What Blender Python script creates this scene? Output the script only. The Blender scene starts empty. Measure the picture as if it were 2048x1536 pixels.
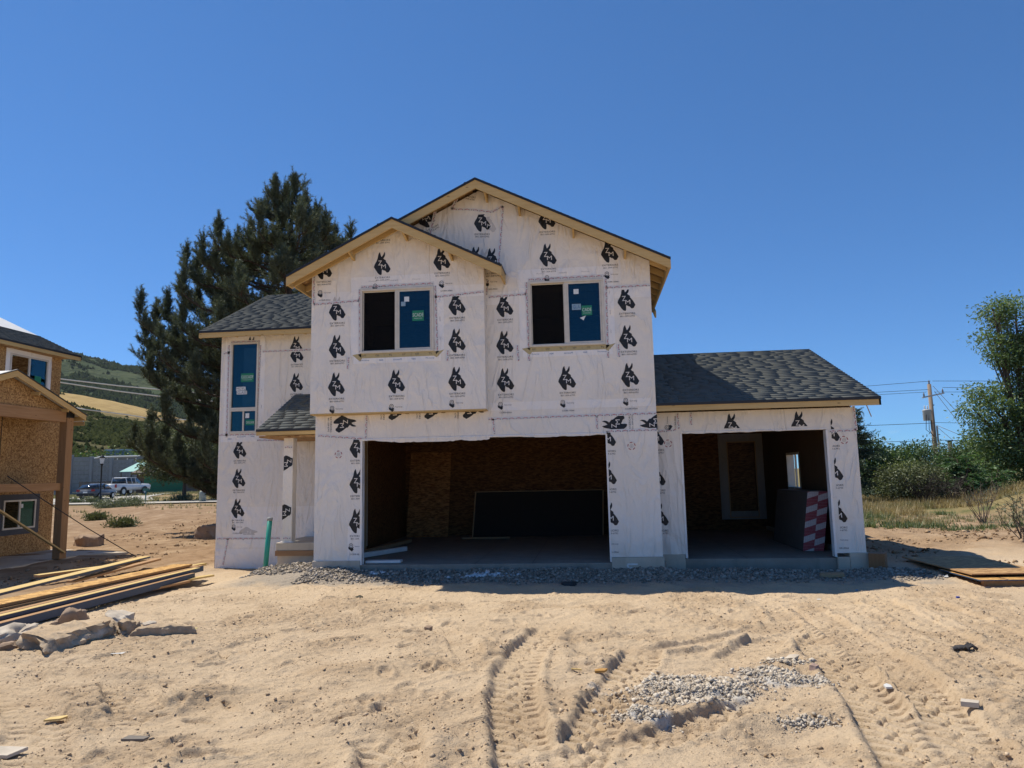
import bpy, bmesh, math, random
import numpy as np
from mathutils import Vector, Matrix
from mathutils.geometry import tessellate_polygon

SC = bpy.context.scene
COL = SC.collection
rad = math.radians

# ------------------------------------------------------------------ camera
FPX, PITCH, ROLL, YAW = 1420.0, 0.1275, -0.0210, 0.1057
CAM = np.array([3.1846, -13.8715, 1.6916])
_f = np.array([-math.sin(YAW)*math.cos(PITCH), math.cos(YAW)*math.cos(PITCH), math.sin(PITCH)])
_r = np.array([math.cos(YAW), math.sin(YAW), 0.0])
_u = np.cross(_r, _f)
CR = math.cos(ROLL)*_r + math.sin(ROLL)*_u
CU = -math.sin(ROLL)*_r + math.cos(ROLL)*_u
CF = _f
cam_d = bpy.data.cameras.new('camera')
cam_d.sensor_width = 36.0
cam_d.lens = FPX/2048*36.0
cam_d.clip_start = 0.05
cam_d.clip_end = 9000
cam = bpy.data.objects.new('camera', cam_d)
COL.objects.link(cam)
cam.matrix_world = Matrix(((CR[0], CU[0], -CF[0], CAM[0]), (CR[1], CU[1], -CF[1], CAM[1]),
                           (CR[2], CU[2], -CF[2], CAM[2]), (0, 0, 0, 1)))
SC.camera = cam

# ------------------------------------------------------------------ sky, sun, exposure
SUN = Vector((-0.57, 0.235, 1.0)).normalized()          # towards the sun
SUN_EL = math.asin(SUN.z)
SUN_ROT = math.pi/2 - math.atan2(SUN.y, SUN.x)
w = bpy.data.worlds.new('World'); SC.world = w; w.use_nodes = True
nt = w.node_tree; nt.nodes.clear()
sky = nt.nodes.new('ShaderNodeTexSky'); sky.sky_type = 'NISHITA'; sky.sun_disc = False
sky.sun_elevation = SUN_EL; sky.sun_rotation = SUN_ROT
sky.altitude = 1500; sky.air_density = 0.8; sky.dust_density = 0.1; sky.ozone_density = 2.0
# thin fair-weather clouds low over the horizon, all the way round
tc = nt.nodes.new('ShaderNodeTexCoord')
sep = nt.nodes.new('ShaderNodeSeparateXYZ'); nt.links.new(tc.outputs['Generated'], sep.inputs[0])
mp = nt.nodes.new('ShaderNodeMapping'); mp.inputs['Scale'].default_value = (9, 9, 34)
nt.links.new(tc.outputs['Generated'], mp.inputs[0])
cn = nt.nodes.new('ShaderNodeTexNoise'); cn.inputs['Scale'].default_value = 1.0; cn.inputs['Detail'].default_value = 7
cn.inputs['Roughness'].default_value = 0.6
nt.links.new(mp.outputs[0], cn.inputs['Vector'])
cr = nt.nodes.new('ShaderNodeMapRange'); cr.inputs[1].default_value = 0.54; cr.inputs[2].default_value = 0.76
nt.links.new(cn.outputs['Fac'], cr.inputs[0])
b1 = nt.nodes.new('ShaderNodeMapRange'); b1.interpolation_type = 'SMOOTHSTEP'
b1.inputs[1].default_value = 0.075; b1.inputs[2].default_value = 0.03
nt.links.new(sep.outputs['Z'], b1.inputs[0])
mul = nt.nodes.new('ShaderNodeMath'); mul.operation = 'MULTIPLY'
nt.links.new(cr.outputs[0], mul.inputs[0]); nt.links.new(b1.outputs[0], mul.inputs[1])
mul2 = nt.nodes.new('ShaderNodeMath'); mul2.operation = 'MULTIPLY'; mul2.inputs[1].default_value = 0.6
nt.links.new(mul.outputs[0], mul2.inputs[0])
cm = nt.nodes.new('ShaderNodeMix'); cm.data_type = 'RGBA'
nt.links.new(mul2.outputs[0], cm.inputs[0])
gm = nt.nodes.new('ShaderNodeGamma'); gm.inputs[1].default_value = 0.78
nt.links.new(sky.outputs[0], gm.inputs[0])
hs = nt.nodes.new('ShaderNodeVectorMath'); hs.operation = 'MULTIPLY'; hs.inputs[1].default_value = (0.43, 0.90, 1.43)
nt.links.new(gm.outputs[0], hs.inputs[0])
nt.links.new(hs.outputs[0], cm.inputs[6]); cm.inputs[7].default_value = (4.6, 5.6, 6.3, 1)
bg = nt.nodes.new('ShaderNodeBackground'); bg.inputs['Strength'].default_value = 0.109
nt.links.new(cm.outputs[2], bg.inputs['Color'])
wo = nt.nodes.new('ShaderNodeOutputWorld'); nt.links.new(bg.outputs[0], wo.inputs[0])

sun_d = bpy.data.lights.new('sun', 'SUN'); sun_d.energy = 4.4; sun_d.angle = rad(0.53); sun_d.color = (1.0, 0.93, 0.80)
sun = bpy.data.objects.new('sun', sun_d); COL.objects.link(sun)
sun.rotation_euler = (-SUN).to_track_quat('-Z', 'Y').to_euler()
sun.location = (-30, 20, 60)
SC.view_settings.view_transform = 'Standard'; SC.view_settings.look = 'None'
SC.view_settings.exposure = 0.42; SC.view_settings.gamma = 1.0
SC.view_settings.use_curve_mapping = False
cy = SC.cycles
cy.max_bounces = 7; cy.diffuse_bounces = 3; cy.glossy_bounces = 3; cy.transmission_bounces = 4; cy.transparent_max_bounces = 8
cy.use_denoising = True
try: cy.denoiser = 'OPENIMAGEDENOISE'
except Exception: pass
cy.caustics_reflective = False; cy.caustics_refractive = False

# ------------------------------------------------------------------ helpers
def ray(u, v): return CF + CR*(u-1024)/FPX - CU*(v-768)/FPX
def at(u, v, d):                       # point on the line of sight of a photograph pixel, d metres ahead
    return Vector(CAM + ray(u, v)*d)
def aty(u, v, y):
    q = ray(u, v); return Vector(CAM + q*(y-CAM[1])/q[1])

def new_mesh(name, V, F, mats=(), mi=None, smooth=False):
    me = bpy.data.meshes.new(name)
    me.from_pydata([tuple(v) for v in V], [], [tuple(f) for f in F])
    for m in mats: me.materials.append(m)
    if mi is not None: me.polygons.foreach_set('material_index', np.array(mi, dtype=np.int32))
    if smooth: me.polygons.foreach_set('use_smooth', np.ones(len(F), dtype=bool))
    me.update()
    return me

def tri_mesh(name, V, F, mats=(), smooth=False, attr=None):
    """fast mesh from numpy triangles or quads"""
    V = np.asarray(V, dtype=np.float32); F = np.asarray(F, dtype=np.int32)
    k = F.shape[1]
    me = bpy.data.meshes.new(name)
    me.vertices.add(len(V)); me.vertices.foreach_set('co', V.ravel())
    me.loops.add(F.size); me.loops.foreach_set('vertex_index', F.ravel())
    me.polygons.add(len(F)); me.polygons.foreach_set('loop_start', np.arange(0, F.size, k, dtype=np.int32))
    if smooth: me.polygons.foreach_set('use_smooth', np.ones(len(F), dtype=bool))
    for m in mats: me.materials.append(m)
    if attr:
        for nm, a in attr.items():
            a = np.asarray(a, dtype=np.float32)
            if a.ndim == 1:
                at_ = me.attributes.new(nm, 'FLOAT', 'POINT'); at_.data.foreach_set('value', a)
            else:
                at_ = me.attributes.new(nm, 'FLOAT_COLOR', 'POINT'); at_.data.foreach_set('color', a.ravel())
    me.update(calc_edges=True); me.validate()
    return me

def link(name, me, parent=None, loc=None):
    o = bpy.data.objects.new(name, me); COL.objects.link(o)
    if loc is not None: o.location = loc
    if parent is not None:
        o.parent = parent
        if loc is None: o.matrix_parent_inverse = Matrix.Translation(-wloc(parent))
    return o
def wloc(o):
    p = Vector(o.location)
    while o.parent is not None:
        p = p + o.matrix_parent_inverse.translation + o.parent.location; o = o.parent
    return p
def tag(o, label, cat=None, group=None, kind=None):
    if label: o['label'] = label
    if cat: o['category'] = cat
    if group: o['group'] = group
    if kind: o['kind'] = kind
    return o
def thing(name, label, cat, loc, group=None):
    o = bpy.data.objects.new(name, None); COL.objects.link(o); o.location = loc
    o.empty_display_size = 0.2
    return tag(o, label, cat, group)

class MB:
    def __init__(s): s.V = []; s.F = []; s.M = []
    def add(s, V, F, m=0):
        b = len(s.V); s.V += [tuple(v) for v in V]; s.F += [tuple(i+b for i in f) for f in F]; s.M += [m]*len(F); return s
    def box(s, x0, x1, y0, y1, z0, z1, m=0):
        return s.add([(x0,y0,z0),(x1,y0,z0),(x1,y1,z0),(x0,y1,z0),(x0,y0,z1),(x1,y0,z1),(x1,y1,z1),(x0,y1,z1)],
                     [(0,3,2,1),(4,5,6,7),(0,1,5,4),(1,2,6,5),(2,3,7,6),(3,0,4,7)], m)
    def obox(s, c, ax, ay, az, m=0):      # centre and three half-axis vectors
        c, ax, ay, az = map(Vector, (c, ax, ay, az)); V = []
        for k in (-1, 1):
            for (i, j) in ((-1,-1),(1,-1),(1,1),(-1,1)): V.append(c+ax*i+ay*j+az*k)
        return s.add(V, [(0,3,2,1),(4,5,6,7),(0,1,5,4),(1,2,6,5),(2,3,7,6),(3,0,4,7)], m)
    def bar(s, p, q, wd, ht, up=(0,0,1), m=0):   # rectangular bar from p to q
        p, q = Vector(p), Vector(q); d = q-p; L = d.length; d.normalize()
        sd = d.cross(Vector(up));
        if sd.length < 1e-5: sd = d.cross(Vector((0,1,0)))
        sd.normalize(); u = sd.cross(d)
        return s.obox((p+q)/2, d*L/2, sd*wd/2, u*ht/2, m)
    def prism(s, poly, ext, m=0):   # planar loop extruded by a vector
        n = len(poly); P = [Vector(p) for p in poly]; e = Vector(ext)
        return s.add(P+[p+e for p in P], [tuple(range(n))[::-1], tuple(range(n, 2*n))]+[(i,(i+1)%n,(i+1)%n+n,i+n) for i in range(n)], m)
    def tube(s, pts, r, n=6, m=0, cap=True):
        pts = [Vector(p) for p in pts]; rr = r if isinstance(r, (list, tuple)) else [r]*len(pts)
        b = len(s.V); V = []
        for i, p in enumerate(pts):
            d = (pts[min(i+1, len(pts)-1)]-pts[max(i-1, 0)]).normalized()
            a = Vector((0,0,1)) if abs(d.z) < .9 else Vector((1,0,0))
            x = d.cross(a).normalized(); y = x.cross(d)
            for k in range(n):
                t = 2*math.pi*k/n; V.append(p+(x*math.cos(t)+y*math.sin(t))*rr[i])
        F = []
        for i in range(len(pts)-1):
            for k in range(n):
                F.append((i*n+k, i*n+(k+1)%n, (i+1)*n+(k+1)%n, (i+1)*n+k))
        if cap: F += [tuple(range(n))[::-1], tuple(range((len(pts)-1)*n, len(pts)*n))]
        return s.add(V, F, m)
    def lathe(s, c, prof, n=16, axis='z', m=0):   # prof: (radius, height)
        c = Vector(c); V = []
        for (r, h) in prof:
            for k in range(n):
                t = 2*math.pi*k/n; a, b = r*math.cos(t), r*math.sin(t)
                V.append(c+(Vector((a,b,h)) if axis == 'z' else Vector((a,h,b)) if axis == 'y' else Vector((h,a,b))))
        F = []
        for i in range(len(prof)-1):
            for k in range(n): F.append((i*n+k, i*n+(k+1)%n, (i+1)*n+(k+1)%n, (i+1)*n+k))
        F += [tuple(range(n))[::-1], tuple(range((len(prof)-1)*n, len(prof)*n))]
        return s.add(V, F, m)
    def build(s, name, mats, parent=None, smooth=False, bevel=0, label=None):
        mats = mats if isinstance(mats, (list, tuple)) else [mats]
        me = new_mesh(name, s.V, s.F, mats, s.M, smooth)
        bm = bmesh.new(); bm.from_mesh(me)
        bmesh.ops.recalc_face_normals(bm, faces=bm.faces)
        if bevel: bmesh.ops.bevel(bm, geom=list(bm.edges), offset=bevel, segments=1, affect='EDGES', clamp_overlap=True)
        bm.to_mesh(me); bm.free()
        o = link(name, me, parent)
        if label: o['label'] = label
        return o

# ---- materials
class G:
    """small node-graph helper"""
    def __init__(s, name):
        s.m = bpy.data.materials.new(name); s.m.use_nodes = True; s.t = s.m.node_tree
        s.b = s.t.nodes['Principled BSDF']; s.pos = None
    def n(s, typ, **kw):
        nd = s.t.nodes.new(typ)
        for k, v in kw.items(): setattr(nd, k, v)
        return nd
    def l(s, a, b): s.t.links.new(a, b)
    def P(s, obj=True):
        k = s.n('ShaderNodeTexCoord') ; return k.outputs['Object']
    def W(s):
        return s.n('ShaderNodeNewGeometry').outputs['Position']
    def map(s, vec, scale=(1,1,1), rot=(0,0,0), loc=(0,0,0)):
        k = s.n('ShaderNodeMapping'); k.inputs['Scale'].default_value = scale; k.inputs['Rotation'].default_value = rot
        k.inputs['Location'].default_value = loc; s.l(vec, k.inputs[0]); return k.outputs[0]
    def noise(s, vec, scale, detail=4, rough=.55, dist=0.0):
        k = s.n('ShaderNodeTexNoise'); k.inputs['Scale'].default_value = scale; k.inputs['Detail'].default_value = detail
        k.inputs['Roughness'].default_value = rough; k.inputs['Distortion'].default_value = dist
        if vec is not None: s.l(vec, k.inputs['Vector'])
        return k.outputs['Fac']
    def vor(s, vec, scale, feat='F1', out='Distance', rnd=1.0):
        k = s.n('ShaderNodeTexVoronoi', feature=feat); k.inputs['Scale'].default_value = scale; k.inputs['Randomness'].default_value = rnd
        s.l(vec, k.inputs['Vector']); return k.outputs[out]
    def ramp(s, fac, stops):
        k = s.n('ShaderNodeValToRGB'); e = k.color_ramp.elements
        while len(e) < len(stops): e.new(.5)
        for i, (p, c) in enumerate(stops):
            e[i].position = p; e[i].color = (*c, 1) if len(c) == 3 else c
        s.l(fac, k.inputs[0]); return k.outputs['Color']
    def rng(s, fac, a, b, c=0., d=1.):
        k = s.n('ShaderNodeMapRange'); 
        for i, v in enumerate((a, b, c, d)): k.inputs[i+1].default_value = v
        s.l(fac, k.inputs[0]); return k.outputs[0]
    def math(s, op, a, b=None):
        k = s.n('ShaderNodeMath', operation=op)
        for i, v in enumerate((a, b)):
            if v is None: continue
            if isinstance(v, (int, float)): k.inputs[i].default_value = v
            else: s.l(v, k.inputs[i])
        return k.outputs[0]
    def mix(s, fac, a, b, mode='MIX'):
        k = s.n('ShaderNodeMix', data_type='RGBA', blend_type=mode)
        for i, v in ((0, fac), (6, a), (7, b)):
            if isinstance(v, (int, float)): k.inputs[i].default_value = v
            elif isinstance(v, tuple): k.inputs[i].default_value = (*v, 1) if len(v) == 3 else v
            else: s.l(v, k.inputs[i])
        return k.outputs[2]
    def attr(s, name, out='Fac'):
        k = s.n('ShaderNodeAttribute', attribute_name=name); return k.outputs[out]
    def bump(s, h, strength=.3, dist=.02, normal=None):
        k = s.n('ShaderNodeBump'); k.inputs['Strength'].default_value = strength; k.inputs['Distance'].default_value = dist
        s.l(h, k.inputs['Height'])
        if normal is not None: s.l(normal, k.inputs['Normal'])
        return k.outputs[0]
    def done(s, col=None, rough=.7, normal=None, spec=.3, metal=0., coat=0.):
        b = s.b
        if col is not None:
            if isinstance(col, tuple): b.inputs['Base Color'].default_value = (*col, 1)
            else: s.l(col, b.inputs['Base Color'])
        if isinstance(rough, (int, float)): b.inputs['Roughness'].default_value = rough
        else: s.l(rough, b.inputs['Roughness'])
        b.inputs['Specular IOR Level'].default_value = spec; b.inputs['Metallic'].default_value = metal
        b.inputs['Coat Weight'].default_value = coat
        if normal is not None: s.l(normal, b.inputs['Normal'])
        return s.m

MATS = {}
def plain(name, col, rough=.6, spec=.3, metal=0., var=.08, scale=6., bump=0.0):
    g = G(name); p = g.P(); n1 = g.noise(p, scale, 5)
    c = g.mix(g.rng(n1, .3, .7), tuple(max(0, x*(1-var)) for x in col), tuple(min(1, x*(1+var)) for x in col))
    nm = g.bump(g.noise(p, scale*8, 4), bump, .01) if bump else None
    return g.done(c, rough, nm, spec, metal)

def wrinkle(g, strength=.55):
    """draped plastic sheet: long soft folds and small creases, in world space so print follows the sheet"""
    W = g.W()
    a = g.noise(g.map(W, (.8, .8, .8), (0, 0.5, 0)), 1.0, 2, .5, 1.0)
    v1 = g.map(W, (2.4, 2.4, .7), (0, 0.95, 0)); f1 = g.noise(v1, 1.0, 3, .5, 1.0)
    v2 = g.map(W, (2.2, 2.2, .6), (0, -0.75, 0), (3, 1, 7)); f2 = g.noise(v2, 1.0, 3, .5, 1.1)
    r1 = g.math('ABSOLUTE', g.math('SUBTRACT', f1, .5)); r2 = g.math('ABSOLUTE', g.math('SUBTRACT', f2, .5))
    m = g.rng(a, .42, .6)
    k = g.math('ADD', g.math('MULTIPLY', g.math('POWER', r1, .6), m), g.math('MULTIPLY', g.math('POWER', r2, .6), g.math('SUBTRACT', 1.0, m)))
    fine = g.noise(g.map(W, (2.2, 2.2, 1.6), (0, .3, 0)), 2.2, 4, .55, .6)
    h = g.math('ADD', g.math('MULTIPLY', k, -1.1), g.math('MULTIPLY', fine, .55))
    h = g.math('ADD', h, g.math('MULTIPLY', a, 1.4))
    return g.bump(h, strength*1.5, .075)

def m_wrap():
    g = G('house_wrap'); W = g.W()
    n1 = g.noise(W, .7, 4); n2 = g.noise(W, 40, 2)
    c = g.mix(g.rng(n1, .35, .65), (.76, .70, .62), (.83, .77, .69))
    c = g.mix(g.rng(n2, .2, .8, 0, .12), c, (.66, .61, .56))
    v = g.vor(g.map(W, (.9, .9, .75)), 1.0, out='Color')
    bw = g.n('ShaderNodeRGBToBW'); g.l(v, bw.inputs[0])
    c = g.mix(g.rng(bw.outputs[0], .3, .8, 0, .22), c, (.85, .80, .725))
    return g.done(c, .5, wrinkle(g), .3)
def m_print(name, col, mixc=(.6,.58,.57)):
    g = G(name); W = g.W()
    n = g.noise(W, 30, 4); c = g.mix(g.rng(n, .62, .8, 0, .10), col, mixc)
    return g.done(c, .45, wrinkle(g), .3)
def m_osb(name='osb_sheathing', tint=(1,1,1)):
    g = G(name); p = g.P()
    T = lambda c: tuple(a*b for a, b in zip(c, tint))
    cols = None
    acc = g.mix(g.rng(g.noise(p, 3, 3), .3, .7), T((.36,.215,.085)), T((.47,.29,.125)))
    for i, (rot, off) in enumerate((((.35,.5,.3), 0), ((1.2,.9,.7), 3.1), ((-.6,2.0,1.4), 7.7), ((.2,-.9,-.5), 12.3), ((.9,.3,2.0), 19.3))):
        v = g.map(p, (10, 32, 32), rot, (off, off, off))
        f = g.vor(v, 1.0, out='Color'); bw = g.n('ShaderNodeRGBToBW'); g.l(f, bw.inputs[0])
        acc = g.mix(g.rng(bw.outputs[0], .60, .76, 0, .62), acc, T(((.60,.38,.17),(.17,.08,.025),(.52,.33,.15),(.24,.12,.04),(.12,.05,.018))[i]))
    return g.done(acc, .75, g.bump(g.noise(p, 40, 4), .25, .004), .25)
def m_wood(name, a, b, axis=0, scale=1.0, rough=.7):
    g = G(name); p = g.P(); sc = [14*scale]*3; sc[axis] = .9*scale
    n1 = g.noise(g.map(p, tuple(sc)), 1.6, 5, .6, .6); n2 = g.noise(p, 1.3, 3)
    kn = g.vor(g.map(p, (2.4 if axis == 0 else 7, 7 if axis == 0 else 2.4, 7)), 1.0)
    c = g.mix(g.rng(n1, .3, .72), a, b); c = g.mix(g.rng(n2, .35, .7, 0, .3), c, tuple(x*.8 for x in a))
    c = g.mix(g.rng(kn, .10, .05, 0, .75), c, (a[0]*.35, a[1]*.3, a[2]*.25))
    return g.done(c, rough, g.bump(n1, .15, .004), .25)
def m_concrete(name='concrete', a=(.46,.39,.305), b=(.57,.49,.39)):
    g = G(name); p = g.W(); n1 = g.noise(p, 2.2, 6, .65); n2 = g.noise(p, 45, 4); st = g.noise(g.map(p, (3, 3, .4)), 2, 5)
    c = g.mix(g.rng(n1, .3, .7), a, b); c = g.mix(g.rng(st, .52, .7, 0, .35), c, tuple(x*.7 for x in a))
    c = g.mix(g.rng(n2, .55, .8, 0, .3), c, tuple(x*.65 for x in a))
    return g.done(c, .85, g.bump(n2, .3, .006), .2)
def m_shingle():
    g = G('asphalt_shingle'); t = g.attr('tone'); p = g.P()
    c = g.ramp(t, [(0, (.060,.063,.060)), (.35, (.105,.110,.103)), (.65, (.125,.131,.122)), (1, (.16,.166,.153))])
    n = g.noise(p, 160, 3); c = g.mix(g.rng(n, .3, .75, 0, .4), c, (.075,.078,.08))
    return g.done(c, .9, g.bump(n, .4, .004), .15)
def m_glass(tint=(.4,.5,.55), refl=.02):
    g = G('window_glass'); t = g.t
    tr = g.n('ShaderNodeBsdfTransparent'); tr.inputs[0].default_value = (*tint, 1)
    gl = g.n('ShaderNodeBsdfGlossy'); gl.inputs['Roughness'].default_value = .01; gl.inputs[0].default_value = (.42, .85, .95, 1)
    W = g.W(); nm = g.bump(g.noise(W, .9, 2), .05, .03); g.l(nm, gl.inputs['Normal'])
    fr = g.n('ShaderNodeFresnel'); fr.inputs[0].default_value = 1.5
    f = g.math('ADD', g.math('MULTIPLY', fr.outputs[0], .9), refl)
    mx = g.n('ShaderNodeMixShader'); g.l(f, mx.inputs[0]); g.l(tr.outputs[0], mx.inputs[1]); g.l(gl.outputs[0], mx.inputs[2])
    g.l(mx.outputs[0], t.nodes['Material Output'].inputs[0])
    return g.m
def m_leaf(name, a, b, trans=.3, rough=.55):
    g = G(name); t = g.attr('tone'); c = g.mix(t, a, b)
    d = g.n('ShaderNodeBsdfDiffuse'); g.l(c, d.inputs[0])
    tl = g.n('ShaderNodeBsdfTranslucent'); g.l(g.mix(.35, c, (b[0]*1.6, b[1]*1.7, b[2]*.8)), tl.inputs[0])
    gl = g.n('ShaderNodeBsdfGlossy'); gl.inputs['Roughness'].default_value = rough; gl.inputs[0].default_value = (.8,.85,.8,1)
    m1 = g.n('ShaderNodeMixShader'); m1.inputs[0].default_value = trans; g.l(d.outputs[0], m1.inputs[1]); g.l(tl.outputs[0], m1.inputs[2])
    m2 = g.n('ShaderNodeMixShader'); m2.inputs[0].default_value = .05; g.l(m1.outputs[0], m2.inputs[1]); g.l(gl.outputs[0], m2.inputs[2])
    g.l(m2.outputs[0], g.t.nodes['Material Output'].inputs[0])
    return g.m
def m_tape():
    """clear seam tape with a repeated red and dark print, u = metres along, v = across 0..1"""
    g = G('seam_tape'); uv = g.n('ShaderNodeUVMap').outputs[0]
    sp = g.n('ShaderNodeSeparateXYZ'); g.l(uv, sp.inputs[0])
    fx = g.math('SUBTRACT', g.math('FRACT', g.math('MULTIPLY', sp.outputs[0], 1/.135)), .5)
    vy = g.math('SUBTRACT', sp.outputs[1], .5)
    arch = g.math('SUBTRACT', vy, g.math('MULTIPLY', g.math('MULTIPLY', fx, fx), -1.7))
    e = g.math('ADD', g.math('MULTIPLY', g.math('MULTIPLY', fx, fx), 9.0), g.math('MULTIPLY', g.math('MULTIPLY', arch, arch), 22.0))
    red = g.rng(e, 1.0, .7); tx = g.noise(g.map(uv, (46, 6, 1)), 1.0, 3, .7)
    red = g.math('MULTIPLY', red, g.rng(tx, .42, .52))
    dark = g.math('MULTIPLY', g.rng(g.math('ABSOLUTE', fx), .26, .30), g.rng(g.math('ABSOLUTE', fx), .42, .38))
    dark = g.math('MULTIPLY', dark, g.rng(g.math('ABSOLUTE', g.math('ADD', vy, .18)), .22, .14))
    c = g.mix(red, (.66,.64,.63), (.42,.10,.10)); c = g.mix(g.math('MULTIPLY', dark, .8), c, (.06,.05,.05))
    return g.done(c, .35, wrinkle(g, .3), .4)
# ------------------------------------------------------------------ terrain
def _hash(i, j, seed):
    with np.errstate(over='ignore'):
        h = (i.astype(np.int64)*374761393 + j.astype(np.int64)*668265263 + seed*1442695041) & 0xffffffff
        h = ((h ^ (h >> 13))*1274126177) & 0xffffffff
        h = h ^ (h >> 16)
    return (h & 0xffff)/65535.0
def vnoise(x, y, seed=0):
    i = np.floor(x); j = np.floor(y); fx = x-i; fy = y-j
    fx = fx*fx*fx*(fx*(fx*6-15)+10); fy = fy*fy*fy*(fy*(fy*6-15)+10)
    a = _hash(i, j, seed); b = _hash(i+1, j, seed); c = _hash(i, j+1, seed); d = _hash(i+1, j+1, seed)
    return (a+(b-a)*fx)*(1-fy)+(c+(d-c)*fx)*fy - .5
def fbm(x, y, sc, octv, seed=0, gain=.5):
    r = 0*x; amp = 1.
    for k in range(octv):
        r = r+amp*vnoise(x*sc+k*17.3, y*sc-k*9.1, seed+k); amp *= gain; sc *= 2.03
    return r
def sstep(a, b, x):
    t = np.clip((x-a)/(b-a), 0, 1); return t*t*(3-2*t)
PY = [-600, -40, -14, -9, -6, -3, -1, 1, 3, 12, 30, 46, 52, 56, 64, 80, 200, 5000]
PC = [.3, .05, .0, -.06, -.10, -.19, -.21, -.30, -.44, -.42, -.2, -.02, .08, .22, .34, .4, 1.0, 6]
PR = [.3, .05, .0, -.06, -.10, -.19, -.21, -.21, -.21, -.22, -.1, 0, .05, .1, .15, .2, .5, 6]
def base_h(x, y):
    c = np.interp(y, PY, PC); r = np.interp(y, PY, PR)
    h = c+(r-c)*sstep(-1.5, 2.5, x)
    h = h+.20*np.exp(-(((x+3.0)/.9)**2+((y-.75)/.75)**2))          # gravel heap at the porch
    h = h+.09*np.exp(-(((x+2.3)/1.4)**2+((y+.1)/.8)**2))
    h = h+.11*np.exp(-((y+.05)/.42)**2)*sstep(-2.6, -1.6, x)*sstep(4.9, 4.4, x)+.10*np.exp(-((y-.42)/.42)**2)*sstep(4.4, 4.9, x)*sstep(8.7, 8.2, x)
    h = h-.17*sstep(-3.4, -4.8, x)*sstep(-8.0, -5.2, y)*sstep(3.0, 0, y)
    # spoil heaps on the field to the right
    for (cx, cy, rx, ry, a) in ((21.2, 17.5, 1.7, 1.3, .75), (23.0, 20.5, 3.0, 1.4, .85), (21.5, 11.0, 2.2, 1.6, .55), (-16.5, 21, 5, 2.5, .35), (-24, 30, 7, 3, .4)):
        h = h+a*np.exp(-(((x-cx)/rx)**2+((y-cy)/ry)**2))
    return h
TRACKS = [  # centre line, half width, depth, lug strength
    ([(2.72,-5.0),(2.66,-5.3),(2.49,-6.3),(2.46,-7.29),(2.53,-8.0),(2.65,-8.76),(2.80,-9.6)], .20, .055, .9),
    ([(5.75,-3.2),(5.60,-4.57),(5.46,-6.11),(5.36,-7.12),(5.26,-8.01),(5.14,-8.73),(5.0,-9.6)], .22, .055, 1.5),
    ([(6.05,-3.2),(5.98,-4.4),(5.88,-6.3),(5.80,-7.34),(5.68,-8.11),(5.55,-8.71),(5.40,-9.6)], .19, .050, 1.3),
    ([(7.35,-2.6),(7.16,-3.15),(7.0,-4.87),(6.83,-6.29),(6.70,-7.31),(6.55,-8.6)], .20, .028, 1.1),
    ([(7.78,-2.9),(7.68,-4.5),(7.45,-6.2),(7.3,-7.8)], .20, .024, 1.1),
    ([(3.70,-6.2),(3.53,-7.01),(3.30,-7.97),(3.14,-8.73),(3.0,-9.6)], .19, .035, 1.4),
    ([(2.6,-9.6),(2.97,-9.29),(3.52,-8.9),(4.09,-8.39),(4.57,-7.98)], .18, .045, 1.1),
    ([(1.73,-8.80),(1.86,-9.15),(1.98,-9.7)], .21, .06, 1.5),
    ([(-1.1,-7.5),(-.9,-7.86),(-.52,-8.24),(-.05,-8.75)], .19, .030, .8),
    ([(-2.3,-7.4),(-1.85,-7.89),(-.95,-8.73),(-.2,-9.6)], .20, .035, .8),
    ([(-.9,-7.0),(-.7,-6.5),(-.45,-5.6),(.1,-4.6)], .12, .02, .3),
    ([(.6,-3.4),(.9,-4.6),(1.7,-5.9),(2.0,-6.8)], .15, .012, .3),
    ([(4.4,-6.9),(4.9,-6.0),(5.3,-5.2),(5.5,-4.3)], .20, .045, .3),
    ([(3.6,-6.5),(4.2,-6.1),(4.9,-5.4),(5.3,-4.9)], .16, .035, .2),
]
MOUNDS = [  # x, y, rx, ry, height, rotation
    (3.25,-6.92,.32,.14,.10,-.3),(3.0,-7.1,.2,.16,.05,0),(2.92,-8.80,.13,.12,.08,0),(6.18,-7.15,.22,.5,.11,.25),(6.05,-8.0,.2,.4,.08,.1),
    (5.58,-7.3,.09,.5,.09,.15),(5.45,-8.1,.08,.5,.07,.2),(4.85,-7.0,.35,.2,.07,0),(3.9,-6.38,.5,.12,.08,.5),(4.7,-5.75,.6,.10,.07,.55),
    (-.86,-8.13,.26,.34,.11,.5),(-.2,-8.05,.36,.18,.08,.6),(-.55,-8.5,.35,.12,.07,.5),(-1.25,-7.45,.5,.14,.06,-.2),(-2.0,-7.45,.3,.2,.06,0),
    (-2.4,-8.1,.5,.25,.07,-.7),(4.2,-8.55,.25,.12,.05,.2),(4.75,-8.3,.3,.2,.07,0),(2.2,-5.45,.25,.12,.05,.4),(2.05,-6.4,.10,.7,.05,.05),(2.85,-6.4,.10,.7,.04,.05),
    (1.6,-8.7,.28,.12,.08,.2),(2.15,-9.1,.12,.3,.06,.2),(.9,-7.2,.4,.2,.04,.4),(.3,-6.1,.5,.25,.04,.5),(1.2,-5.4,.5,.2,.03,.2),(-.3,-4.6,.6,.25,.03,.2),
    (6.6,-7.9,.5,.3,.05,.3),(6.9,-6.9,.4,.25,.04,0),(3.95,-7.75,.45,.22,.08,-.1),(4.75,-7.45,.35,.2,.05,-.4),(3.5,-8.4,.25,.12,.04,-.5),
    (-3.2,-7.0,.35,.5,.06,0),(-2.3,-6.1,1.1,.7,.06,0),(-3.2,-3.0,1.0,.25,.04,.2)]
_pr = random.Random(5)
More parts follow.
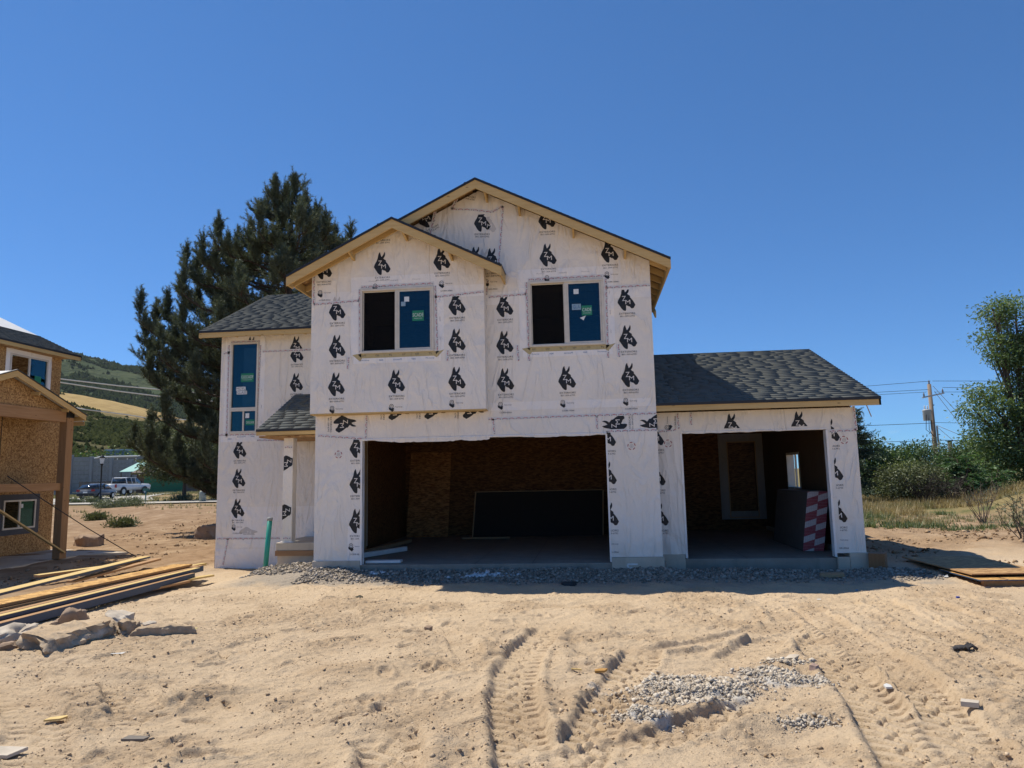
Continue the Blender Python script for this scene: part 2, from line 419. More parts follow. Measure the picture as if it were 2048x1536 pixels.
PRINTS = [(_pr.uniform(-3.5, 9.0), _pr.uniform(-9.4, -2.2), _pr.uniform(.10, .16), _pr.uniform(.04, .075), _pr.uniform(.012, .03), _pr.uniform(0, 3.14)) for _ in range(230)]
def ground_h(x, y, fine=True):
    x = np.asarray(x, float); y = np.asarray(y, float)
    h = base_h(x, y)
    near = sstep(40, 12, np.hypot(x-3, y+9))
    h = h+.05*fbm(x, y, .35, 3, 5)*near+.25*fbm(x, y, .05, 3, 6)*sstep(8, 30, y)
    h = h+.16*fbm(x, y, .45, 4, 7, .6)*sstep(1.0, 6.0, y)*sstep(60, 25, y)*sstep(20, 8.5, np.abs(x-3)+0*y)*(np.abs(x-1.2) > 0)*((x < -6.3) | (x > 8.6) | (y > 10))+.06*fbm(x, y, 1.6, 3, 8, .6)*sstep(0, 5, y)*sstep(60, 20, y)*((x < -6.3) | (x > 8.6) | (y > 10))
    if not fine: return h
    lot = sstep(6, -1, y)*near
    wx = x+.35*fbm(x, y, .8, 2, 11); wy = y+.35*fbm(x, y, .8, 2, 12)
    h = h+near*(.040*fbm(wx, wy*1.25, 1.6, 5, 21, .52))
    ca, sa = math.cos(.5), math.sin(.5)                       # wind and boot ripples running one way
    rx, ry = ca*wx+sa*wy, -sa*wx+ca*wy
    m = sstep(-.12, .2, fbm(x, y, .5, 2, 33))
    h = h+lot*m*.024*fbm(rx*.7, ry*2.6, 2.2, 3, 41, .6)
    h = h+lot*.018*np.abs(fbm(x, y, 6, 4, 51, .62))+lot*.012*fbm(x, y, 17, 3, 61, .6)*np.clip(.6+2*fbm(x, y, .7, 2, 63), .25, 1.5)
    crum = sstep(.10, .30, fbm(x, y, .85, 3, 91, .6))*lot
    h = h+crum*(.034*np.abs(fbm(x, y, 9, 4, 93, .65))+.012*fbm(x, y, 26, 2, 94))
    for (cx, cy, ax, ay, a, t) in PRINTS:
        k = (np.abs(x-cx) < .45) & (np.abs(y-cy) < .45)
        if not np.any(k): continue
        u = (x[k]-cx)*math.cos(t)+(y[k]-cy)*math.sin(t); v = -(x[k]-cx)*math.sin(t)+(y[k]-cy)*math.cos(t); q = np.sqrt((u/ax)**2+(v/ay)**2)
        h[k] = h[k]-a*sstep(1.15, .75, q)+a*.6*np.exp(-((q-1.35)/.28)**2)
    for (cx, cy, ax, ay, a, t) in MOUNDS:
        dx = x-cx; dy = y-cy
        k = (np.abs(dx) < 3*max(ax, ay)) & (np.abs(dy) < 3*max(ax, ay))
        if not np.any(k): continue
        u = dx[k]*math.cos(t)+dy[k]*math.sin(t); v = -dx[k]*math.sin(t)+dy[k]*math.cos(t)
        q = (u/ax)**2+(v/ay)**2
        rough = np.clip(1+.9*fbm(x[k], y[k], 11, 4, 71, .65), .3, 1.5)
        h[k] = h[k]+a*np.exp(-q)*rough
    for (pts, hw, dep, lug) in TRACKS:
        P = np.array(pts); lo = P.min(0)-.5; hi = P.max(0)+.5
        k = (x > lo[0]) & (x < hi[0]) & (y > lo[1]) & (y < hi[1])
        if not np.any(k): continue
        X = x[k]; Y = y[k]; best = np.full(X.shape, 9.); S = np.zeros(X.shape); D = np.zeros(X.shape); s0 = 0.
        for a, b in zip(P[:-1], P[1:]):
            d = b-a; L = np.hypot(*d); t = np.clip(((X-a[0])*d[0]+(Y-a[1])*d[1])/L**2, 0, 1)
            ex = X-(a[0]+t*d[0]); ey = Y-(a[1]+t*d[1]); r = np.hypot(ex, ey)
            sg = np.sign(ex*d[1]-ey*d[0]); u = r < best
            best = np.where(u, r, best); S = np.where(u, s0+t*L, S); D = np.where(u, sg*r, D); s0 += L
        wv = .03*fbm(X, Y, 3, 2, 81); q = (best+wv)/hw
        fade = sstep(0, .35, S)*sstep(0, .35, s0-S)*np.clip(.9+1.0*fbm(X, Y, 1.3, 2, 82), .55, 1)
        flat = sstep(1.12, .88, q)
        lip = np.exp(-((q-1.28)/.2)**2)*(.6+1.2*np.clip(fbm(X, Y, 6, 3, 83)+.3, 0, 1))
        jx = .012*fbm(X, Y, 9, 2, 84)
        side = (np.abs(q) > .42)
        ph = (S+.35*np.abs(D)+jx+.07*(D > 0))/.145
        gro = sstep(.24, .13, np.abs((ph % 1)-.5))*sstep(1.02, .9, q)          # narrow lateral grooves on the shoulders
        zig = sstep(.026, .010, np.abs(D-.05*(np.abs(((S+jx)/.29 % 1)-.5)*4-1)))
        mid_ = sstep(.15, .07, np.abs(((S+.9*D+jx)/.145 % 1)-.5))
        lugs = -np.where(side, gro, np.maximum(zig, .7*mid_))*np.clip(.8+1.5*fbm(X, Y, 2.5, 3, 85), .15, 1.15)
        cur = h[k]; sm = base_h(X, Y)+.045*.35*fbm(X, Y, 1.6, 2, 21)
        cur = cur+(sm-cur)*flat*fade*.92-dep*.6*flat*fade+dep*.55*lip*fade+flat*fade*lug*.040*lugs
        h[k] = cur
    d_ = h-base_h(x, y); h = h-lot*np.where(d_ > .055, (d_-.055)*.6, 0)
    # dug-in ground under the slab and walls stays below them
    ins = sstep(-.15, .1, x+2.3)*sstep(8.5, 8.25, x)*sstep(.0, .25, y)*sstep(9, 8.5, y)
    h = h-(h+.30)*ins*(h > -.30)
    return h
def gz(x, y): return float(ground_h(np.array([x]), np.array([y]))[0])

def _axis(segs):
    out = []
    for (a, b, st) in segs:
        n = max(1, int(round((b-a)/st))); out += list(a+(b-a)*np.arange(n)/n)
    return out
def _grow(a, b, st, k=1.22):
    out = []; x = a; s = st; sg = 1 if b > a else -1
    while (x < b) if sg > 0 else (x > b): out.append(x); x += sg*s; s *= k
    out.append(b); return out
gx = sorted(set(np.round(_grow(-10, -4200, .12, 1.16)[1:] + _axis([(-10, -5, .07), (-5, -2.6, .035), (-2.6, 8.6, .020), (8.6, 9.6, .03), (9.6, 14, .06)]) + _grow(14, 4200, .1, 1.16), 4)))
gy = sorted(set(np.round(_grow(-10.3, -900, .05, 1.35)[1:] + _axis([(-10.3, -9.6, .05), (-9.6, -6.6, .0115), (-6.6, -4.6, .017), (-4.6, -2.5, .028), (-2.5, .8, .05), (.8, 12, .12)]) + _grow(12, 6000, .16, 1.1), 4)))
GX, GY = np.meshgrid(np.array(gx), np.array(gy))
gxf, gyf = GX.ravel(), GY.ravel()
GZ = ground_h(gxf, gyf)
nx, ny = len(gx), len(gy)
I = np.arange(nx*ny).reshape(ny, nx)
GF = np.stack([I[:-1,:-1], I[:-1,1:], I[1:,1:], I[1:,:-1]], -1).reshape(-1, 4)
# what the soil is made of: R white plaster dust, G gravel fines, B dug brown loam, A dry turf
def blob(x, y, cx, cy, rx, ry, t=0):
    u = (x-cx)*math.cos(t)+(y-cy)*math.sin(t); v = -(x-cx)*math.sin(t)+(y-cy)*math.cos(t)
    return np.exp(-((u/rx)**2+(v/ry)**2)**1.5)
nz = fbm(gxf, gyf, 3.5, 5, 101, .65); nz2 = fbm(gxf, gyf, .5, 4, 111)
dust = np.maximum.reduce([1.1*blob(gxf, gyf, 4.72, -7.45, .36, .26, -.4), .8*blob(gxf, gyf, 3.5, -8.42, .24, .13, -.6), .75*blob(gxf, gyf, 3.95, -7.85, .5, .28), .5*blob(gxf, gyf, 4.95,-7.0,.2,.1), .45*blob(gxf, gyf, -2.75, -5.75, .6, .4),.35*blob(gxf,gyf,3.25,-7.7,.3,.25)])
dust = np.clip(sstep(.25, .8, dust*(1+1.6*nz)), 0, 1)
grav = sstep(-1.7, -.9, gyf+.5*nz)*sstep(1.4, .4, gyf)*sstep(-3.9, -3.0, gxf)*sstep(9.4, 8.7, gxf)
loam = np.clip(sstep(1.0, 5.0, gyf+2*nz2+1.5*sstep(-5.5,-8.5,gxf))*.85+sstep(-6.2, -7.6, gxf)*sstep(-4, -1, gyf)*.8, 0, 1)
crumb = sstep(.10, .30, fbm(gxf, gyf, .85, 3, 91, .6))*sstep(1, -1, gyf)*sstep(-20, -11, gyf)
for (cx, cy, ax, ay, a, t) in MOUNDS: crumb = np.maximum(crumb, np.exp(-(((gxf-cx)/(ax*1.3))**2+((gyf-cy)/(ay*1.3))**2)))
loam = np.maximum(loam, .32*np.clip(crumb*(.9+1.2*nz), 0, 1))
turf = np.clip(sstep(13, 19, gyf+8*nz2)*sstep(9, 12, gxf)+sstep(34, 50, gyf)*(.6+nz2)+sstep(40, 60, np.abs(gxf-3))*.8, 0, 1)
g = G('sandy_soil'); W = g.W()
sp = g.n('ShaderNodeSeparateColor'); at_ = g.n('ShaderNodeAttribute', attribute_name='soil'); g.l(at_.outputs['Color'], sp.inputs[0])
n1 = g.noise(W, .9, 6, .6); n2 = g.noise(W, 14, 6, .7); n3 = g.noise(W, 70, 4, .7); n4 = g.noise(W, 4.5, 6, .7, .4)
c = g.mix(g.rng(n1, .32, .68), (.49,.365,.235), (.56,.43,.29))
c = g.mix(g.rng(n4, .5, .72, 0, .35), c, (.43,.31,.195))
c = g.mix(g.rng(n2, .3, .75, 0, .35), c, (.60,.47,.325))
c = g.mix(g.rng(n3, .57, .68, 0, .75), c, (.22,.15,.09))
c = g.mix(g.rng(n3, .36, .28, 0, .5), c, (.66,.54,.385))
n5 = g.noise(W, 2.0, 7, .7, .5); lm = g.mix(g.rng(n5, .35, .65), (.185,.11,.058), (.34,.225,.132)); lm = g.mix(g.rng(n2, .35, .7, 0, .5), lm, (.22,.135,.075)); lm = g.mix(g.rng(n1, .52, .64, 0, .6), lm, (.42,.30,.19))
c = g.mix(g.math('MULTIPLY', sp.outputs[2], .9), c, lm)
gc = g.mix(g.rng(n3, .3, .7), (.22,.19,.155), (.40,.35,.29)); c = g.mix(g.math('MULTIPLY', sp.outputs[1], .85), c, gc)
tf = g.mix(g.rng(n2, .35, .7), (.15,.125,.055), (.33,.25,.12)); tf = g.mix(g.rng(n1, .5, .62), tf, (.10,.115,.045))
c = g.mix(at_.outputs['Alpha'], c, tf)
dc = g.mix(g.rng(n2, .3, .7), (.40,.37,.325), (.60,.575,.53)); c = g.mix(g.math('MULTIPLY', sp.outputs[0], .85), c, dc)
bm1 = g.bump(n3, .8, .014); bm2 = g.bump(n2, .7, .04, bm1)
M_SOIL = g.done(c, .95, bm2, .1)
soil = np.stack([dust, grav, loam, turf], -1)
ground = link('ground', tri_mesh('ground', np.stack([gxf, gyf, GZ], -1), GF, [M_SOIL], True, {'soil': soil}))
tag(ground, 'bare sandy construction lot with tyre tracks running out to dry turf', None, None, 'structure')

# ---- hills on the left
def m_matte(name, a, b):
    g = G(name); return g.done(g.mix(g.attr('tone'), a, b), .98, None, .0)

def hill_grid(name, az0, az1, n_az, radii, hf, mat):
    A = np.linspace(az0, az1, n_az); R = np.array(radii); AA, RR = np.meshgrid(A, R)
    X = CAM[0]+RR*np.sin(AA); Y = CAM[1]+RR*np.cos(AA); Z = hf(AA, RR, X, Y)
    J = np.arange(AA.size).reshape(AA.shape)
    F = np.stack([J[:-1,:-1], J[1:,:-1], J[1:,1:], J[:-1,1:]], -1).reshape(-1, 4)
    return tri_mesh(name, np.stack([X.ravel(), Y.ravel(), Z.ravel()], -1), F, [mat], True), X, Y, Z
D2 = math.pi/180
AZK = np.array([-75, -60, -48, -42.5, -38, -34, -30, -26, -20, -12, -5])*D2
FH = np.array([75, 72, 66, 64, 58, 49, 40, 30, 18, 6, 0])          # near grassy shoulder, top height
MH = np.array([420, 390, 345, 305, 282, 255, 225, 190, 140, 60, 5])   # wooded mountain behind
def h_fore(A, Rr, X, Y):
    t = np.clip((Rr-150)/(520-150), 0, 1.0)
    prof = np.where(t < 1, t**1.25, 1)
    over = np.clip((Rr-520)/300, 0, 1)
    return np.interp(A, AZK, FH)*(prof-.75*over)*(1+.10*fbm(X, Y, .012, 4, 201))+1.2*fbm(X, Y, .05, 3, 203)+.3
def h_mount(A, Rr, X, Y):
    t = np.clip((Rr-700)/(1750-700), 0, 1); over = np.clip((Rr-1750)/600, 0, 1)
    return np.interp(A, AZK, MH)*(t**.9-.5*over)*(1+.22*fbm(X, Y, .0035, 5, 211))+6*fbm(X, Y, .02, 4, 215)
g = G('hill_grass'); W = g.W()
n1 = g.noise(W, .02, 5, .6); n2 = g.noise(W, .16, 5, .65); n3 = g.noise(W, .006, 3)
c = g.mix(g.rng(n2, .3, .7), (.30,.205,.085), (.42,.30,.13))
hh = g.n('ShaderNodeSeparateXYZ'); g.l(W, hh.inputs[0])
gr = g.mix(g.rng(n2, .3, .7), (.045,.050,.020), (.12,.10,.042))
low = g.rng(g.math('ADD', hh.outputs[2], g.math('MULTIPLY', n1, 22)), 56, 44)
c = g.mix(low, c, gr)
M_HILLG = g.done(c, .95, g.bump(n2, .6, 1.5), .05)
g = G('mountain_woods'); W = g.W()
n1 = g.noise(W, .012, 5, .65); n2 = g.noise(W, .07, 5, .65); n3 = g.noise(W, .004, 3)
c = g.mix(g.rng(n2, .35, .65), (.028,.048,.022), (.068,.090,.040)); c = g.mix(g.rng(n3, .5, .62, 0, .5), c, (.095,.105,.05))
M_MOUNT = g.done(c, .95, g.bump(g.math('ADD', n2, g.math('MULTIPLY', n1, 2.)), .9, 8), .05)
fore_me, FX, FY, FZ = hill_grid('grassy_hillside', -75*D2, -5*D2, 150, np.linspace(150, 820, 70), h_fore, M_HILLG)
tag(link('grassy_hillside', fore_me), 'tan grassy hillside dotted with scrub', None, None, 'structure')
mo_me, MX, MY, MZ = hill_grid('wooded_mountain', -75*D2, -5*D2, 220, np.linspace(700, 2350, 90), h_mount, M_MOUNT)
tag(link('wooded_mountain', mo_me), 'dark green wooded mountain ridge', None, None, 'structure')
# scrub and woods on them: tens of thousands of small rough clumps
_t = (1+5**.5)/2
ICO_V = np.array([(-1,_t,0),(1,_t,0),(-1,-_t,0),(1,-_t,0),(0,-1,_t),(0,1,_t),(0,-1,-_t),(0,1,-_t),(_t,0,-1),(_t,0,1),(-_t,0,-1),(-_t,0,1)])/1.902
ICO_F = np.array([(0,11,5),(0,5,1),(0,1,7),(0,7,10),(0,10,11),(1,5,9),(5,11,4),(11,10,2),(10,7,6),(7,1,8),(3,9,4),(3,4,2),(3,2,6),(3,6,8),(3,8,9),(4,9,5),(2,4,11),(6,2,10),(8,6,7),(9,8,1)])
def clumps(pos, size, rng, flat=.8, jag=.35, tone=None):
    """many rough lumps as one triangle soup"""
    n = len(pos); V = ICO_V[None]*(1+rng.uniform(-jag, jag, (n, 12, 1)))
    ang = rng.uniform(0, 6.28, n); c, s = np.cos(ang)[:, None], np.sin(ang)[:, None]
    V = np.stack([V[..., 0]*c-V[..., 1]*s, V[..., 0]*s+V[..., 1]*c, V[..., 2]*flat], -1)*np.asarray(size)[:, None, None]+np.asarray(pos)[:, None]
    F = ICO_F[None]+12*np.arange(n)[:, None, None]
    tn = rng.uniform(0, 1, n) if tone is None else tone
    return V.reshape(-1, 3), F.reshape(-1, 3), np.repeat(tn, 12)
def tufts(pos, size, rng, tall=1.0, k=5):
    """far bushes: low ragged cones, five faces each"""
    n = len(pos); a = rng.uniform(0, 6.28, (n, 1))+np.arange(k)[None]*6.283/k; r = rng.uniform(.5, 1.1, (n, k))
    ring = np.stack([np.cos(a)*r, np.sin(a)*r, rng.uniform(-.35, .25, (n, k))], -1)
    top = np.stack([rng.uniform(-.4, .4, n), rng.uniform(-.4, .4, n), tall*rng.uniform(.7, 1.3, n)], -1)[:, None]
    V = np.concatenate([ring, top], 1)*np.asarray(size)[:, None, None]+np.asarray(pos)[:, None]
    i = np.arange(k); F = np.stack([i, (i+1) % k, np.full(k, k)], -1)[None]+(k+1)*np.arange(n)[:, None, None]
    return V.reshape(-1, 3), F.reshape(-1, 3), np.repeat(rng.uniform(0, 1, n), k+1)
rng = np.random.default_rng(4)
def scatter_hill(hf, n, r0, r1, az0, az1, mask):
    A = rng.uniform(az0*D2, az1*D2, n); Rr = np.sqrt(rng.uniform(r0*r0, r1*r1, n))
    X = CAM[0]+Rr*np.sin(A); Y = CAM[1]+Rr*np.cos(A); Z = hf(A, Rr, X, Y)
    k = mask(A, Rr, X, Y, Z); return np.stack([X, Y, Z], -1)[k], Rr[k]
M_SCRUB = m_matte('scrub_leaf', (.012,.018,.007), (.040,.046,.018))
p, Rr = scatter_hill(h_fore, 70000, 170, 560, -48, -14, lambda A, R_, X, Y, Z: (fbm(X, Y, .03, 5, 231, .6)+rng.uniform(-.12,.12,len(A)) > np.interp(Z/np.interp(A, AZK, FH), [0, .4, .75, .9, 1.05], [-.25, -.10, .0, .16, .34])))
sz = rng.uniform(.5, 1.5, len(p)); p[:, 2] += sz*.2
V, F, tn = tufts(p, sz, rng, .9)
tag(link('hillside_scrub', tri_mesh('hillside_scrub', V, F, [M_SCRUB], False, {'tone': tn})), 'dark green oak scrub scattered over the tan hillside', None, None, 'stuff')
M_WOODS = m_matte('woods_leaf', (.009,.016,.008), (.026,.036,.016))
p, Rr = scatter_hill(h_mount, 60000, 850, 1900, -46, -16, lambda A, R_, X, Y, Z: fbm(X, Y, .012, 5, 241, .6)+rng.uniform(-.15,.15,len(A)) > -.15)
sz = rng.uniform(1.8, 4.2, len(p)); p[:, 2] += sz*.2
V, F, tn = tufts(p, sz, rng, 1.3)
tag(link('mountain_forest', tri_mesh('mountain_forest', V, F, [M_WOODS], False, {'tone': tn})), 'dense dark green forest covering the far mountain', None, None, 'stuff')
# ------------------------------------------------------------------ shared materials
M_WRAP = m_wrap(); M_INK = m_print('print_black', (.018,.019,.022)); M_INKW = m_print('print_clear', (.74,.69,.64), (.66,.61,.56))
M_FADE = m_print('print_faded', (.55,.51,.47)); M_TAPE = m_tape(); M_OSB = m_osb()
M_OSBDK = m_osb('osb_shaded', (.42,.33,.29))  # OSB copy with the dimness of the interiors put into its colour
M_FASC = m_wood('fascia_wood', (.52,.345,.14), (.62,.44,.20), 0); M_FASCY = m_wood('fascia_wood_side', (.50,.335,.135), (.60,.425,.195), 1)
M_STUD = m_wood('stud_wood', (.40,.27,.15), (.50,.36,.21), 2)
M_SHING = m_shingle(); M_DRIP = plain('black_drip_edge', (.018,.018,.02), .45, .4)
M_CONC = m_concrete(); M_GLASS = m_glass(); M_VINYL = plain('almond_vinyl', (.62,.57,.49), .4, .4)
M_FLASH = m_print('white_flashing', (.84,.80,.76)); M_TAN = m_print('tan_flashing_tape', (.46,.37,.19))
M_STICKG = plain('green_sticker', (.02,.20,.115), .5, .3); M_STICKW = plain('white_sticker', (.70,.72,.72), .5, .3)
M_BLUEINK = m_print('print_blue', (.06,.16,.34)); M_GREYINK = m_print('print_grey', (.36,.36,.37)); M_REDINK = m_print('print_red', (.36,.10,.10))
g = G('darkening_screen'); _tr = g.n('ShaderNodeBsdfTransparent'); _df = g.n('ShaderNodeBsdfDiffuse'); _df.inputs[0].default_value = (.012,.012,.013,1); _mx = g.n('ShaderNodeMixShader'); _mx.inputs[0].default_value = .62
g.l(_tr.outputs[0], _mx.inputs[1]); g.l(_df.outputs[0], _mx.inputs[2]); g.l(_mx.outputs[0], g.t.nodes['Material Output'].inputs[0]); M_SCREEN = g.m  # dark see-through sheet, added to blacken the open sashes
M_WHITE = plain('white_paint', (.72,.71,.69), .5, .3)

# ------------------------------------------------------------------ house building blocks
def wall_panel(name, plane, c0, th, outer, holes, mat, parent):
    """flat panel with openings. plane 'y': loops are (x, z), front face at y=c0, back at c0+th; plane 'x': loops are (y, z)"""
    loops = [[Vector((a, b, 0)) for a, b in outer]]+[[Vector((a, b, 0)) for a, b in h] for h in holes]
    tris = tessellate_polygon(loops); pts = [p for l_ in loops for p in l_]; n = len(pts)
    if plane == 'y': mk = lambda p, d: (p.x, c0+d, p.y)
    else: mk = lambda p, d: (c0+d, p.x, p.y)
    V = [mk(p, 0) for p in pts]+[mk(p, th) for p in pts]
    F = [tuple(t) for t in tris]+[tuple(i+n for i in t)[::-1] for t in tris]
    b = 0
    for l_ in loops:
        k = len(l_)
        for i in range(k): F.append((b+i, b+(i+1) % k, b+(i+1) % k+n, b+i+n))
        b += k
    m = MB(); m.add(V, F); return m.build(name, mat, parent)
def rect(a0, a1, b0, b1): return [(a0, b0), (a1, b0), (a1, b1), (a0, b1)]

_rs = random.Random(11)
def shingles(name, e0, e1, r1, r0, parent, n=None, exp=.143, tone=(.15,.95), thick=.022):
    """every shingle of a roof slope as its own wedge. e0-e1 eave, r0-r1 ridge"""
    e0, e1, r1, r0 = map(Vector, (e0, e1, r1, r0))
    nrm = (e1-e0).cross(r0-e0).normalized()
    if nrm.z < 0: nrm = -nrm
    L = ((r0-e0)-(e1-e0).normalized()*((r0-e0).dot((e1-e0).normalized()))).length
    rows = max(1, int(L/exp)); V = []; F = []; T = []
    for i in range(rows+1):
        t0 = i*exp/L; t1 = min(1.0, (i+1.02)*exp/L)
        if t0 >= .995: break
        a0, b0 = e0.lerp(r0, t0), e1.lerp(r1, t0); a1, b1 = e0.lerp(r0, t1), e1.lerp(r1, t1)
        W_ = (b0-a0).length; x = -_rs.uniform(0, .25)
        while x < W_:
            wd = _rs.choice((.2, .3, .4, .5, .33)); xa = max(0, x); xb = min(W_, x+wd-.003); x += wd
            if xb-xa < .01: continue
            up = thick*1.0; jit = 0.0
            f0, f1 = xa/W_, xb/W_; sl = (a1-a0).normalized()*jit
            p = [a0.lerp(b0, f0)+sl, a0.lerp(b0, f1)+sl, a1.lerp(b1, f1), a1.lerp(b1, f0)]
            b = len(V)
            V += [p[0], p[1], p[2], p[3], p[0]+nrm*up, p[1]+nrm*up, p[2]+nrm*.003, p[3]+nrm*.003]
            F += [(b+4,b+5,b+6,b+7),(b,b+1,b+5,b+4),(b+1,b+2,b+6,b+5),(b+3,b,b+4,b+7)]
            T += [min(1, max(0, _rs.gauss(.62, .04) if _rs.random() < .80 else _rs.gauss(.44, .04)))]*8
    me = tri_mesh(name, [tuple(v) for v in V], F, [M_SHING], False, {'tone': T})
    o = link(name, me, parent); o['kind'] = 'stuff'
    return o
def slope_deck(e0, e1, r1, r0, th=.02):
    """roof sheathing under the shingles"""
    P = [Vector(p) for p in (e0, e1, r1, r0)]; nrm = (P[1]-P[0]).cross(P[3]-P[0]).normalized()
    if nrm.z < 0: nrm = -nrm
    m = MB(); m.prism(P, -nrm*th); return m
def roof_slope(name, e0, e1, r1, r0, parent, shing=True):
    o = slope_deck(e0, e1, r1, r0).build(name, M_OSB, parent)
    if shing: shingles('shingles', e0, e1, r1, r0, o)
    return o

# ---- print on the wrap
def text_tris(txt, size, font=None):
    cu = bpy.data.curves.new('t', 'FONT'); cu.body = txt; cu.size = size; cu.align_x = 'CENTER'; cu.align_y = 'CENTER'
    cu.resolution_u = 2
    o = bpy.data.objects.new('t', cu); COL.objects.link(o)
    dg = bpy.context.evaluated_depsgraph_get(); dg.update()
    me = o.evaluated_get(dg).to_mesh(); V = np.array([v.co[:2] for v in me.vertices]); F = [tuple(p.vertices) for p in me.polygons]
    o.evaluated_get(dg).to_mesh_clear(); bpy.data.objects.remove(o); bpy.data.curves.remove(cu)
    return V, F
_txt = {}
def text_part(txt, width, height, cx, cz, lift, m, out, slant=0.0, bold=1.0):
    if txt not in _txt: _txt[txt] = text_tris(txt, 1.0)
    V, F = _txt[txt]; lo, hi = V.min(0), V.max(0)
    x = (V[:, 0]-(lo[0]+hi[0])/2)/(hi[0]-lo[0])*width; z = (V[:, 1]-(lo[1]+hi[1])/2)/(hi[1]-lo[1])*height
    x = x+slant*z
    out.add([(cx+a, -lift, cz+b) for a, b in zip(x, z)], F, m)
MULE = [(685,550),(700,620),(722,695),(735,735),(775,695),(812,640),(838,575),(852,555),(866,600),(868,650),(860,705),(838,748),(802,790),(845,830),(888,858),(903,895),(896,915),(950,980),(1000,1052),(1040,1130),(1068,1180),(1060,1208),(1030,1252),(1012,1292),(972,1312),(920,1306),(900,1272),(868,1242),(820,1226),(755,1188),(750,1250),(748,1345),(735,1382),(706,1391),(650,1366),(592,1302),(550,1232),(500,1152),(465,1100),(470,1058),(500,980),(560,880),(598,775),(612,690),(630,620),(658,572)]
MS = .48/840
MULE = [((x-766)*MS, (970-y)*MS) for x, y in MULE]
def mule_mb(head=True, text=True, ink=0):
    m = MB()
    if head:
        tr = tessellate_polygon([[Vector((x, z, 0)) for x, z in MULE]])
        m.add([(x, 0, z) for x, z in MULE], tr, ink)
        for ch, wd, hh, cx, cz in (('Z', .078, .098, -.045, .012), ('M', .095, .085, .028, -.062)):
            text_part(ch, wd, hh, cx, cz, .0015, 1, m)
    if text:
        text_part('EXTERIORS', .31, .036, .005, -.292, 0, ink, m)
        text_part('801-309-6792', .285, .030, .008, -.345, 0, ink, m)
    return m
def wrapmark_mb(code=True, name=True):
    m = MB()
    n = 14; ring = [(math.cos(6.283*k/n), math.sin(6.283*k/n)) for k in range(n)]
    for k in range(n):
        a, b = ring[k], ring[(k+1) % n]
        m.add([(a[0]*.042-.10, 0, a[1]*.042+.02), (b[0]*.042-.10, 0, b[1]*.042+.02), (b[0]*.033-.10, 0, b[1]*.033+.02), (a[0]*.033-.10, 0, a[1]*.033+.02)], [(0,1,2,3)], 0)
    m.add([(-.155,0,.0),(-.10,0,-.03),(-.045,0,-.01),(-.06,0,-.045),(-.045,0,-.055),(-.08,0,-.095),(-.15,0,-.045)], [(0,1,2,3,4,5,6)], 0)
    text_part('n', .03, .028, -.10, .022, 0, 0, m)
    if name: text_part('Tech-wrap', .15, .028, .045, -.002, 0, 0, m, .25)
    if code: text_part('CCRR-0566', .24, .028, .0, -.15, 0, 0, m)
    return m
_cache = {}
def stamp(parent, kind, x, y, z, rot=0., clip=None, faded=False, name=None):
    """one printed mark on a wrapped wall facing -y. clip: (xmin, xmax, zmin, zmax) in metres around its centre"""
    key = (kind, round(rot, 3), clip, faded)
    if key not in _cache:
        m = {'mule': lambda: mule_mb(), 'head': lambda: mule_mb(True, False), 'text': lambda: mule_mb(False, True),
             'mark': lambda: wrapmark_mb(), 'mark_only': lambda: wrapmark_mb(False), 'code': lambda: wrapmark_mb(True, True)}[kind]()
        me = new_mesh('print', m.V, m.F, [M_FADE if faded else M_INK, M_INKW], m.M)
        bm = bmesh.new(); bm.from_mesh(me)
        bmesh.ops.rotate(bm, verts=bm.verts, cent=(0,0,0), matrix=Matrix.Rotation(rot, 3, 'Y'))
        if clip:
            for co, no in (((clip[0],0,0),(-1,0,0)), ((clip[1],0,0),(1,0,0)), ((0,0,clip[2]),(0,0,-1)), ((0,0,clip[3]),(0,0,1))):
                bmesh.ops.bisect_plane(bm, geom=bm.verts[:]+bm.edges[:]+bm.faces[:], plane_co=co, plane_no=no, clear_outer=True)
        for f in bm.faces:
            if f.normal.y > 0: f.normal_flip()
        bm.to_mesh(me); bm.free(); _cache[key] = me
    nm = name or {'mule': 'printed_logo', 'head': 'printed_logo', 'text': 'printed_text'}.get(kind, 'printed_wrap_mark')
    o = bpy.data.objects.new(nm, _cache[key]); COL.objects.link(o)
    o.location = (x, y-.004, z); o.parent = parent
    o.matrix_parent_inverse = Matrix.Translation(-wloc(parent))
    return o
def tape(parent, p, q, y, wd=.06, lift=.006):
    """seam tape from (x, z) to (x, z) on a wall facing -y"""
    a = Vector((p[0], 0, p[1])); b = Vector((q[0], 0, q[1])); d = b-a; L = d.length; d.normalize(); s = Vector((-d.z, 0, d.x))
    if s.z < 0 or (abs(s.z) < .2 and s.x > 0): s = -s
    n = max(1, int(L/.25)); V = []; F = []; uv = []
    for i in range(n+1):
        c = a+d*(L*i/n)
        for k in (-1, 1): V.append((c.x+s.x*k*wd/2, y-lift, c.z+s.z*k*wd/2)); uv.append((L*i/n, .5+.5*k))
    for i in range(n): F.append((2*i, 2*i+2, 2*i+3, 2*i+1))
    me = new_mesh('seam_tape', V, F, [M_TAPE]); ul = me.uv_layers.new(name='UVMap')
    for li, l_ in enumerate(me.loops): ul.data[li].uv = uv[l_.vertex_index]
    return link('seam_tape', me, parent)
def patch(parent, name, x0, x1, z0, z1, y, mat, lift=.003):
    m = MB(); m.box(x0, x1, y-lift, y-lift+.0015, z0, z1); return m.build(name, mat, parent)
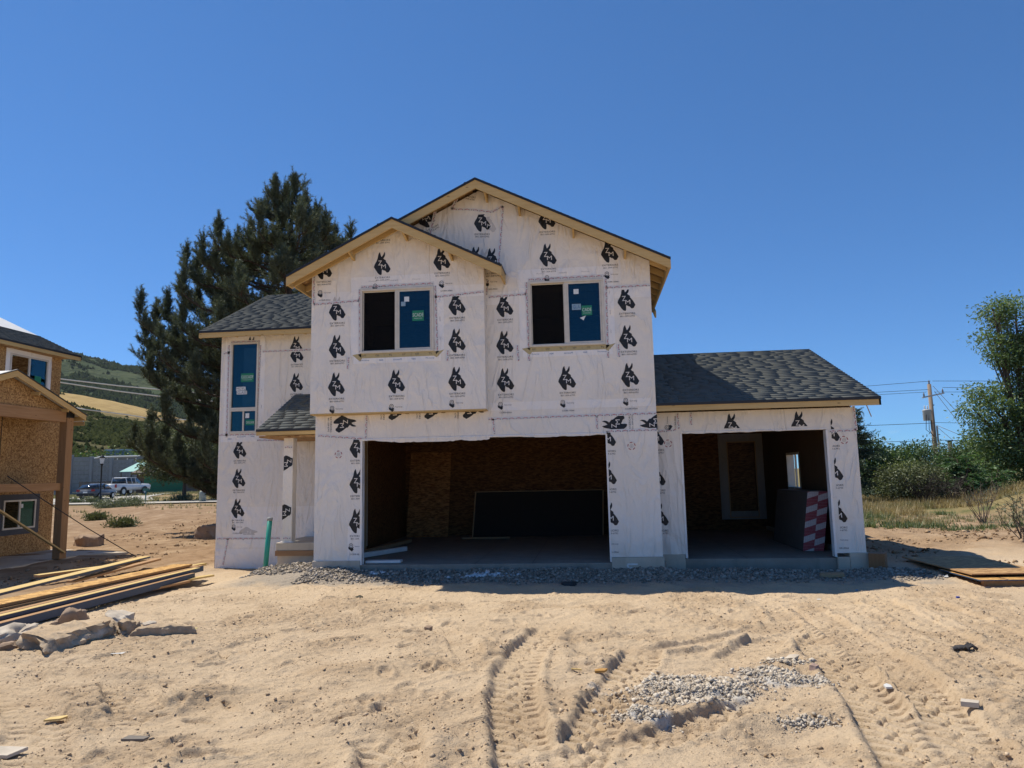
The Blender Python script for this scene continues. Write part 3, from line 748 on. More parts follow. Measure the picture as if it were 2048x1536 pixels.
def cap_sticker(parent, x, z, y):
    """round scribbled fastener sticker"""
    m = MB(); n = 12
    for r0, r1, k0, ink in ((.03, .036, 0, 0), (.008, .016, 0, 0)):
        for k in range(n):
            a, b = 6.283*k/n, 6.283*(k+.8)/n
            m.add([(x+math.cos(a)*r0, y-.004, z+math.sin(a)*r0), (x+math.cos(b)*r0, y-.004, z+math.sin(b)*r0), (x+math.cos(b)*r1, y-.004, z+math.sin(b)*r1), (x+math.cos(a)*r1, y-.004, z+math.sin(a)*r1)], [(0,1,2,3)], ink)
    for k in range(5):
        a = 6.283*k/5+.4; c = Vector((x+math.cos(a)*.068, y-.004, z+math.sin(a)*.068)); t = Vector((-math.sin(a), 0, math.cos(a))); r = Vector((math.cos(a), 0, math.sin(a)))
        m.add([c-t*.028-r*.008, c+t*.028-r*.008, c+t*.022+r*.008, c-t*.022+r*.008], [(0,1,2,3)], 1)
    return m.build('printed_cap', [M_GREYINK, M_REDINK], parent)

def frame_mb(a0, a1, b0, b1, w_, d0, d1, plane='y', m=None):
    """rectangular frame ring"""
    m = m or MB()
    for (p0, p1, q0, q1) in ((a0, a1, b0, b0+w_), (a0, a1, b1-w_, b1), (a0, a0+w_, b0+w_, b1-w_), (a1-w_, a1, b0+w_, b1-w_)):
        if plane == 'y': m.box(p0, p1, d0, d1, q0, q1)
        else: m.box(d0, d1, p0, p1, q0, q1)
    return m
def pane_mb(a0, a1, b0, b1, d, plane='y'):
    m = MB()
    if plane == 'y': m.box(a0, a1, d, d+.006, b0, b1)
    else: m.box(d, d+.006, a0, a1, b0, b1)
    return m
def slider_window(parent, x0, x1, z0, z1, y, open_left=True, label=None):
    """two-sash sliding window set in a wall facing -y"""
    f = frame_mb(x0, x1, z0, z1, .045, y-.035, y+.06).build('window', M_VINYL, parent, bevel=.004, label=label)
    xm = (x0+x1)/2-.01
    MB().box(xm-.025, xm+.025, y-.02, y+.04, z0+.045, z1-.045).build('mullion', M_VINYL, f)
    frame_mb(xm+.026, x1-.046, z0+.046, z1-.046, .035, y-.012, y+.02).build('sash', M_VINYL, f)
    pane_mb(xm+.062, x1-.082, z0+.082, z1-.082, y+.004).build('pane', M_GLASS, f)
    if open_left:                                   # dark screen added to darken the room behind the open half
        frame_mb(x0+.046, xm-.026, z0+.046, z1-.046, .018, y+.028, y+.040).build('added_screen_frame', M_VINYL, f)
        pane_mb(x0+.064, xm-.044, z0+.064, z1-.064, y+.030).build('darkening_screen', M_SCREEN, f)
    else:
        frame_mb(x0+.046, xm-.026, z0+.046, z1-.046, .035, y+.015, y+.045).build('sash', M_VINYL, f)
        pane_mb(x0+.082, xm-.062, z0+.082, z1-.082, y+.03).build('pane', M_GLASS, f)
    return f
def sticker(parent, x0, x1, z0, z1, y, mat, rows=(), ink=None, lift=.008):
    m = MB(); m.box(x0, x1, y-lift, y-lift+.001, z0, z1, 0)
    for (t, wf, hf, cz) in rows:
        b = MB(); text_part(t, (x1-x0)*wf, (z1-z0)*hf, (x0+x1)/2, (z0+z1)/2+cz*(z1-z0), 0, 1, b)
        m.add([(v[0], y-lift-.001, v[2]) for v in b.V], b.F, 1)
    return m.build('sticker', [mat, ink or M_STICKW], parent)
# ------------------------------------------------------------------ the house under construction
HX0, HX1 = -2.31, 4.50                 # garage front block
house = thing('house', 'two-storey house under construction wrapped in white printed house wrap with three-car garage', 'house', (1.1, 0, -.25))
Rm = .492                                # main roof pitch
ZP = 7.60; XP = 1.10                     # front gable peak
zroof = lambda x: ZP-Rm*abs(x-XP)
BXP, BZP, BR = -.52, 6.78, .5            # projecting bay gable
zbay = lambda x: BZP-BR*abs(x-BXP)
DOOR1 = (-1.348, 3.532, 2.475); DOOR2 = (4.993, 7.79, 2.475); RY = .5; RX1 = 8.336; BY = -.30; BX1 = 1.227; WY = 3.0; WX0 = -6.0; YB = 9.6
# foundations and slabs
MB().box(HX0-.02, -1.36, -.03, .2, -.5, .085).build('foundation', M_CONC, house, bevel=.006)
MB().box(3.54, HX1+.02, -.03, .2, -.5, .105).build('foundation', M_CONC, house, bevel=.006)
MB().box(HX1+.022, 4.97, RY-.03, RY+.2, -.5, .10).build('foundation', M_CONC, house, bevel=.006)
MB().box(7.80, 8.02, RY-.035, RY+.2, -.5, .02).build('foundation', M_CONC, house, bevel=.006)
MB().box(8.022, RX1+.02, RY-.05, RY+.3, -.5, .10).build('foundation', M_CONC, house, bevel=.006)
MB().box(RX1-.2, RX1+.02, RY+.302, 7.6, -.5, .10).build('foundation', M_CONC, house)
MB().box(WX0-.02, HX0-.03, WY+.01, YB, -.8, .0).build('foundation', M_CONC, house)
M_FLOOR = m_concrete('garage_floor_shaded', (.235,.21,.175), (.31,.28,.235))  # concrete copy darkened, interior shade put into the floor colour
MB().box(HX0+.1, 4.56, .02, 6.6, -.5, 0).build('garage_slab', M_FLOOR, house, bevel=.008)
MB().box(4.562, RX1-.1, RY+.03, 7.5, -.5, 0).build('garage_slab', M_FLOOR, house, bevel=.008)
for x in (.9, ):
    MB().box(x, x+.012, .03, 6.5, .0005, .0015).build('slab_joint', M_DRIP, house)
MB().box(2.02, 2.035, .03, 6.5, .0005, .0015).build('slab_joint', M_DRIP, house)
MB().box(6.15, 6.162, .55, 7.4, .0005, .0015).build('slab_joint', M_DRIP, house)
# spray-painted hook on the pier
m = MB(); m.bar((4.02,-.034,-.02),(3.83,-.034,-.02),.003,.03,(0,0,1)); m.bar((3.83,-.034,-.03),(3.85,-.034,-.10),.003,.03,(1,0,0)); m.bar((3.84,-.034,-.10),(3.92,-.034,-.085),.003,.028)
m.build('paint_mark', M_WHITE, house)
# front walls
w_lp = wall_panel('wrapped_wall', 'y', 0, .14, rect(HX0, DOOR1[0], .078, DOOR1[2]), [], M_WRAP, house)
w_rp = wall_panel('wrapped_wall', 'y', 0, .14, rect(DOOR1[1], HX1, .112, DOOR1[2]), [], M_WRAP, house)
w_band = wall_panel('wrapped_wall', 'y', 0, .14, rect(HX0, HX1, DOOR1[2]+.001, 2.95), [], M_WRAP, house)
WR = (2.0856, 3.5739, 4.1995, 5.5323); WB = (-1.287, .216, 4.152, 5.465)
w_up = wall_panel('wrapped_wall', 'y', 0, .14, [(HX0, 2.951), (HX1, 2.951), (HX1, zroof(HX1)-.08), (XP, ZP-.08), (HX0, zroof(HX0)-.08)],
                  [rect(*WR), rect(-2.1, 1.05, 3.1, 5.5)], M_WRAP, house)
w_bay = wall_panel('wrapped_wall', 'y', BY, .12, [(HX0, 2.98), (BX1, 2.98), (BX1, zbay(BX1)-.07), (BXP, BZP-.07), (HX0, zbay(HX0)-.07)], [rect(*WB)], M_WRAP, house)
for x in (HX0, BX1-.12):
    wall_panel('bay_side', 'x', x, .12, [(BY+.121, 2.98), (-.001, 2.98), (-.001, zbay(x+.06)-.1), (BY+.121, zbay(x+.06)-.1)], [], M_WRAP, house)
MB().box(HX0+.005, BX1-.005, BY+.005, -.003, 2.955, 2.979).build('bay_soffit', M_FASC, house)
# side and back shell
wall_panel('side_wall', 'x', HX0, .14, rect(.141, WY-.001, .08, zroof(HX0)-.12), [], M_WRAP, house)
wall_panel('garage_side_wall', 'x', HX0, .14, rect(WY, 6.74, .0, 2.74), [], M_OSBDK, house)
wall_panel('side_wall', 'x', HX1-.14, .14, [(.141, 2.45), (YB, 2.45), (YB, 5.55), (6.28, 7.15), (2.6, 5.6), (.141, 5.85)], [], M_WRAP, house)
wall_panel('back_wall', 'y', YB, .14, rect(WX0, HX1, -.5, 5.5), [], M_WRAP, house)
wall_panel('side_wall', 'x', WX0, .14, [(WY+.141, -.5), (YB, -.5), (YB, 5.4), (6.3, 7.1), (WY+.141, 5.45)], [], M_WRAP, house)
WW = (-5.73, -5.0, 2.87, 5.16)
w_wing = wall_panel('wrapped_wall', 'y', WY, .14, rect(WX0, HX0-.001, -.60, 5.34), [rect(*WW)], M_WRAP, house)
w_rg = wall_panel('wrapped_wall', 'y', RY, .14, [(HX1-.02, .10), (DOOR2[0], .10), (DOOR2[0], DOOR2[2]), (DOOR2[1], DOOR2[2]), (DOOR2[1], .092), (RX1, .092), (RX1, 2.86), (HX1-.02, 2.86)], [], M_WRAP, house)
wall_panel('side_wall', 'x', RX1-.14, .14, [(RY+.141, .1), (7.5, .1), (7.5, 2.8), (4.0, 4.5), (RY+.141, 2.85)], [rect(3.9, 5.0, 1.2, 2.1)], M_OSB, house)
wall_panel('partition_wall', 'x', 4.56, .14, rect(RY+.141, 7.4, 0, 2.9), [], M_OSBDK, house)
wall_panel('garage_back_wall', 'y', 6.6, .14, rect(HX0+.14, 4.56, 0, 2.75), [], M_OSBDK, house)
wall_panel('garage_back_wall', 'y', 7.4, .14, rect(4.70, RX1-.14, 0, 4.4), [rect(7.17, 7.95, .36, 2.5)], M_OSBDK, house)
MB().box(6.5, 8.9, 7.545, 9.8, .2, .3).build('inner_floor', M_STUD, house)
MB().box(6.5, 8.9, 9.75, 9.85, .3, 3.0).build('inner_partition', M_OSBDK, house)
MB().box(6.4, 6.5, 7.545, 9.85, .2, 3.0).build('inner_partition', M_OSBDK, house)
MB().box(8.9, 9.0, 7.545, 9.85, -.3, 3.0).build('side_wall', M_OSB, house)
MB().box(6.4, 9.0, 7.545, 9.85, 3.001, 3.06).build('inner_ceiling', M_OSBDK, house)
MB().box(HX0+.14, HX1-.14, .141, YB-.01, 2.76, 2.95).build('upper_floor', M_STUD, house)
MB().box(WX0+.14, HX0, WY+.141, YB-.01, 2.70, 2.80).build('upper_floor', M_STUD, house)
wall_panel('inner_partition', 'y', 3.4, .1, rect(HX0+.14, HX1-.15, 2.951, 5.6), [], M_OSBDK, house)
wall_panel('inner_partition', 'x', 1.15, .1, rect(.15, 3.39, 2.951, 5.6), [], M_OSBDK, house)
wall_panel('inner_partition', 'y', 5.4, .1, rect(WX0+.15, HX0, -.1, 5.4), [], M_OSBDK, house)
# rafters seen through the open sashes
for k in range(5):
    MB().box(1.3, 4.3, .5+.6*k, .54+.6*k, 5.42, 5.56).build('ceiling_joist', M_STUD, house)
    MB().box(-2.1, 1.1, .5+.6*k, .54+.6*k, 5.42, 5.56).build('ceiling_joist', M_STUD, house)
# studs on the garage side wall and header trim
for k in range(6):
    y = .30+.405*k
    MB().box(HX0+.141, HX0+.23, y, y+.36 if k < 0 else y+.34, .04, 2.74).build('stud', M_STUD, house)
M_LIN = m_wood('lining_wood', (.11,.072,.045), (.16,.108,.065), 2)
for (y0, y1, z0, z1) in ((.66, 1.6, .1, 2.78), (1.605, 2.55, .1, 2.78), (2.555, 3.5, .1, 2.78), (3.505, 3.88, .1, 2.78), (3.885, 5.02, .1, 1.19), (3.885, 5.02, 2.11, 2.78), (5.025, 6.2, .1, 2.78), (6.205, 7.39, .1, 2.78)):
    MB().box(RX1-.152, RX1-.1415, y0, y1, z0, z1).build('board_lining', M_LIN, house)
frame_mb(3.9, 5.0, 1.2, 2.1, .05, RX1-.16, RX1+.02, 'x').build('window', M_VINYL, house)
MB().box(RX1-.10, RX1-.06, 4.43, 4.47, 1.25, 2.05).build('mullion', M_VINYL, house)
# taped inner doorway
frame_mb(6.92, 8.17, .30, 2.74, .23, 7.375, 7.399).build('door_flashing', m_print('shaded_door_flashing', (.34,.33,.32)), house)  # white flashing greyed, its colour carries the shade inside the garage
frame_mb(7.15, 7.97, .34, 2.52, .03, 7.36, 7.42).build('door_frame', M_STUD, house)
# header returns of wrap hanging at the garage openings
MB().box(DOOR1[0], DOOR1[1], -.018, .16, DOOR1[2]-.035, DOOR1[2]-.001).build('header_trim', M_FLASH, house, bevel=.004)
MB().box(DOOR2[0], DOOR2[1], RY-.016, RY+.16, DOOR2[2]-.03, DOOR2[2]-.001).build('header_trim', M_FLASH, house, bevel=.004)
for (x0, x1, y, z0) in ((DOOR1[0]-.012, DOOR1[0]+.02, -.014, .0), (DOOR1[1]-.02, DOOR1[1]+.012, -.014, .02), (DOOR2[0]-.012, DOOR2[0]+.03, RY-.014, .02), (DOOR2[1]-.03, DOOR2[1]+.012, RY-.014, .02)):
    MB().box(x0, x1, y, y+.16, z0, DOOR1[2]-.036).build('jamb_wrap', M_FLASH, house, bevel=.004)
def ragged(x0, x1, y, z, n, dep, seed):
    """torn lower edge of wrap hanging under a header"""
    r = random.Random(seed); V = []; F = []; dd = dep*.5
    for i in range(n+1):
        x = x0+(x1-x0)*i/n; dd = min(dep, max(.004, dd+r.uniform(-.25, .25)*dep)); V += [(x, y, z), (x, y+.004+r.uniform(-.006, .006), z-dd)]
    for i in range(n): F.append((2*i, 2*i+1, 2*i+3, 2*i+2))
    return link('torn_wrap_edge', new_mesh('torn_wrap_edge', V, F, [M_WRAP]), house)
ragged(DOOR1[0], 1.25, -.021, DOOR1[2]-.02, 46, .075, 3); ragged(1.25, DOOR1[1], -.021, DOOR1[2]-.02, 40, .045, 4); ragged(DOOR2[0], DOOR2[1], RY-.019, DOOR2[2]-.02, 44, .03, 5)
# ---- roofs
YF = -.45; EX0, EX1 = -2.66, 4.86
r1 = roof_slope('roof', (EX1, YF, zroof(EX1)), (EX1, 6.2, zroof(EX1)), (XP, 6.2, ZP), (XP, YF, ZP), house)
r2 = roof_slope('roof', (EX0, YF+.02, zroof(EX0)), (EX0, 6.2, zroof(EX0)), (XP, 6.2, ZP), (XP, YF+.02, ZP), house)
BYF = -.75; BE0, BE1 = -2.66, 1.63
r3 = roof_slope('roof', (BE0, BYF, zbay(BE0)-.01), (BE0, -.2, zbay(BE0)-.01), (BXP, -.2, BZP-.01), (BXP, BYF, BZP-.01), house)
r4 = roof_slope('roof', (BE1, BYF, zbay(BE1)-.01), (BE1, .0, zbay(BE1)-.01), (BXP, .0, BZP-.01), (BXP, BYF, BZP-.01), house)
zb = lambda y: 5.39+.5*(y-2.55)
r5 = roof_slope('roof', (-6.36, 2.55, zb(2.55)), (HX0-.001, 2.55, zb(2.55)), (HX0-.001, 6.28, zb(6.28)), (-6.36, 6.28, zb(6.28)), house)
roof_slope('roof', (HX0, 3.2, zb(3.2)), (EX1, 3.2, zb(3.2)), (EX1, 6.28, zb(6.28)), (HX0, 6.28, zb(6.28)), house, False)
roof_slope('roof', (-6.36, 10.05, zb(2.55)), (EX1, 10.05, zb(2.55)), (EX1, 6.28, zb(6.28)), (-6.36, 6.28, zb(6.28)), house, False)
zg = lambda y: 3.0+.40*(y-.05)
r6 = roof_slope('roof', (HX1+.001, .05, zg(.05)), (8.66, .05, zg(.05)), (8.66, 4.1, zg(4.1)), (HX1+.001, 4.1, zg(4.1)), house)
roof_slope('roof', (HX1+.001, 8.15, zg(.05)), (8.66, 8.15, zg(.05)), (8.66, 4.1, zg(4.1)), (HX1+.001, 4.1, zg(4.1)), house, False)
zpz = lambda y: 2.79+.526*(y-1.1)
r7 = roof_slope('roof', (-4.10, 1.1, zpz(1.1)), (HX0-.001, 1.1, zpz(1.1)), (HX0-.001, 2.995, zpz(2.995)), (-4.02, 2.995, zpz(2.995)), house)
# rake boards with black drip edge
def rake(x0, z0, x1, z1, y, parent, h=.185, top=.024, th=.035, mat=None):
    m = MB(); m.prism([(x0, y, z0-top), (x1, y, z1-top), (x1, y, z1-top-h), (x0, y, z0-top-h)], (0, th, 0)); o = m.build('rake_board', mat or M_FASC, parent)
    d = MB(); d.prism([(x0, y-.018, z0+.012), (x1, y-.018, z1+.012), (x1, y-.018, z1-top-.012), (x0, y-.018, z0-top-.012)], (0, .017, 0)); d.build('drip_edge', M_DRIP, o)
    return o
rake(EX1, zroof(EX1), XP, ZP, YF, r1); rake(EX0, zroof(EX0), XP-.001, ZP, YF+.001, r2)
rake(BE1, zbay(BE1)-.01, BXP, BZP-.01, BYF, r4); rake(BE0, zbay(BE0)-.01, BXP-.001, BZP-.01, BYF, r3)
def eave_x(x, y0, y1, z, sgn, parent):
    MB().box(*sorted((x-.036*sgn, x)), y0, y1, z-.19, z-.022).build('fascia', M_FASCY, parent)
eave_x(EX1, YF+.036, 3.4, zroof(EX1), 1, r1); eave_x(EX0, YF+.06, 3.4, zroof(EX0), -1, r2); eave_x(BE0, BYF+.036, YF-.01, zbay(BE0)-.01, -1, r3); eave_x(BE1, BYF+.036, -.02, zbay(BE1)-.01, 1, r4)
def eave_y(y, x0, x1, z, parent, h=.13):
    o = MB().box(x0, x1, y, y+.036, z-.03-h, z-.025).build('fascia', M_FASC, parent)
    MB().box(x0, x1, y-.018, y-.001, z-.038, z+.014).build('drip_edge', M_DRIP, o)
eave_y(2.55, -6.36, HX0-.002, zb(2.55), r5); eave_y(.05, HX1+.002, 8.66, zg(.05), r6, .115); eave_y(1.1, -4.10, HX0-.002, zpz(1.1), r7, .09)
rm = MB(); rm.prism([(8.66, .05, zg(.05)-.03), (8.66, 4.1, zg(4.1)-.03), (8.66, 4.1, zg(4.1)-.16), (8.66, .05, zg(.05)-.145)], (-.036, 0, 0)); rm.build('rake_board', M_FASCY, r6)
rm = MB(); rm.prism([(-6.36, 2.6, zb(2.6)-.03), (-6.36, 6.28, zb(6.28)-.03), (-6.36, 6.28, zb(6.28)-.19), (-6.36, 2.6, zb(2.6)-.19)], (.036, 0, 0)); rm.build('rake_board', M_FASCY, r5)
rm = MB(); rm.prism([(EX1, 2.7, zb(2.7)-.03), (EX1, 6.28, zb(6.28)-.03), (EX1, 6.28, zb(6.28)-.19), (EX1, 2.7, zb(2.7)-.19)], (-.036, 0, 0)); rm.build('rake_board', M_FASCY, r1)
# soffit strips, lookouts under the rakes and rafter tails under the side eaves
for (x, y0, yw, zf) in ((-.32, BYF, BY, zbay), (.60, BYF, BY, zbay), (-1.42, BYF, BY, zbay), (1.28, YF, 0, zroof), (1.95, YF, 0, zroof), (3.02, YF, 0, zroof), (4.02, YF, 0, zroof)):
    z = zf(x)-.06
    m = MB(); m.prism([(x-.02, y0+.036, z), (x-.02, yw-.001, z), (x-.02, yw-.001, z-.20), (x-.02, yw-.10, z-.20), (x-.02, y0+.036, z-.12)], (.04, 0, 0)); m.build('lookout', M_FASCY, house)
def tails(x_in, x_out, ys, zf, dz):
    for y in ys:
        a, b = zf(x_in)-.03-dz, zf(x_out)-.03-dz
        m = MB(); m.prism([(x_in, y, a), (x_out, y, b), (x_out, y, b-.12), (x_in, y, a-.13)], (0, .038, 0)); m.build('rafter_tail', M_FASC, house)
tails(HX1+.002, EX1-.04, (-.05, .45, .95, 1.45, 1.95, 2.45), zroof, 0.0); tails(HX0-.002, EX0+.04, (-.38, .15, .75), zroof, 0.02)
for k, xx in enumerate((-5.6, -5.0, -4.4, -3.8, -3.2, -2.6)):
    m = MB(); m.prism([(xx, 2.59, zb(2.59)-.03), (xx, 2.999, zb(3.0)-.03), (xx, 2.999, 5.30), (xx, 2.59, 5.27)], (.038, 0, 0)); m.build('rafter_tail', M_FASCY, house)
m = MB(); m.bar((8.42, .12, 2.86), (8.49, .12, 2.64), .012, .02, (0, 1, 0)); m.build('hanging_strip', M_STUD, house)
# ---- windows
wb = slider_window(house, *WB, BY); wr = slider_window(house, *WR, 0)
for (wn, W4, y) in ((wb, WB, BY), (wr, WR, 0)):
    x0, x1, z0, z1 = W4
    sticker(wn, x0+.90, x0+1.0, z1-.29, z1-.19, y+.004, M_STICKW); 
sticker(wb, WB[0]+.835, WB[0]+.925, WB[3]-.38, WB[3]-.29, BY+.004, m_print('ghost_sticker', (.25,.36,.45)))
sticker(wb, WB[1]-.44, WB[1]-.205, WB[2]+.62, WB[2]+.83, BY+.004, M_STICKG, (('SCADE', .92, .34, .08), ('WINDOWS', .72, .09, -.26)))
sticker(wr, WR[1]-.44, WR[1]-.235, WR[2]+.60, WR[2]+.80, .004, M_STICKG, (('CADE', .88, .34, .08), ('WINDOWS', .72, .09, -.26)))
sticker(wr, WR[1]-.63, WR[1]-.452, WR[2]+.72, WR[2]+.84, .004, bpy.data.materials['ghost_sticker'], (('GLA', .8, .55, 0),), M_BLUEINK)
m = MB(); m.prism([(WR[1]-.48, -.006, WR[2]+.555), (WR[1]-.36, -.006, WR[2]+.597), (WR[1]-.41, -.006, WR[2]+.50)], (0, .001, 0)); m.build('sticker', M_STICKW, wr)
# tall stair window of the wing
x0, x1, z0, z1 = WW; y = WY
wt = frame_mb(x0, x1, z0+.59, z1, .045, y-.035, y+.06).build('window', M_VINYL, house, label='tall fixed stair window with green sticker')
pane_mb(x0+.05, x1-.05, z0+.64, z1-.05, y+.004).build('pane', M_GLASS, wt)
sticker(wt, x0+.27, x1-.125, z0+1.28, z0+1.50, y+.004, M_STICKG, (('CASCADE', .94, .36, .08), ('WINDOWS', .72, .09, -.26)))
sticker(wt, x0+.15, x0+.40, z0+1.07, z0+1.16, y+.004, M_STICKW, (('MOYL', .9, .7, 0),), M_INK); sticker(wt, x0+.17, x0+.44, z0+.97, z0+1.06, y+.004, M_STICKW, (('GLASS', .9, .7, 0),), M_INK)
wl = frame_mb(x0, x1, z0, z0+.588, .045, y-.035, y+.06).build('window', M_VINYL, house, label='small sliding window under the stair window')
xm = (x0+x1)/2; MB().box(xm-.02, xm+.02, y-.02, y+.04, z0+.045, z0+.54).build('mullion', M_VINYL, wl)
pane_mb(x0+.05, xm-.022, z0+.05, z0+.54, y+.006).build('pane', M_GLASS, wl); pane_mb(xm+.022, x1-.05, z0+.05, z0+.54, y+.002).build('pane', M_GLASS, wl)
sticker(wl, xm+.06, x1-.07, z0+.19, z0+.33, y+.002, M_STICKG, (('CASCADE', .9, .4, .0),)); sticker(wl, xm+.05, xm+.15, z0+.37, z0+.49, y+.002, M_STICKW)
MB().box(x0+.2, x1-.2, y+.25, y+.27, z0+.7, z1-.1).build('stair_newel', M_WHITE, house)
# flashing around the windows
def flash(par, W4, y, wd=.20, sill=True):
    x0, x1, z0, z1 = W4
    patch(par, 'flashing_strip', x0-wd, x0-.002, z0-.05, z1+.05, y, M_FLASH); patch(par, 'flashing_strip', x1+.002, x1+wd, z0-.05, z1+.05, y, M_FLASH)
    patch(par, 'flashing_strip', x0-wd, x1+wd, z1+.051, z1+.26, y, M_FLASH, .0025)
    for k, (t, mt) in enumerate((('Moistop', M_GREYINK), ('next', M_GREYINK), ('Moistop', M_GREYINK))):
        b = MB(); text_part(t, .16, .03, x0+.25+.45*k, z1+.16, .004-y, 0, b); b.build('printed_text', mt, par)
        b = MB(); text_part(t, .02, .10, x1+wd*.6, z0+.25+.4*k, .004-y, 0, b); b.build('printed_text', M_GREYINK, par)
    if sill:
        patch(par, 'flashing_strip', x0-.14, x1+.14, z0-.20, z0-.06, y, M_FLASH, .0045)
        patch(par, 'sill_tape', x0-.08, x1+.10, z0-.095, z0-.005, y, M_TAN, .006)
        m = MB(); m.prism([(x0-.16, y-.0065, z0-.02), (x0-.06, y-.0065, z0-.005), (x0+.04, y-.0065, z0-.10), (x0-.01, y-.0065, z0-.15)], (0, .0012, 0)); m.build('sill_tape', M_TAN, par)
        m = MB(); m.prism([(x1+.20, y-.0065, z0+.02), (x1+.10, y-.0065, z0-.005), (x1+.0, y-.0065, z0-.10), (x1+.05, y-.0065, z0-.13)], (0, .0012, 0)); m.build('sill_tape', M_TAN, par)
        for k in range(6):
            b = MB(); text_part(('OT', 'CO', 'TL')[k % 3], .07, .035, x0+.08+.27*k, z0-.045, .0075-y, 0, b); b.build('printed_text', M_INK, par)
        for k, (t, mt) in enumerate((('Moistop', M_BLUEINK), ('next', M_BLUEINK), ('dotsioM', M_BLUEINK), ('next', M_BLUEINK), ('Moistop', M_BLUEINK))):
            b = MB(); text_part(t, .17 if k % 2 == 0 else .08, .035, x0+.10+.33*k, z0-.14, .006-y, 0, b); b.build('printed_text', mt, par)
flash(w_bay, WB, BY); flash(w_up, WR, 0); flash(w_wing, WW, WY, .16, False)
patch(w_wing, 'flashing_strip', WW[0]-.22, WW[1]+.75, WW[2]-.22, WW[2]-.01, WY, M_FLASH, .0045)
for k in range(3):
    b = MB(); text_part(('next', 'dotsioM', 'next')[k], (.1, .22, .1)[k], .035, WW[0]+.02+.3*k, WW[2]-.09-.05*(k == 0), .006-WY, 0, b); b.build('printed_text', M_BLUEINK, w_wing)
# sheet overlaps, slightly paler
for (par, a, b, c, d, y) in ((w_bay, HX0+.002, WB[0]-.21, 5.20, 5.44, BY), (w_bay, WB[1]+.21, BX1-.002, 5.22, 5.46, BY), (w_up, BX1+.002, WR[0]-.21, 5.10, 5.36, 0), (w_up, WR[1]+.21, HX1-.002, 5.12, 5.38, 0), (w_wing, WX0+.002, -4.2, -.55, .05, WY), (w_wing, -5.55, -2.9, .07, 1.05, WY), (w_lp, -1.62, DOOR1[0]-.002, .01+.08, .75, 0), (w_up, BX1+.05, HX1-.1, 2.96, 3.12, 0)):
    patch(par, 'wrap_overlap', a, b, c, d, y, bpy.data.materials.get('wrap_overlap') or m_print('wrap_overlap', (.83,.785,.735), (.77,.72,.67)), .0018)
# ---- printed marks: photograph positions turned into points on their walls
def st(par, kind, u, v, y, rot=0., clip=None, faded=False):
    p = aty(u, v, y); return stamp(par, kind, p.x, y-(.003 if kind.startswith('mark') else 0), p.z, rot, clip, faded)
B = 9.0
for (u, v, c) in ((765,453,(-B,B,-B,.07)),(648,536,None),(764.6,527,None),(883.8,518,None),(674.6,618,(-B,B,-B,.10)),(914,607,(-B,B,-B,.15)),(674.5,693,None),(914,681,None),(673,768.5,None),(793,763,None),(914,757.5,None)):
    st(w_bay, 'mule', u, v, BY, 0, c)
st(w_bay, 'head', 674.6, 616, BY, 0, (-B,B,.105,B), True)
for (u, v, k) in ((650,586,'mark'),(893,567,'mark'),(760,573,'mark_only'),(674,818,'mark_only'),(793,814,'mark_only'),(914,806,'mark_only')): st(w_bay, k, u, v, BY)
for (u, v, c, r) in ((1009.5,611,(-B,B,-B,.18),0),(1009.6,685,None,0),(1011,760,None,0),(1134,756,None,0),(1260,750,None,0),(1256,674,None,0),(1252.5,598,(-B,B,-B,.19),0),(1096,510,None,0),(1219,502,None,0),(1093.5,436,None,0),
                     (965,441,(-B,B,-B,.13),.05),(943,366,(-B,B,-B,.03),.25),(850,434,None,-.5),(953,516,None,0),(985,519,None,0)):
    st(w_up, 'mule', u, v, 0, r, c)
st(w_up, 'head', 976, 446, 0, .05, (-.02,B,-B,.13), True); st(w_up, 'head', 970, 520, 0, 0, None, True)
for (u, v, k) in ((1011,810,'mark'),(1136,806,'mark'),(1262,802,'mark'),(1104,556,'mark_only'),(1224,549,'mark'),(983,564,'mark')): st(w_up, k, u, v, 0)
# band over the garage doors: the sheet runs sideways
for (u, v, r) in ((690,848,math.pi/2),(796,823,math.pi/2),(868,821,math.pi/2),(945,820,math.pi/2)): st(w_band, 'mule', u, v, 0, r, (-B,B,-.2,.25 if u < 700 else .12))
st(w_band, 'mule', 1229, 847, 0, -math.pi/2, (-B,B,-.13,.2)); st(w_band, 'mule', 1305, 845, 0, -math.pi/2, (-B,.09,-.14,.2))
for (u, v) in ((716,892),(716,962.5),(715,1042)): st(w_lp, 'mule', u, v, 0, 0, (-B,.045,-B,B if v > 900 else .17))
st(w_lp, 'mark', 712, 1093, 0, 0, (-B,.07,-B,B))
for (u, v) in ((1213.5,872),(1215,948),(1219,1030)): st(w_rp, 'mule', u, v, 0, 0, (.0,B,-B,B if v > 900 else .1))
st(w_rp, 'mark', 1224, 1088, 0, 0, (-.02,B,-B,B))
for (u, v) in ((1310,871),(1313,951),(1319,1031)): st(w_rg, 'mule', u, v, RY)
for (u, v) in ((1465,851),(1600,847)): st(w_rg, 'head', u, v, RY, 0, (-B,B,-.055,B))
st(w_rg, 'mark', 1335, 845, RY, -math.pi/2)
for (u, v) in ((1660,862),(1667,940),(1675,1024)): st(w_rg, 'mule', u, v, RY, 0, (.02,B,-B,B))
st(w_rg, 'mark', 1683, 1080, RY, 0, (-.05,B,-B,B))
for (u, v, c) in ((593.5,691,(-B,B,-.115,B)),(594,706,(-B,B,-B,.03)),(593,765,None),(504,691.5,(-B,B,.10,B)),(480,898,(-B,B,-B,.17)),(478,956.7,None),(476,1016.7,None)):
    st(w_wing, 'mule', u, v, WY, 0, c)
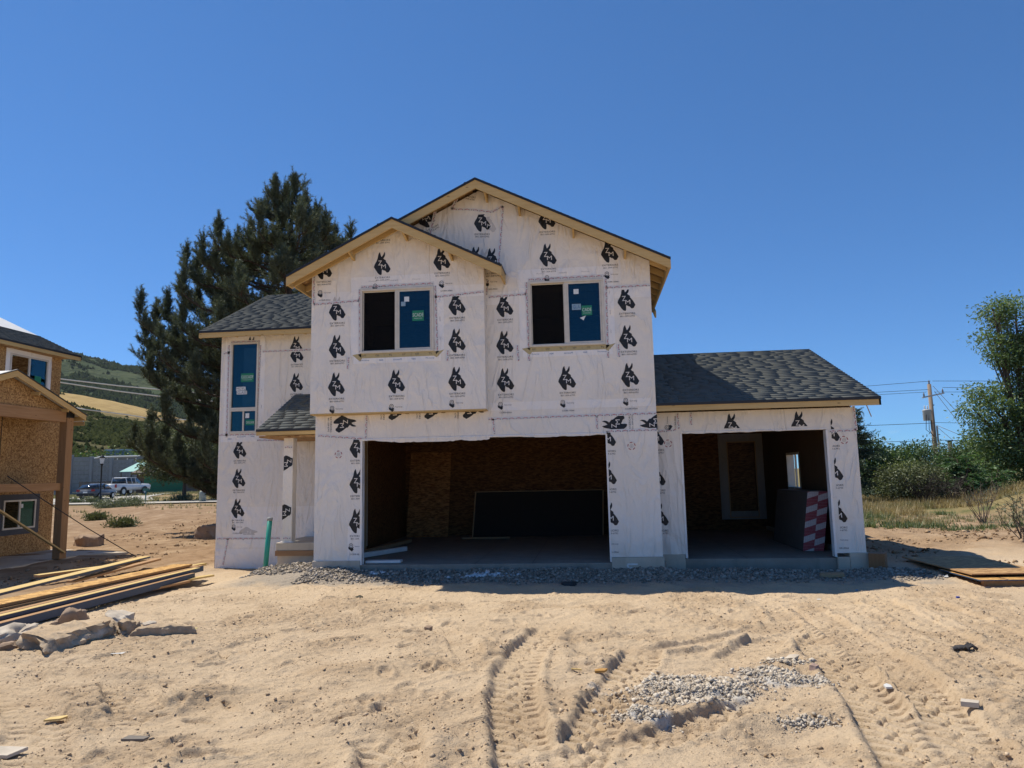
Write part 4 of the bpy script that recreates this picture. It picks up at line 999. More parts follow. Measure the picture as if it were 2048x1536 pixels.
st(w_wing, 'mark', 475.5, 1054, WY); st(w_wing, 'head', 497, 1068, WY, 1.6, (-B,B,-.02,B), True); st(w_wing, 'head', 497, 1066, WY, 1.6, (-B,B,-B,-.14))
for (par, u, v, y) in ((w_lp,677,909,0),(w_rp,1263,892,0),(w_rg,1336,887,RY),(w_rg,1688,880,RY)):
    p = aty(u, v, y); cap_sticker(par, p.x, p.z, y)
# seam tape
def tp(par, pix, y, **k):
    for a, b in zip(pix[:-1], pix[1:]):
        p, q = aty(*a, y), aty(*b, y); tape(par, (p.x, p.z), (q.x, q.z), y, **k)
tp(w_bay, [(627,609),(718,601)], BY); tp(w_bay, [(870,594),(967,583)], BY); tp(w_bay, [(719,578),(720,724)], BY); tp(w_bay, [(722,574),(868,566)], BY); tp(w_bay, [(870,571),(875,712)], BY)
tp(w_bay, [(628,545),(627,609)], BY); tp(w_bay, [(697,714),(695,738)], BY); tp(w_bay, [(895,700),(895,722)], BY)
tp(w_up, [(977,594),(1052,588)], 0); tp(w_up, [(1056,559),(1208,551)], 0); tp(w_up, [(1052,564),(1058,722)], 0); tp(w_up, [(1211,556),(1216,716)], 0); tp(w_up, [(1213,575),(1299,570)], 0)
tp(w_up, [(1006,412),(997,525)], 0); tp(w_up, [(902,418),(945,419),(984,424),(1006,412)], 0); tp(w_up, [(1034,690),(1037,722)], 0); tp(w_up, [(1236,688),(1238,714)], 0)
tp(w_up, [(915,395),(904,418)], 0); tp(w_up, [(871,420),(860,470)], 0); tp(w_up, [(975,560),(972,590)], 0)
tp(w_band, [(976,838),(1110,833),(1312,826)], 0); tp(w_band, [(636,871),(725,877)], 0); tp(w_band, [(733,830),(731,876)], 0); tp(w_band, [(986,838),(988,868)], 0); tp(w_band, [(1193,832),(1194,858)], 0); tp(w_band, [(1215,862),(1313,859)], 0)
tp(w_rg, [(1317,863),(1352,859)], RY); tp(w_rg, [(1658,862),(1712,860)], RY); tp(w_rg, [(1354,826),(1357,858)], RY); tp(w_rg, [(1381,824),(1382,850)], RY); tp(w_rg, [(1706,812),(1712,860)], RY)
tp(w_wing, [(447,707),(460,705)], WY); tp(w_wing, [(525,703),(622,699)], WY); tp(w_wing, [(458,690),(453,875)], WY); tp(w_wing, [(521,690),(513,862)], WY); tp(w_wing, [(462,684),(520,682)], WY)
tp(w_wing, [(438,870),(512,868)], WY); tp(w_wing, [(514,880),(630,881)], WY); tp(w_wing, [(434,1077),(560,1076)], WY); tp(w_wing, [(456,1077),(446,1130)], WY)
# ---- porch
porch = MB().box(-3.73, HX0-.002, 1.4, WY-.002, .15, .32).build('porch_slab', M_CONC, house, bevel=.008)
MB().box(-3.74, HX0-.003, 1.385, 1.42, .04, .149).build('form_board', m_wood('form_wood', (.27,.145,.07), (.36,.21,.11), 0), porch)
MB().box(-3.70, HX0-.003, 1.43, WY-.003, -.6, .148).build('porch_base', M_CONC, porch)
pp = MB().box(-3.62, -3.40, 1.46, 1.68, .323, 2.72).build('porch_post', M_WRAP, house, bevel=.006)
for z in (2.42, .42): tape(pp, (-3.60, z), (-3.42, z), 1.46)
for (x, z) in ((-3.475, 2.06), (-3.49, .98)): stamp(pp, 'mule', x-.02, 1.46, z, math.pi/2, (-.115,.09,-.30,.30))
MB().box(-3.66, -3.36, 1.44, 1.70, .321, .34).build('post_wrap_skirt', M_FLASH, pp)
MB().box(-4.05, HX0-.003, 1.14, 2.99, 2.62, 2.66).build('porch_ceiling', M_OSB, house)
MB().box(-4.05, HX0-.003, 1.45, 1.60, 2.661, 2.73).build('porch_beam', M_FASC, house)
# ------------------------------------------------------------------ neighbouring house in bare OSB
nb = thing('house', 'unfinished neighbouring house in bare OSB sheathing with timber porch gable', 'house', (-14.3, 4, -.4))
M_TIM = m_wood('porch_timber', (.30,.165,.075), (.40,.235,.12), 1); M_TIMZ = m_wood('porch_timber_post', (.27,.15,.07), (.37,.215,.105), 2)
M_GREYT = plain('grey_flashing', (.085,.088,.10), .7, .2); M_UNDER = plain('roof_underlay', (.62,.62,.61), .6, .3)
NX = -14.3
def osb_wall(plane, c, th, outer, holes, parent, seams=()):
    return wall_panel('osb_wall', plane, c, th, outer, holes, M_OSB, parent)
UW = (5.77, 7.30, 4.75, 5.72); LW = (5.89, 7.15, .37, 1.25)
# sheets of sheathing, each with its own edges
ys = [-.2, 1.0, 2.22, 3.44, 4.66, 5.76, 7.31, 7.9]
for a, b in zip(ys[:-1], ys[1:]):
    if a == 5.76:
        for z0, z1 in ((-.4, .36), (1.26, 2.05), (2.055, 4.74), (5.73, 6.02)): MB().box(NX-.14, NX, a+.004, b-.004, z0, z1).build('osb_sheet', M_OSB, nb)
        MB().box(NX-.14, NX, 5.764, LW[0]-.004, .365, 1.255).build('osb_sheet', M_OSB, nb); MB().box(NX-.14, NX, LW[1]+.004, 7.306, .365, 1.255).build('osb_sheet', M_OSB, nb)
    else:
        for z0, z1 in ((-.4, 2.04), (2.046, 4.48), (4.486, 6.02)): MB().box(NX-.14, NX, a+.003, b-.003, z0, z1).build('osb_sheet', M_OSB, nb)
MB().box(NX-8, NX-.15, 7.75, 7.89, -.4, 6.0).build('side_wall', M_OSB, nb); MB().box(NX-8, NX-.15, -.2, 7.74, 2.2, 2.4).build('upper_floor', M_STUD, nb)
MB().box(NX-3, NX-2.9, -.2, 7.74, -.4, 6.0).build('inner_partition', M_OSBDK, nb)
def side_window(parent, y0, y1, z0, z1, x, tape_mat, wd):
    for nm, a, b, c, d in (('flashing_strip', y0-wd, y0-.002, z0-wd, z1+wd), ('flashing_strip', y1+.002, y1+wd, z0-wd, z1+wd), ('flashing_strip', y0, y1, z1+.002, z1+wd), ('flashing_strip', y0, y1, z0-wd, z0-.002)):
        MB().box(x+.002, x+.006, a, b, c, d).build(nm, tape_mat, parent)
    f = frame_mb(y0, y1, z0, z1, .05, x-.04, x+.03, 'x').build('window', M_VINYL, parent)
    ym = (y0+y1)/2; MB().box(x-.02, x+.02, ym-.03, ym+.03, z0+.05, z1-.05).build('mullion', M_VINYL, f)
    MB().box(x-.01, x-.004, ym+.03, y1-.05, z0+.05, z1-.05).build('pane', M_GLASS, f)
    return f
f = side_window(nb, *UW, NX, M_FLASH, .16); MB().box(NX+.0, NX+.002, 6.78, 7.05, 4.9, 5.15).build('sticker', M_STICKG, f)
f = side_window(nb, *LW, NX, M_GREYT, .17); MB().box(NX+.0, NX+.002, 6.58, 6.66, 1.0, 1.12).build('sticker', M_STICKW, f)
# roof: grey shingles at the eave, white underlay above
ze = 6.0; zr = lambda x: ze+.48*(-13.9-x)
rn = slope_deck((-13.9, -3, ze), (-13.9, 8.3, ze), (-18.6, 8.3, zr(-18.6)), (-18.6, -3, zr(-18.6)), .03).build('roof', M_UNDER, nb, label='roof half covered in white underlay')
shingles('shingles', (-13.9, -3, ze+.004), (-13.9, 8.3, ze+.004), (-15.5, 8.3, zr(-15.5)+.004), (-15.5, -3, zr(-15.5)+.004), rn)
slope_deck((-23.3, -3, ze), (-23.3, 8.3, ze), (-18.6, 8.3, zr(-18.6)), (-18.6, -3, zr(-18.6)), .03).build('roof', M_UNDER, nb)
MB().box(-13.94, -13.9, -3, 8.3, ze-.15, ze-.032).build('fascia', M_FASCY, rn); MB().box(-13.899, -13.88, -3, 8.3, ze-.04, ze+.02).build('drip_edge', M_DRIP, rn)
m = MB(); m.prism([(-13.9, 8.3, ze-.03), (-18.6, 8.3, zr(-18.6)-.03), (-18.6, 8.3, zr(-18.6)-.18), (-13.9, 8.3, ze-.15)], (0, -.036, 0)); m.build('rake_board', M_FASC, rn)
MB().box(NX, -13.94, -3, 7.9, ze-.14, ze-.10).build('soffit', M_OSB, rn)
# porch gable, deck, posts
GX_ = -11.55; ap = (2.9, 4.66); sl = (4.66-3.70)/2.62
zq = lambda y: ap[1]-sl*abs(y-ap[0])
for s in (1, -1):
    ye = ap[0]+s*2.64
    d = slope_deck((GX_, ye, zq(ye)), (NX, ye, zq(ye)), (NX, ap[0], ap[1]), (GX_, ap[0], ap[1]), .025).build('porch_roof', M_UNDER, nb)
    m = MB(); m.prism([(GX_+.002, ye, zq(ye)-.0), (GX_+.002, ap[0], ap[1]), (GX_+.002, ap[0], ap[1]-.16), (GX_+.002, ye, zq(ye)-.15)], (.036, 0, 0)); m.build('rake_board', M_FASCY, d)
    m = MB(); m.prism([(GX_-.01, ye, zq(ye)+.03), (GX_-.01, ap[0], ap[1]+.03), (GX_-.01, ap[0], ap[1]+.003), (GX_-.01, ye, zq(ye)+.003)], (.07, 0, 0)); m.build('drip_edge', M_DRIP, d)
    MB().box(NX+.02, GX_-.002, *sorted((ye, ye-.04*s)), zq(ye)-.15, zq(ye)-.03).build('fascia', M_FASC, d)
m = MB(); m.prism([(-11.84, .5, zq(.5)-.06), (-11.84, 2.9, 4.58), (-11.84, 2.9, 3.79), (-11.84, .5, 3.79)], (.04, 0, 0)); m.build('gable_sheathing', M_OSB, nb)
m = MB(); m.prism([(-11.84, 2.904, 4.58), (-11.84, 5.3, zq(5.3)-.06), (-11.84, 5.3, 3.79), (-11.84, 2.904, 3.79)], (.04, 0, 0)); m.build('gable_sheathing', M_OSB, nb)
for (y, z) in ((3.75, 4.16), (4.85, 3.80)): m = MB(); m.bar((-11.83, y, z), (GX_, y, z-.02), .04, .09); m.build('lookout', M_FASC, nb)
MB().box(-11.92, -11.74, .5, 5.03, 3.46, 3.785).build('porch_beam', M_TIM, nb, bevel=.008); MB().box(-13.6, -13.42, .5, 6.0, 3.50, 3.74).build('porch_beam', M_TIM, nb, bevel=.008)
for k in range(5): MB().box(-14.2, -11.93, .7+.9*k, .74+.9*k, 3.6, 3.76).build('porch_joist', M_TIM, nb)
post = MB().box(-11.95, -11.71, 5.035, 5.30, -.395, 3.79).build('porch_post', M_TIMZ, nb, bevel=.01); MB().box(-11.96, -11.705, 5.03, 5.305, 3.60, 3.78).build('post_strap', M_DRIP, post)
MB().box(-11.95, -11.71, .52, .78, -.395, 3.79).build('porch_post', M_TIMZ, nb, bevel=.01)
rim = MB().box(-11.90, -11.80, .79, 5.034, 1.52, 1.735).build('deck_rim', M_TIM, nb, bevel=.006)
MB().box(NX+.005, -11.905, .5, 5.25, 1.66, 1.70).build('deck_floor', M_TIM, nb)
MB().box(NX+.005, -13.0, .2, 6.55, 1.74, 3.72).build('porch_wall', M_OSB, nb); MB().box(-12.995, -12.985, 4.17, 4.185, 1.74, 3.7).build('sheet_joint', M_DRIP, nb)
m = MB(); m.bar((-11.69, 2.6, 1.20), (-11.69, 5.17, -.22), .04, .09, (1, 0, 0)); m.build('brace', M_FASCY, nb)
m = MB(); m.prism([(-15.5, 7.9, 4.15), (-14.0, 7.9, 4.15), (-14.0, 8.72, 3.80), (-15.5, 8.72, 3.80)], (0, 0, .03)); b_ = m.build('back_roof', M_UNDER, nb); MB().box(-15.5, -13.98, 8.70, 8.74, 3.68, 3.80).build('fascia', M_FASC, b_)
m = MB(); sl_ = [(-11.45,-.2),(-11.9,5.2),(-11.95,6.15),(-10.9,6.9),(-13.1,7.75),(-14.4,8.05),(-14.6,-.2)]
m.prism([(x, y, -.52) for x, y in sl_], (0, 0, .122)); m.build('porch_slab', M_CONC, nb)
c_ = MB(); c_.tube([(-11.6, 2.9, 1.94), (-11.0, 3.45, 1.30), (-10.3, 4.2, .52), (-9.39, 5.18, gz(-9.39, 5.18)+.01)], .013, 6)
tag(c_.build('guy_cable', M_DRIP), 'thin black cable slanting from the timber porch down to the dirt', 'cable')

# ------------------------------------------------------------------ lumber pile between the houses
M_LUM = m_wood('fresh_lumber', (.56,.39,.145), (.68,.50,.215), 1); M_LUMR = m_wood('redder_lumber', (.36,.20,.09), (.46,.28,.14), 1)
M_OSBY = m_osb('rim_board_osb', (1.35,1.3,1.0)); M_SIDESHADE = plain('blue_side_shade', (.04,.07,.13), .5, .3)  # M_SIDESHADE: bluish shade painted onto the sides of boards and sheets
def plank(name, label, p, q, wd, th, mat, side=None, up=(0,0,1)):
    m = MB(); m.bar(p, q, wd, th, up)
    o = m.build(name, [mat], None, bevel=.004)
    if side is not None:
        o.data.materials.append(side)
        for pl in o.data.polygons:
            if pl.normal.z < .5: pl.material_index = 1
    return tag(o, label, 'board', 'lumber pile between the houses')
zl = lambda x, y, d: gz(x, y)+d
for (nm, lb, p, q, wd, th, mt, sd) in (
    ('rim_board', 'wide yellow OSB rim board lying on top of the lumber pile', (-5.70,-4.6,-.055), (-5.46,.72,-.06), .42, .045, M_OSBY, M_LUMR),
    ('plank', 'long yellow plank slanting off the pile toward the neighbouring house', (-6.05,-3.75,.02), (-7.97,3.25,-.16), .24, .045, M_LUM, M_SIDESHADE),
    ('plank', 'short plank lying flat on the dirt under the slanting plank', (-8.6,.45,-.23), (-7.75,3.05,-.23), .20, .05, M_LUM, M_LUMR),
    ('plank', 'reddish plank end poking out under the slanting plank', (-7.0,-.6,-.2), (-7.55,3.1,-.2), .18, .045, M_LUMR, None),
    ('beam', 'dark brown beam directly underneath the wide rim board', (-5.62,-4.7,-.135), (-5.40,.95,-.145), .34, .10, M_LUMR, M_LUMR),
    ('beam', 'long narrow yellow beam with side painted in blue shade in front of the rim board', (-5.05,-4.9,-.125), (-5.08,.62,-.13), .12, .06, M_LUM, M_SIDESHADE),
    ('beam', 'beam with blue shade painted on its sides between the narrow yellow beam and the rim board', (-5.22,-4.7,-.16), (-5.22,1.0,-.16), .12, .12, M_LUMR, M_SIDESHADE),
    ('beam', 'beam with sides painted shade-blue lowest in the pile beside the sand', (-4.90,-4.9,-.22), (-4.98,.25,-.22), .12, .12, M_LUMR, M_SIDESHADE),
    ('plank', 'thin plank end poking out beyond the rim board', (-5.75,-.4,-.13), (-5.52,1.65,-.15), .13, .045, M_LUM, None),
    ('plank', 'short reddish plank half buried beside the pile', (-5.05,-1.45,-.27), (-4.85,-.15,-.27), .15, .04, M_LUMR, None),
    ('plank', 'pale short plank at the far tip of the pile', (-4.95,-.05,-.26), (-4.75,.6,-.26), .15, .035, M_LUM, None)):
    plank(nm, lb, p, q, wd, th, mt, sd)

# ------------------------------------------------------------------ sheets and offcuts on the right
def sheet(name, label, corners, zs, th, mat, cat='sheet', group='OSB sheets on the ground', side=None):
    m = MB(); P = [Vector((x, y, z)) for (x, y), z in zip(corners, zs)]
    m.prism(P, (0, 0, -th)); o = m.build(name, [mat], None)
    if side is not None:
        o.data.materials.append(side)
        for pl in o.data.polygons:
            if abs(pl.normal.z) < .5: pl.material_index = 1
    return tag(o, label, cat, group)
zz = gz(9.6, 0)
sheet('osb_sheet', 'top OSB sheet of the stack right of the garage, propped on its near edge', [(9.42,1.62),(9.2,-1.5),(10.45,-1.38),(10.75,1.58)], [-.12, -.03, -.03, -.10], .018, M_OSB, side=M_LUMR)
sheet('osb_sheet', 'lower OSB sheet jutting out under the propped one', [(9.25,-.3),(9.18,-1.78),(9.60,-1.74),(9.66,-.3)], [-.11, -.085, -.085, -.11], .018, M_OSBY, side=M_SIDESHADE)
sheet('osb_sheet', 'bottom OSB sheet reaching out of the picture under the propped one', [(9.68,-.3),(9.62,-1.76),(10.9,-1.62),(10.9,-.3)], [-.11, -.085, -.085, -.11], .018, M_OSBY, side=M_SIDESHADE)
tag(MB().box(9.3, 10.2, -1.65, -1.55, zz-.03, -.105).build('timber_bearer', M_LUMR), 'dark timber bearer holding up the near edge of the OSB sheets', 'board')
m = MB(); z = gz(8.50, .45); m.obox((8.50, .42, z+.12), (.12,-.07,0), (.07,.13,0), (0,0,.14)); tag(m.build('timber_offcut', m_wood('offcut_red', (.24,.11,.045), (.33,.17,.08), 2), bevel=.005), 'chunky red-brown timber offcut beside the garage corner', 'wood block')
m = MB(); z = gz(7.35, -.55); m.obox((7.35, -.55, z+.045), (.19,-.04,.01), (.03,.12,0), (0,0,.03)); tag(m.build('timber_offcut', m_wood('offcut_tan', (.33,.22,.12), (.42,.29,.17), 0), bevel=.004), 'flat tan timber offcut lying on the gravel before the single garage door', 'wood block')

# ------------------------------------------------------------------ rocks and rubble
GR = 'broken concrete pieces in the left foreground'
def chunk(name, label, cat, foot, h, mat, seed, group=None, sub=2, rough=.03, zoff=0, tilt=(0,0)):
    """broken slab or boulder: footprint prism, subdivided and roughened"""
    if group == GR: foot = [(-3.45+(x+3.15)*.74, y+.35) for x, y in foot]
    r = random.Random(seed); cx = sum(p[0] for p in foot)/len(foot); cy_ = sum(p[1] for p in foot)/len(foot); z0 = gz(cx, cy_)+zoff
    bm = bmesh.new(); lo = [bm.verts.new((x-cx, y-cy_, -.08)) for x, y in foot]
    hi = [bm.verts.new(((x-cx)*r.uniform(.86, .98), (y-cy_)*r.uniform(.86, .98), h*r.uniform(.75, 1.1)+tilt[0]*(x-cx)+tilt[1]*(y-cy_))) for x, y in foot]
    n = len(foot); bm.faces.new(lo[::-1]); bm.faces.new(hi)
    for i in range(n): bm.faces.new((lo[i], lo[(i+1) % n], hi[(i+1) % n], hi[i]))
    bmesh.ops.triangulate(bm, faces=bm.faces[:])
    for k in range(sub): bmesh.ops.subdivide_edges(bm, edges=bm.edges[:], cuts=1, use_grid_fill=True); bmesh.ops.smooth_vert(bm, verts=bm.verts[:], factor=.25, use_axis_x=True, use_axis_y=True, use_axis_z=True)
    P = np.array([v.co[:] for v in bm.verts]); q = fbm(P[:, 0]+seed*3.1+P[:, 2]*2, P[:, 1]-P[:, 2]*1.7, 5, 4, seed, .6)
    for v, d in zip(bm.verts, q):
        nn = v.co.normalized() if v.co.length > 1e-4 else Vector((0,0,1)); v.co += nn*float(d)*rough*2
    me = bpy.data.meshes.new(name); bmesh.ops.recalc_face_normals(bm, faces=bm.faces); bm.to_mesh(me); bm.free()
    me.materials.append(mat); me.polygons.foreach_set('use_smooth', np.ones(len(me.polygons), dtype=bool))
    try: me.set_sharp_from_angle(angle=rad(38))
    except Exception: pass
    o = link(name, me, None, (cx, cy_, z0)); return tag(o, label, cat, group)
g = G('broken_concrete'); p_ = g.P(); W = g.W(); n1 = g.noise(p_, 5, 6, .65); n2 = g.noise(p_, 45, 4)
geo = g.n('ShaderNodeNewGeometry'); sp_ = g.n('ShaderNodeSeparateXYZ'); g.l(geo.outputs['Normal'], sp_.inputs[0])
c = g.mix(g.rng(n1, .35, .65), (.27,.20,.135), (.42,.335,.245)); c = g.mix(g.rng(n1, .58, .68, 0, .6), c, (.52,.465,.39))
c = g.mix(g.math('MULTIPLY', g.rng(sp_.outputs[2], .7, .95), g.rng(n2, .3, .6)), c, (.46,.34,.215))
M_BROK = g.done(c, .92, g.bump(n2, .6, .012), .12)
M_PALE = m_concrete('pale_concrete', (.40,.335,.26), (.56,.49,.40)); M_ROCKB = m_concrete('brown_rock', (.24,.165,.11), (.36,.26,.185))
chunk('concrete_slab', 'large broken concrete slab topped with sand in the left foreground', 'rubble', [(-2.45,-7.02),(-2.1,-7.0),(-1.85,-7.16),(-1.68,-7.0),(-1.66,-6.7),(-1.5,-6.45),(-1.62,-6.2),(-2.1,-5.95),(-2.62,-6.25),(-2.72,-6.6)], .19, M_BROK, 1, GR, 3, .045, .0, (.02,.03))
chunk('concrete_block', 'upright brown broken block behind the large slab', 'rubble', [(-3.12,-6.02),(-2.8,-5.92),(-2.68,-5.66),(-2.9,-5.55),(-3.12,-5.68)], .19, M_ROCKB, 2, GR, 3, .05, .0, (.15,.1))
chunk('concrete_block', 'pale rounded chunk at the back of the large slab', 'rubble', [(-2.36,-5.85),(-2.1,-5.98),(-1.82,-5.86),(-1.84,-5.6),(-2.2,-5.5)], .19, M_PALE, 3, GR, 3, .05, .0)
chunk('concrete_block', 'pale sloping chunk at the left end of the large slab', 'rubble', [(-3.1,-6.85),(-2.85,-6.92),(-2.76,-6.6),(-2.85,-6.35),(-3.05,-6.45)], .16, M_PALE, 4, GR, 3, .06, .0)
chunk('concrete_block', 'small grey lump tucked against the right of the large slab', 'rubble', [(-1.62,-6.30),(-1.42,-6.38),(-1.33,-6.15),(-1.42,-5.98),(-1.58,-6.05)], .14, M_BROK, 5, GR, 3, .05, .0)
chunk('concrete_block', 'long low broken strip lying right of the rubble', 'rubble', [(-1.28,-6.40),(-1.0,-6.30),(-.72,-6.17),(-.45,-6.07),(-.55,-5.98),(-.95,-6.12),(-1.25,-6.27)], .09, M_BROK, 6, GR, 3, .035, .0)
chunk('concrete_block', 'flat pale piece behind the small grey lump', 'rubble', [(-1.62,-5.85),(-1.48,-5.88),(-1.40,-5.74),(-1.5,-5.64),(-1.64,-5.7)], .08, M_PALE, 7, GR, 2, .04, -.02)
chunk('concrete_block', 'dirty lump at the near left corner of the large slab', 'rubble', [(-2.8,-7.12),(-2.6,-7.16),(-2.5,-6.98),(-2.6,-6.85),(-2.8,-6.92)], .07, M_ROCKB, 8, GR, 3, .05, -.02)
chunk('boulder', 'round brown boulder in the shade beside the left wing of the house', 'boulder', [(-11.7,11.7),(-11.1,11.5),(-10.6,11.8),(-10.6,12.5),(-11.2,12.8),(-11.7,12.4)], .72, M_ROCKB, 9, None, 3, .05, -.1)
chunk('boulder', 'brown rock lying behind the timber porch', 'boulder', [(-14.6,9.2),(-14.1,9.1),(-13.7,9.4),(-13.8,9.9),(-14.4,9.9)], .40, M_ROCKB, 10, None, 2, .05, -.05)
chunk('stone', 'dark stone lying alone in the shadow before the double garage', 'stone', [(2.62,-1.3),(2.85,-1.32),(2.92,-1.18),(2.75,-1.08),(2.6,-1.15)], .07, plain('dark_stone', (.05,.045,.045), .8), 11, None, 2, .02)
chunk('stone', 'pale stone on top of the plaster heap', 'stone', [(4.86,-6.96),(4.97,-7.0),(5.03,-6.92),(4.95,-6.84),(4.86,-6.88)], .06, M_PALE, 12, None, 2, .02)
chunk('stone', 'reddish stone lying just before the pale one on the heap', 'stone', [(5.0,-7.20),(5.07,-7.24),(5.13,-7.2),(5.14,-7.13),(5.06,-7.1)], .035, plain('red_stone', (.33,.23,.185), .9), 13, None, 2, .02)
chunk('stone', 'small dark cobble on the sand left of the curved tyre track', 'stone', [(1.20,-5.52),(1.28,-5.54),(1.31,-5.46),(1.23,-5.42)], .06, M_ROCKB, 14, None, 2, .01)
M_PIPE = plain('green_pvc', (.02,.27,.20), .4, .4)
pv = thing('drain_pipe', 'upright teal green plastic pipe standing in the soil beside the porch', 'pipe', (-3.69, .8, -.2))
m = MB(); m.tube([(-3.70,.8,-.45),(-3.60,.8,.86)], .052, 14); m.build('pipe_body', M_PIPE, pv, True); m = MB(); m.tube([(-3.602,.8,.84),(-3.597,.8,.905)], .058, 14); m.build('pipe_cap', plain('grey_cap', (.25,.26,.25), .5), pv, True)
m = MB(); m.tube([(-2.62,1.9,.1),(-2.62,1.9,.78)], .02, 8); tag(m.build('stake', plain('rusty_steel', (.11,.08,.065), .7)), 'short dark steel stake standing behind the porch slab', 'stake')
# glove, litter
def scrap(name, label, cat, pts, x, y, mat, th=.006, rot=0., lift=.012):
    z = gz(x, y)+lift*.7; m = MB(); c, s = math.cos(rot), math.sin(rot); pts = [(a*.62, b*.62, d*.62) for a, b, d in pts]; th *= .7
    m.prism([(x+px_*c-py_*s, y+px_*s+py_*c, z+pz_) for px_, py_, pz_ in pts], (0, 0, th)); return tag(m.build(name, mat), label, cat)
M_PAPER = plain('litter_white', (.58,.57,.54), .7)
glv = thing('work_glove', 'crumpled dark grey work glove lying on the sand at the right', 'glove', (6.80, -6.18, gz(6.80, -6.18)))
M_GLV = plain('glove_fabric', (.045,.042,.043), .85)
def glove():
    z = gz(6.80, -6.18); m = MB(); c = Vector((6.76, -6.18, z+.02))
    m.obox(c, (.055,.01,0), (-.008,.045,0), (0,0,.018)); m.obox(c+Vector((-.075,-.012,-.004)), (.03,.005,0), (-.005,.036,0), (0,0,.014)); m.build('palm', M_GLV, glv, True, .012)
    for i, (a, L, oy) in enumerate(((.30,.085,.034),(.10,.10,.012),(-.12,.095,-.012),(-.42,.075,-.034),(-1.25,.07,-.05))):
        t = MB(); d = Vector((math.cos(a), math.sin(a), 0)); p = c+Vector((.045 if i < 4 else .0, oy, 0))
        t.tube([p, p+d*L*.5+Vector((0,0,.03)), p+d*L+Vector((0,0,-.008))], [.0135,.0135,.009], 8); t.build('finger' if i < 4 else 'thumb', M_GLV, glv, True)
glove()
scrap('concrete_brick', 'pale rectangular concrete offcut on the right slope of the tyre rut', 'brick', [(-.1,-.045,0),(.08,-.05,.0),(.1,.035,.01),(-.08,.05,.01)], 5.87, -8.14, M_PALE, .05, -.3)
scrap('plaster_scrap', 'small white angular scrap between the deep tyre tracks', 'scrap', [(-.05,-.04,0),(.03,-.05,0),(.05,.02,.01),(.01,.05,.02),(-.04,.03,.01)], 5.49, -7.66, M_PAPER, .02, .2)
scrap('paper_scrap', 'folded white paper under the edge of the OSB sheets', 'litter', [(-.08,-.04,0),(.06,-.05,0),(.08,.04,.06),(.0,.02,.01),(-.03,.05,.05)], 9.15, -.72, M_PAPER, .004)
scrap('paper_scrap', 'tiny white scrap at the edge of the house shadow', 'litter', [(-.05,-.02,0),(.04,-.03,0),(.05,.03,.01),(-.02,.03,.01)], 6.42, -2.85, M_PAPER, .004)
scrap('bottle_cap', 'tiny blue cap on the sand before the OSB sheets', 'litter', [(-.03,-.03,0),(.03,-.03,0),(.035,.02,0),(.0,.035,0),(-.035,.02,0)], 8.28, -2.95, plain('blue_plastic', (.02,.05,.30), .4), .03)
scrap('bottle_cap', 'tiny bright blue scrap in the shadow before the single garage', 'litter', [(-.025,-.02,0),(.025,-.025,0),(.03,.02,0),(-.02,.025,0)], 7.28, -1.9, plain('cyan_plastic', (.01,.20,.42), .4), .015)
scrap('plastic_scrap', 'thin white plastic strip on the sand before the rubble', 'litter', [(-.16,-.025,0),(.1,-.015,.005),(.16,-.05,.01),(.17,.05,.02),(.08,.02,.01),(-.15,-.005,0)], -1.75, -6.75, M_PAPER, .004, .05)
scrap('wood_chip', 'pale splintered wood piece in the left foreground', 'wood chip', [(-.13,-.03,0),(.06,-.05,.01),(.13,.0,.02),(.1,.04,.02),(-.08,.03,.01)], -.90, -8.62, M_LUM, .02, .25)
scrap('wood_chip', 'yellow splinter of wood right of the curved track', 'wood chip', [(-.09,-.02,0),(.05,-.03,.0),(.10,.0,.02),(.02,.03,.02),(-.08,.02,.01)], 3.22, -7.30, m_wood('chip_wood', (.42,.22,.06), (.52,.30,.10), 0), .025, .2)
scrap('wood_chip', 'thin pale stick by the curved track', 'wood chip', [(-.13,-.012,0),(.13,-.02,.01),(.13,.0,.01),(-.13,.015,0)], 2.98, -7.22, M_LUM, .015, -.4)
scrap('bark_scrap', 'dark torn scrap lying alone mid lot on the left', 'litter', [(-.10,-.05,0),(.0,-.07,.03),(.1,-.04,.01),(.11,.04,.02),(.02,.07,.05),(-.09,.05,.02)], -.55, -2.55, plain('dark_scrap', (.08,.07,.045), .9), .03)
scrap('board_scrap', 'pale board corner at the bottom left edge of the picture', 'scrap', [(-.35,-.12,0),(.16,-.14,.0),(.24,.05,.02),(-.3,.06,.02)], -.75, -9.28, M_PALE, .03)
scrap('yellow_scrap', 'small yellow scrap right of the rubble strip', 'litter', [(-.06,-.02,0),(.05,-.03,0),(.06,.02,.01),(-.05,.025,0)], -1.6, -5.5, plain('yellow_litter', (.5,.42,.16), .6), .004)
scrap('grey_shingle', 'flat dark shingle piece near the bottom left corner', 'scrap', [(-.14,-.04,0),(.12,-.05,0),(.15,.03,0),(-.1,.05,.01)], -.02, -8.98, plain('slate_scrap', (.19,.165,.14), .9), .02, .1)
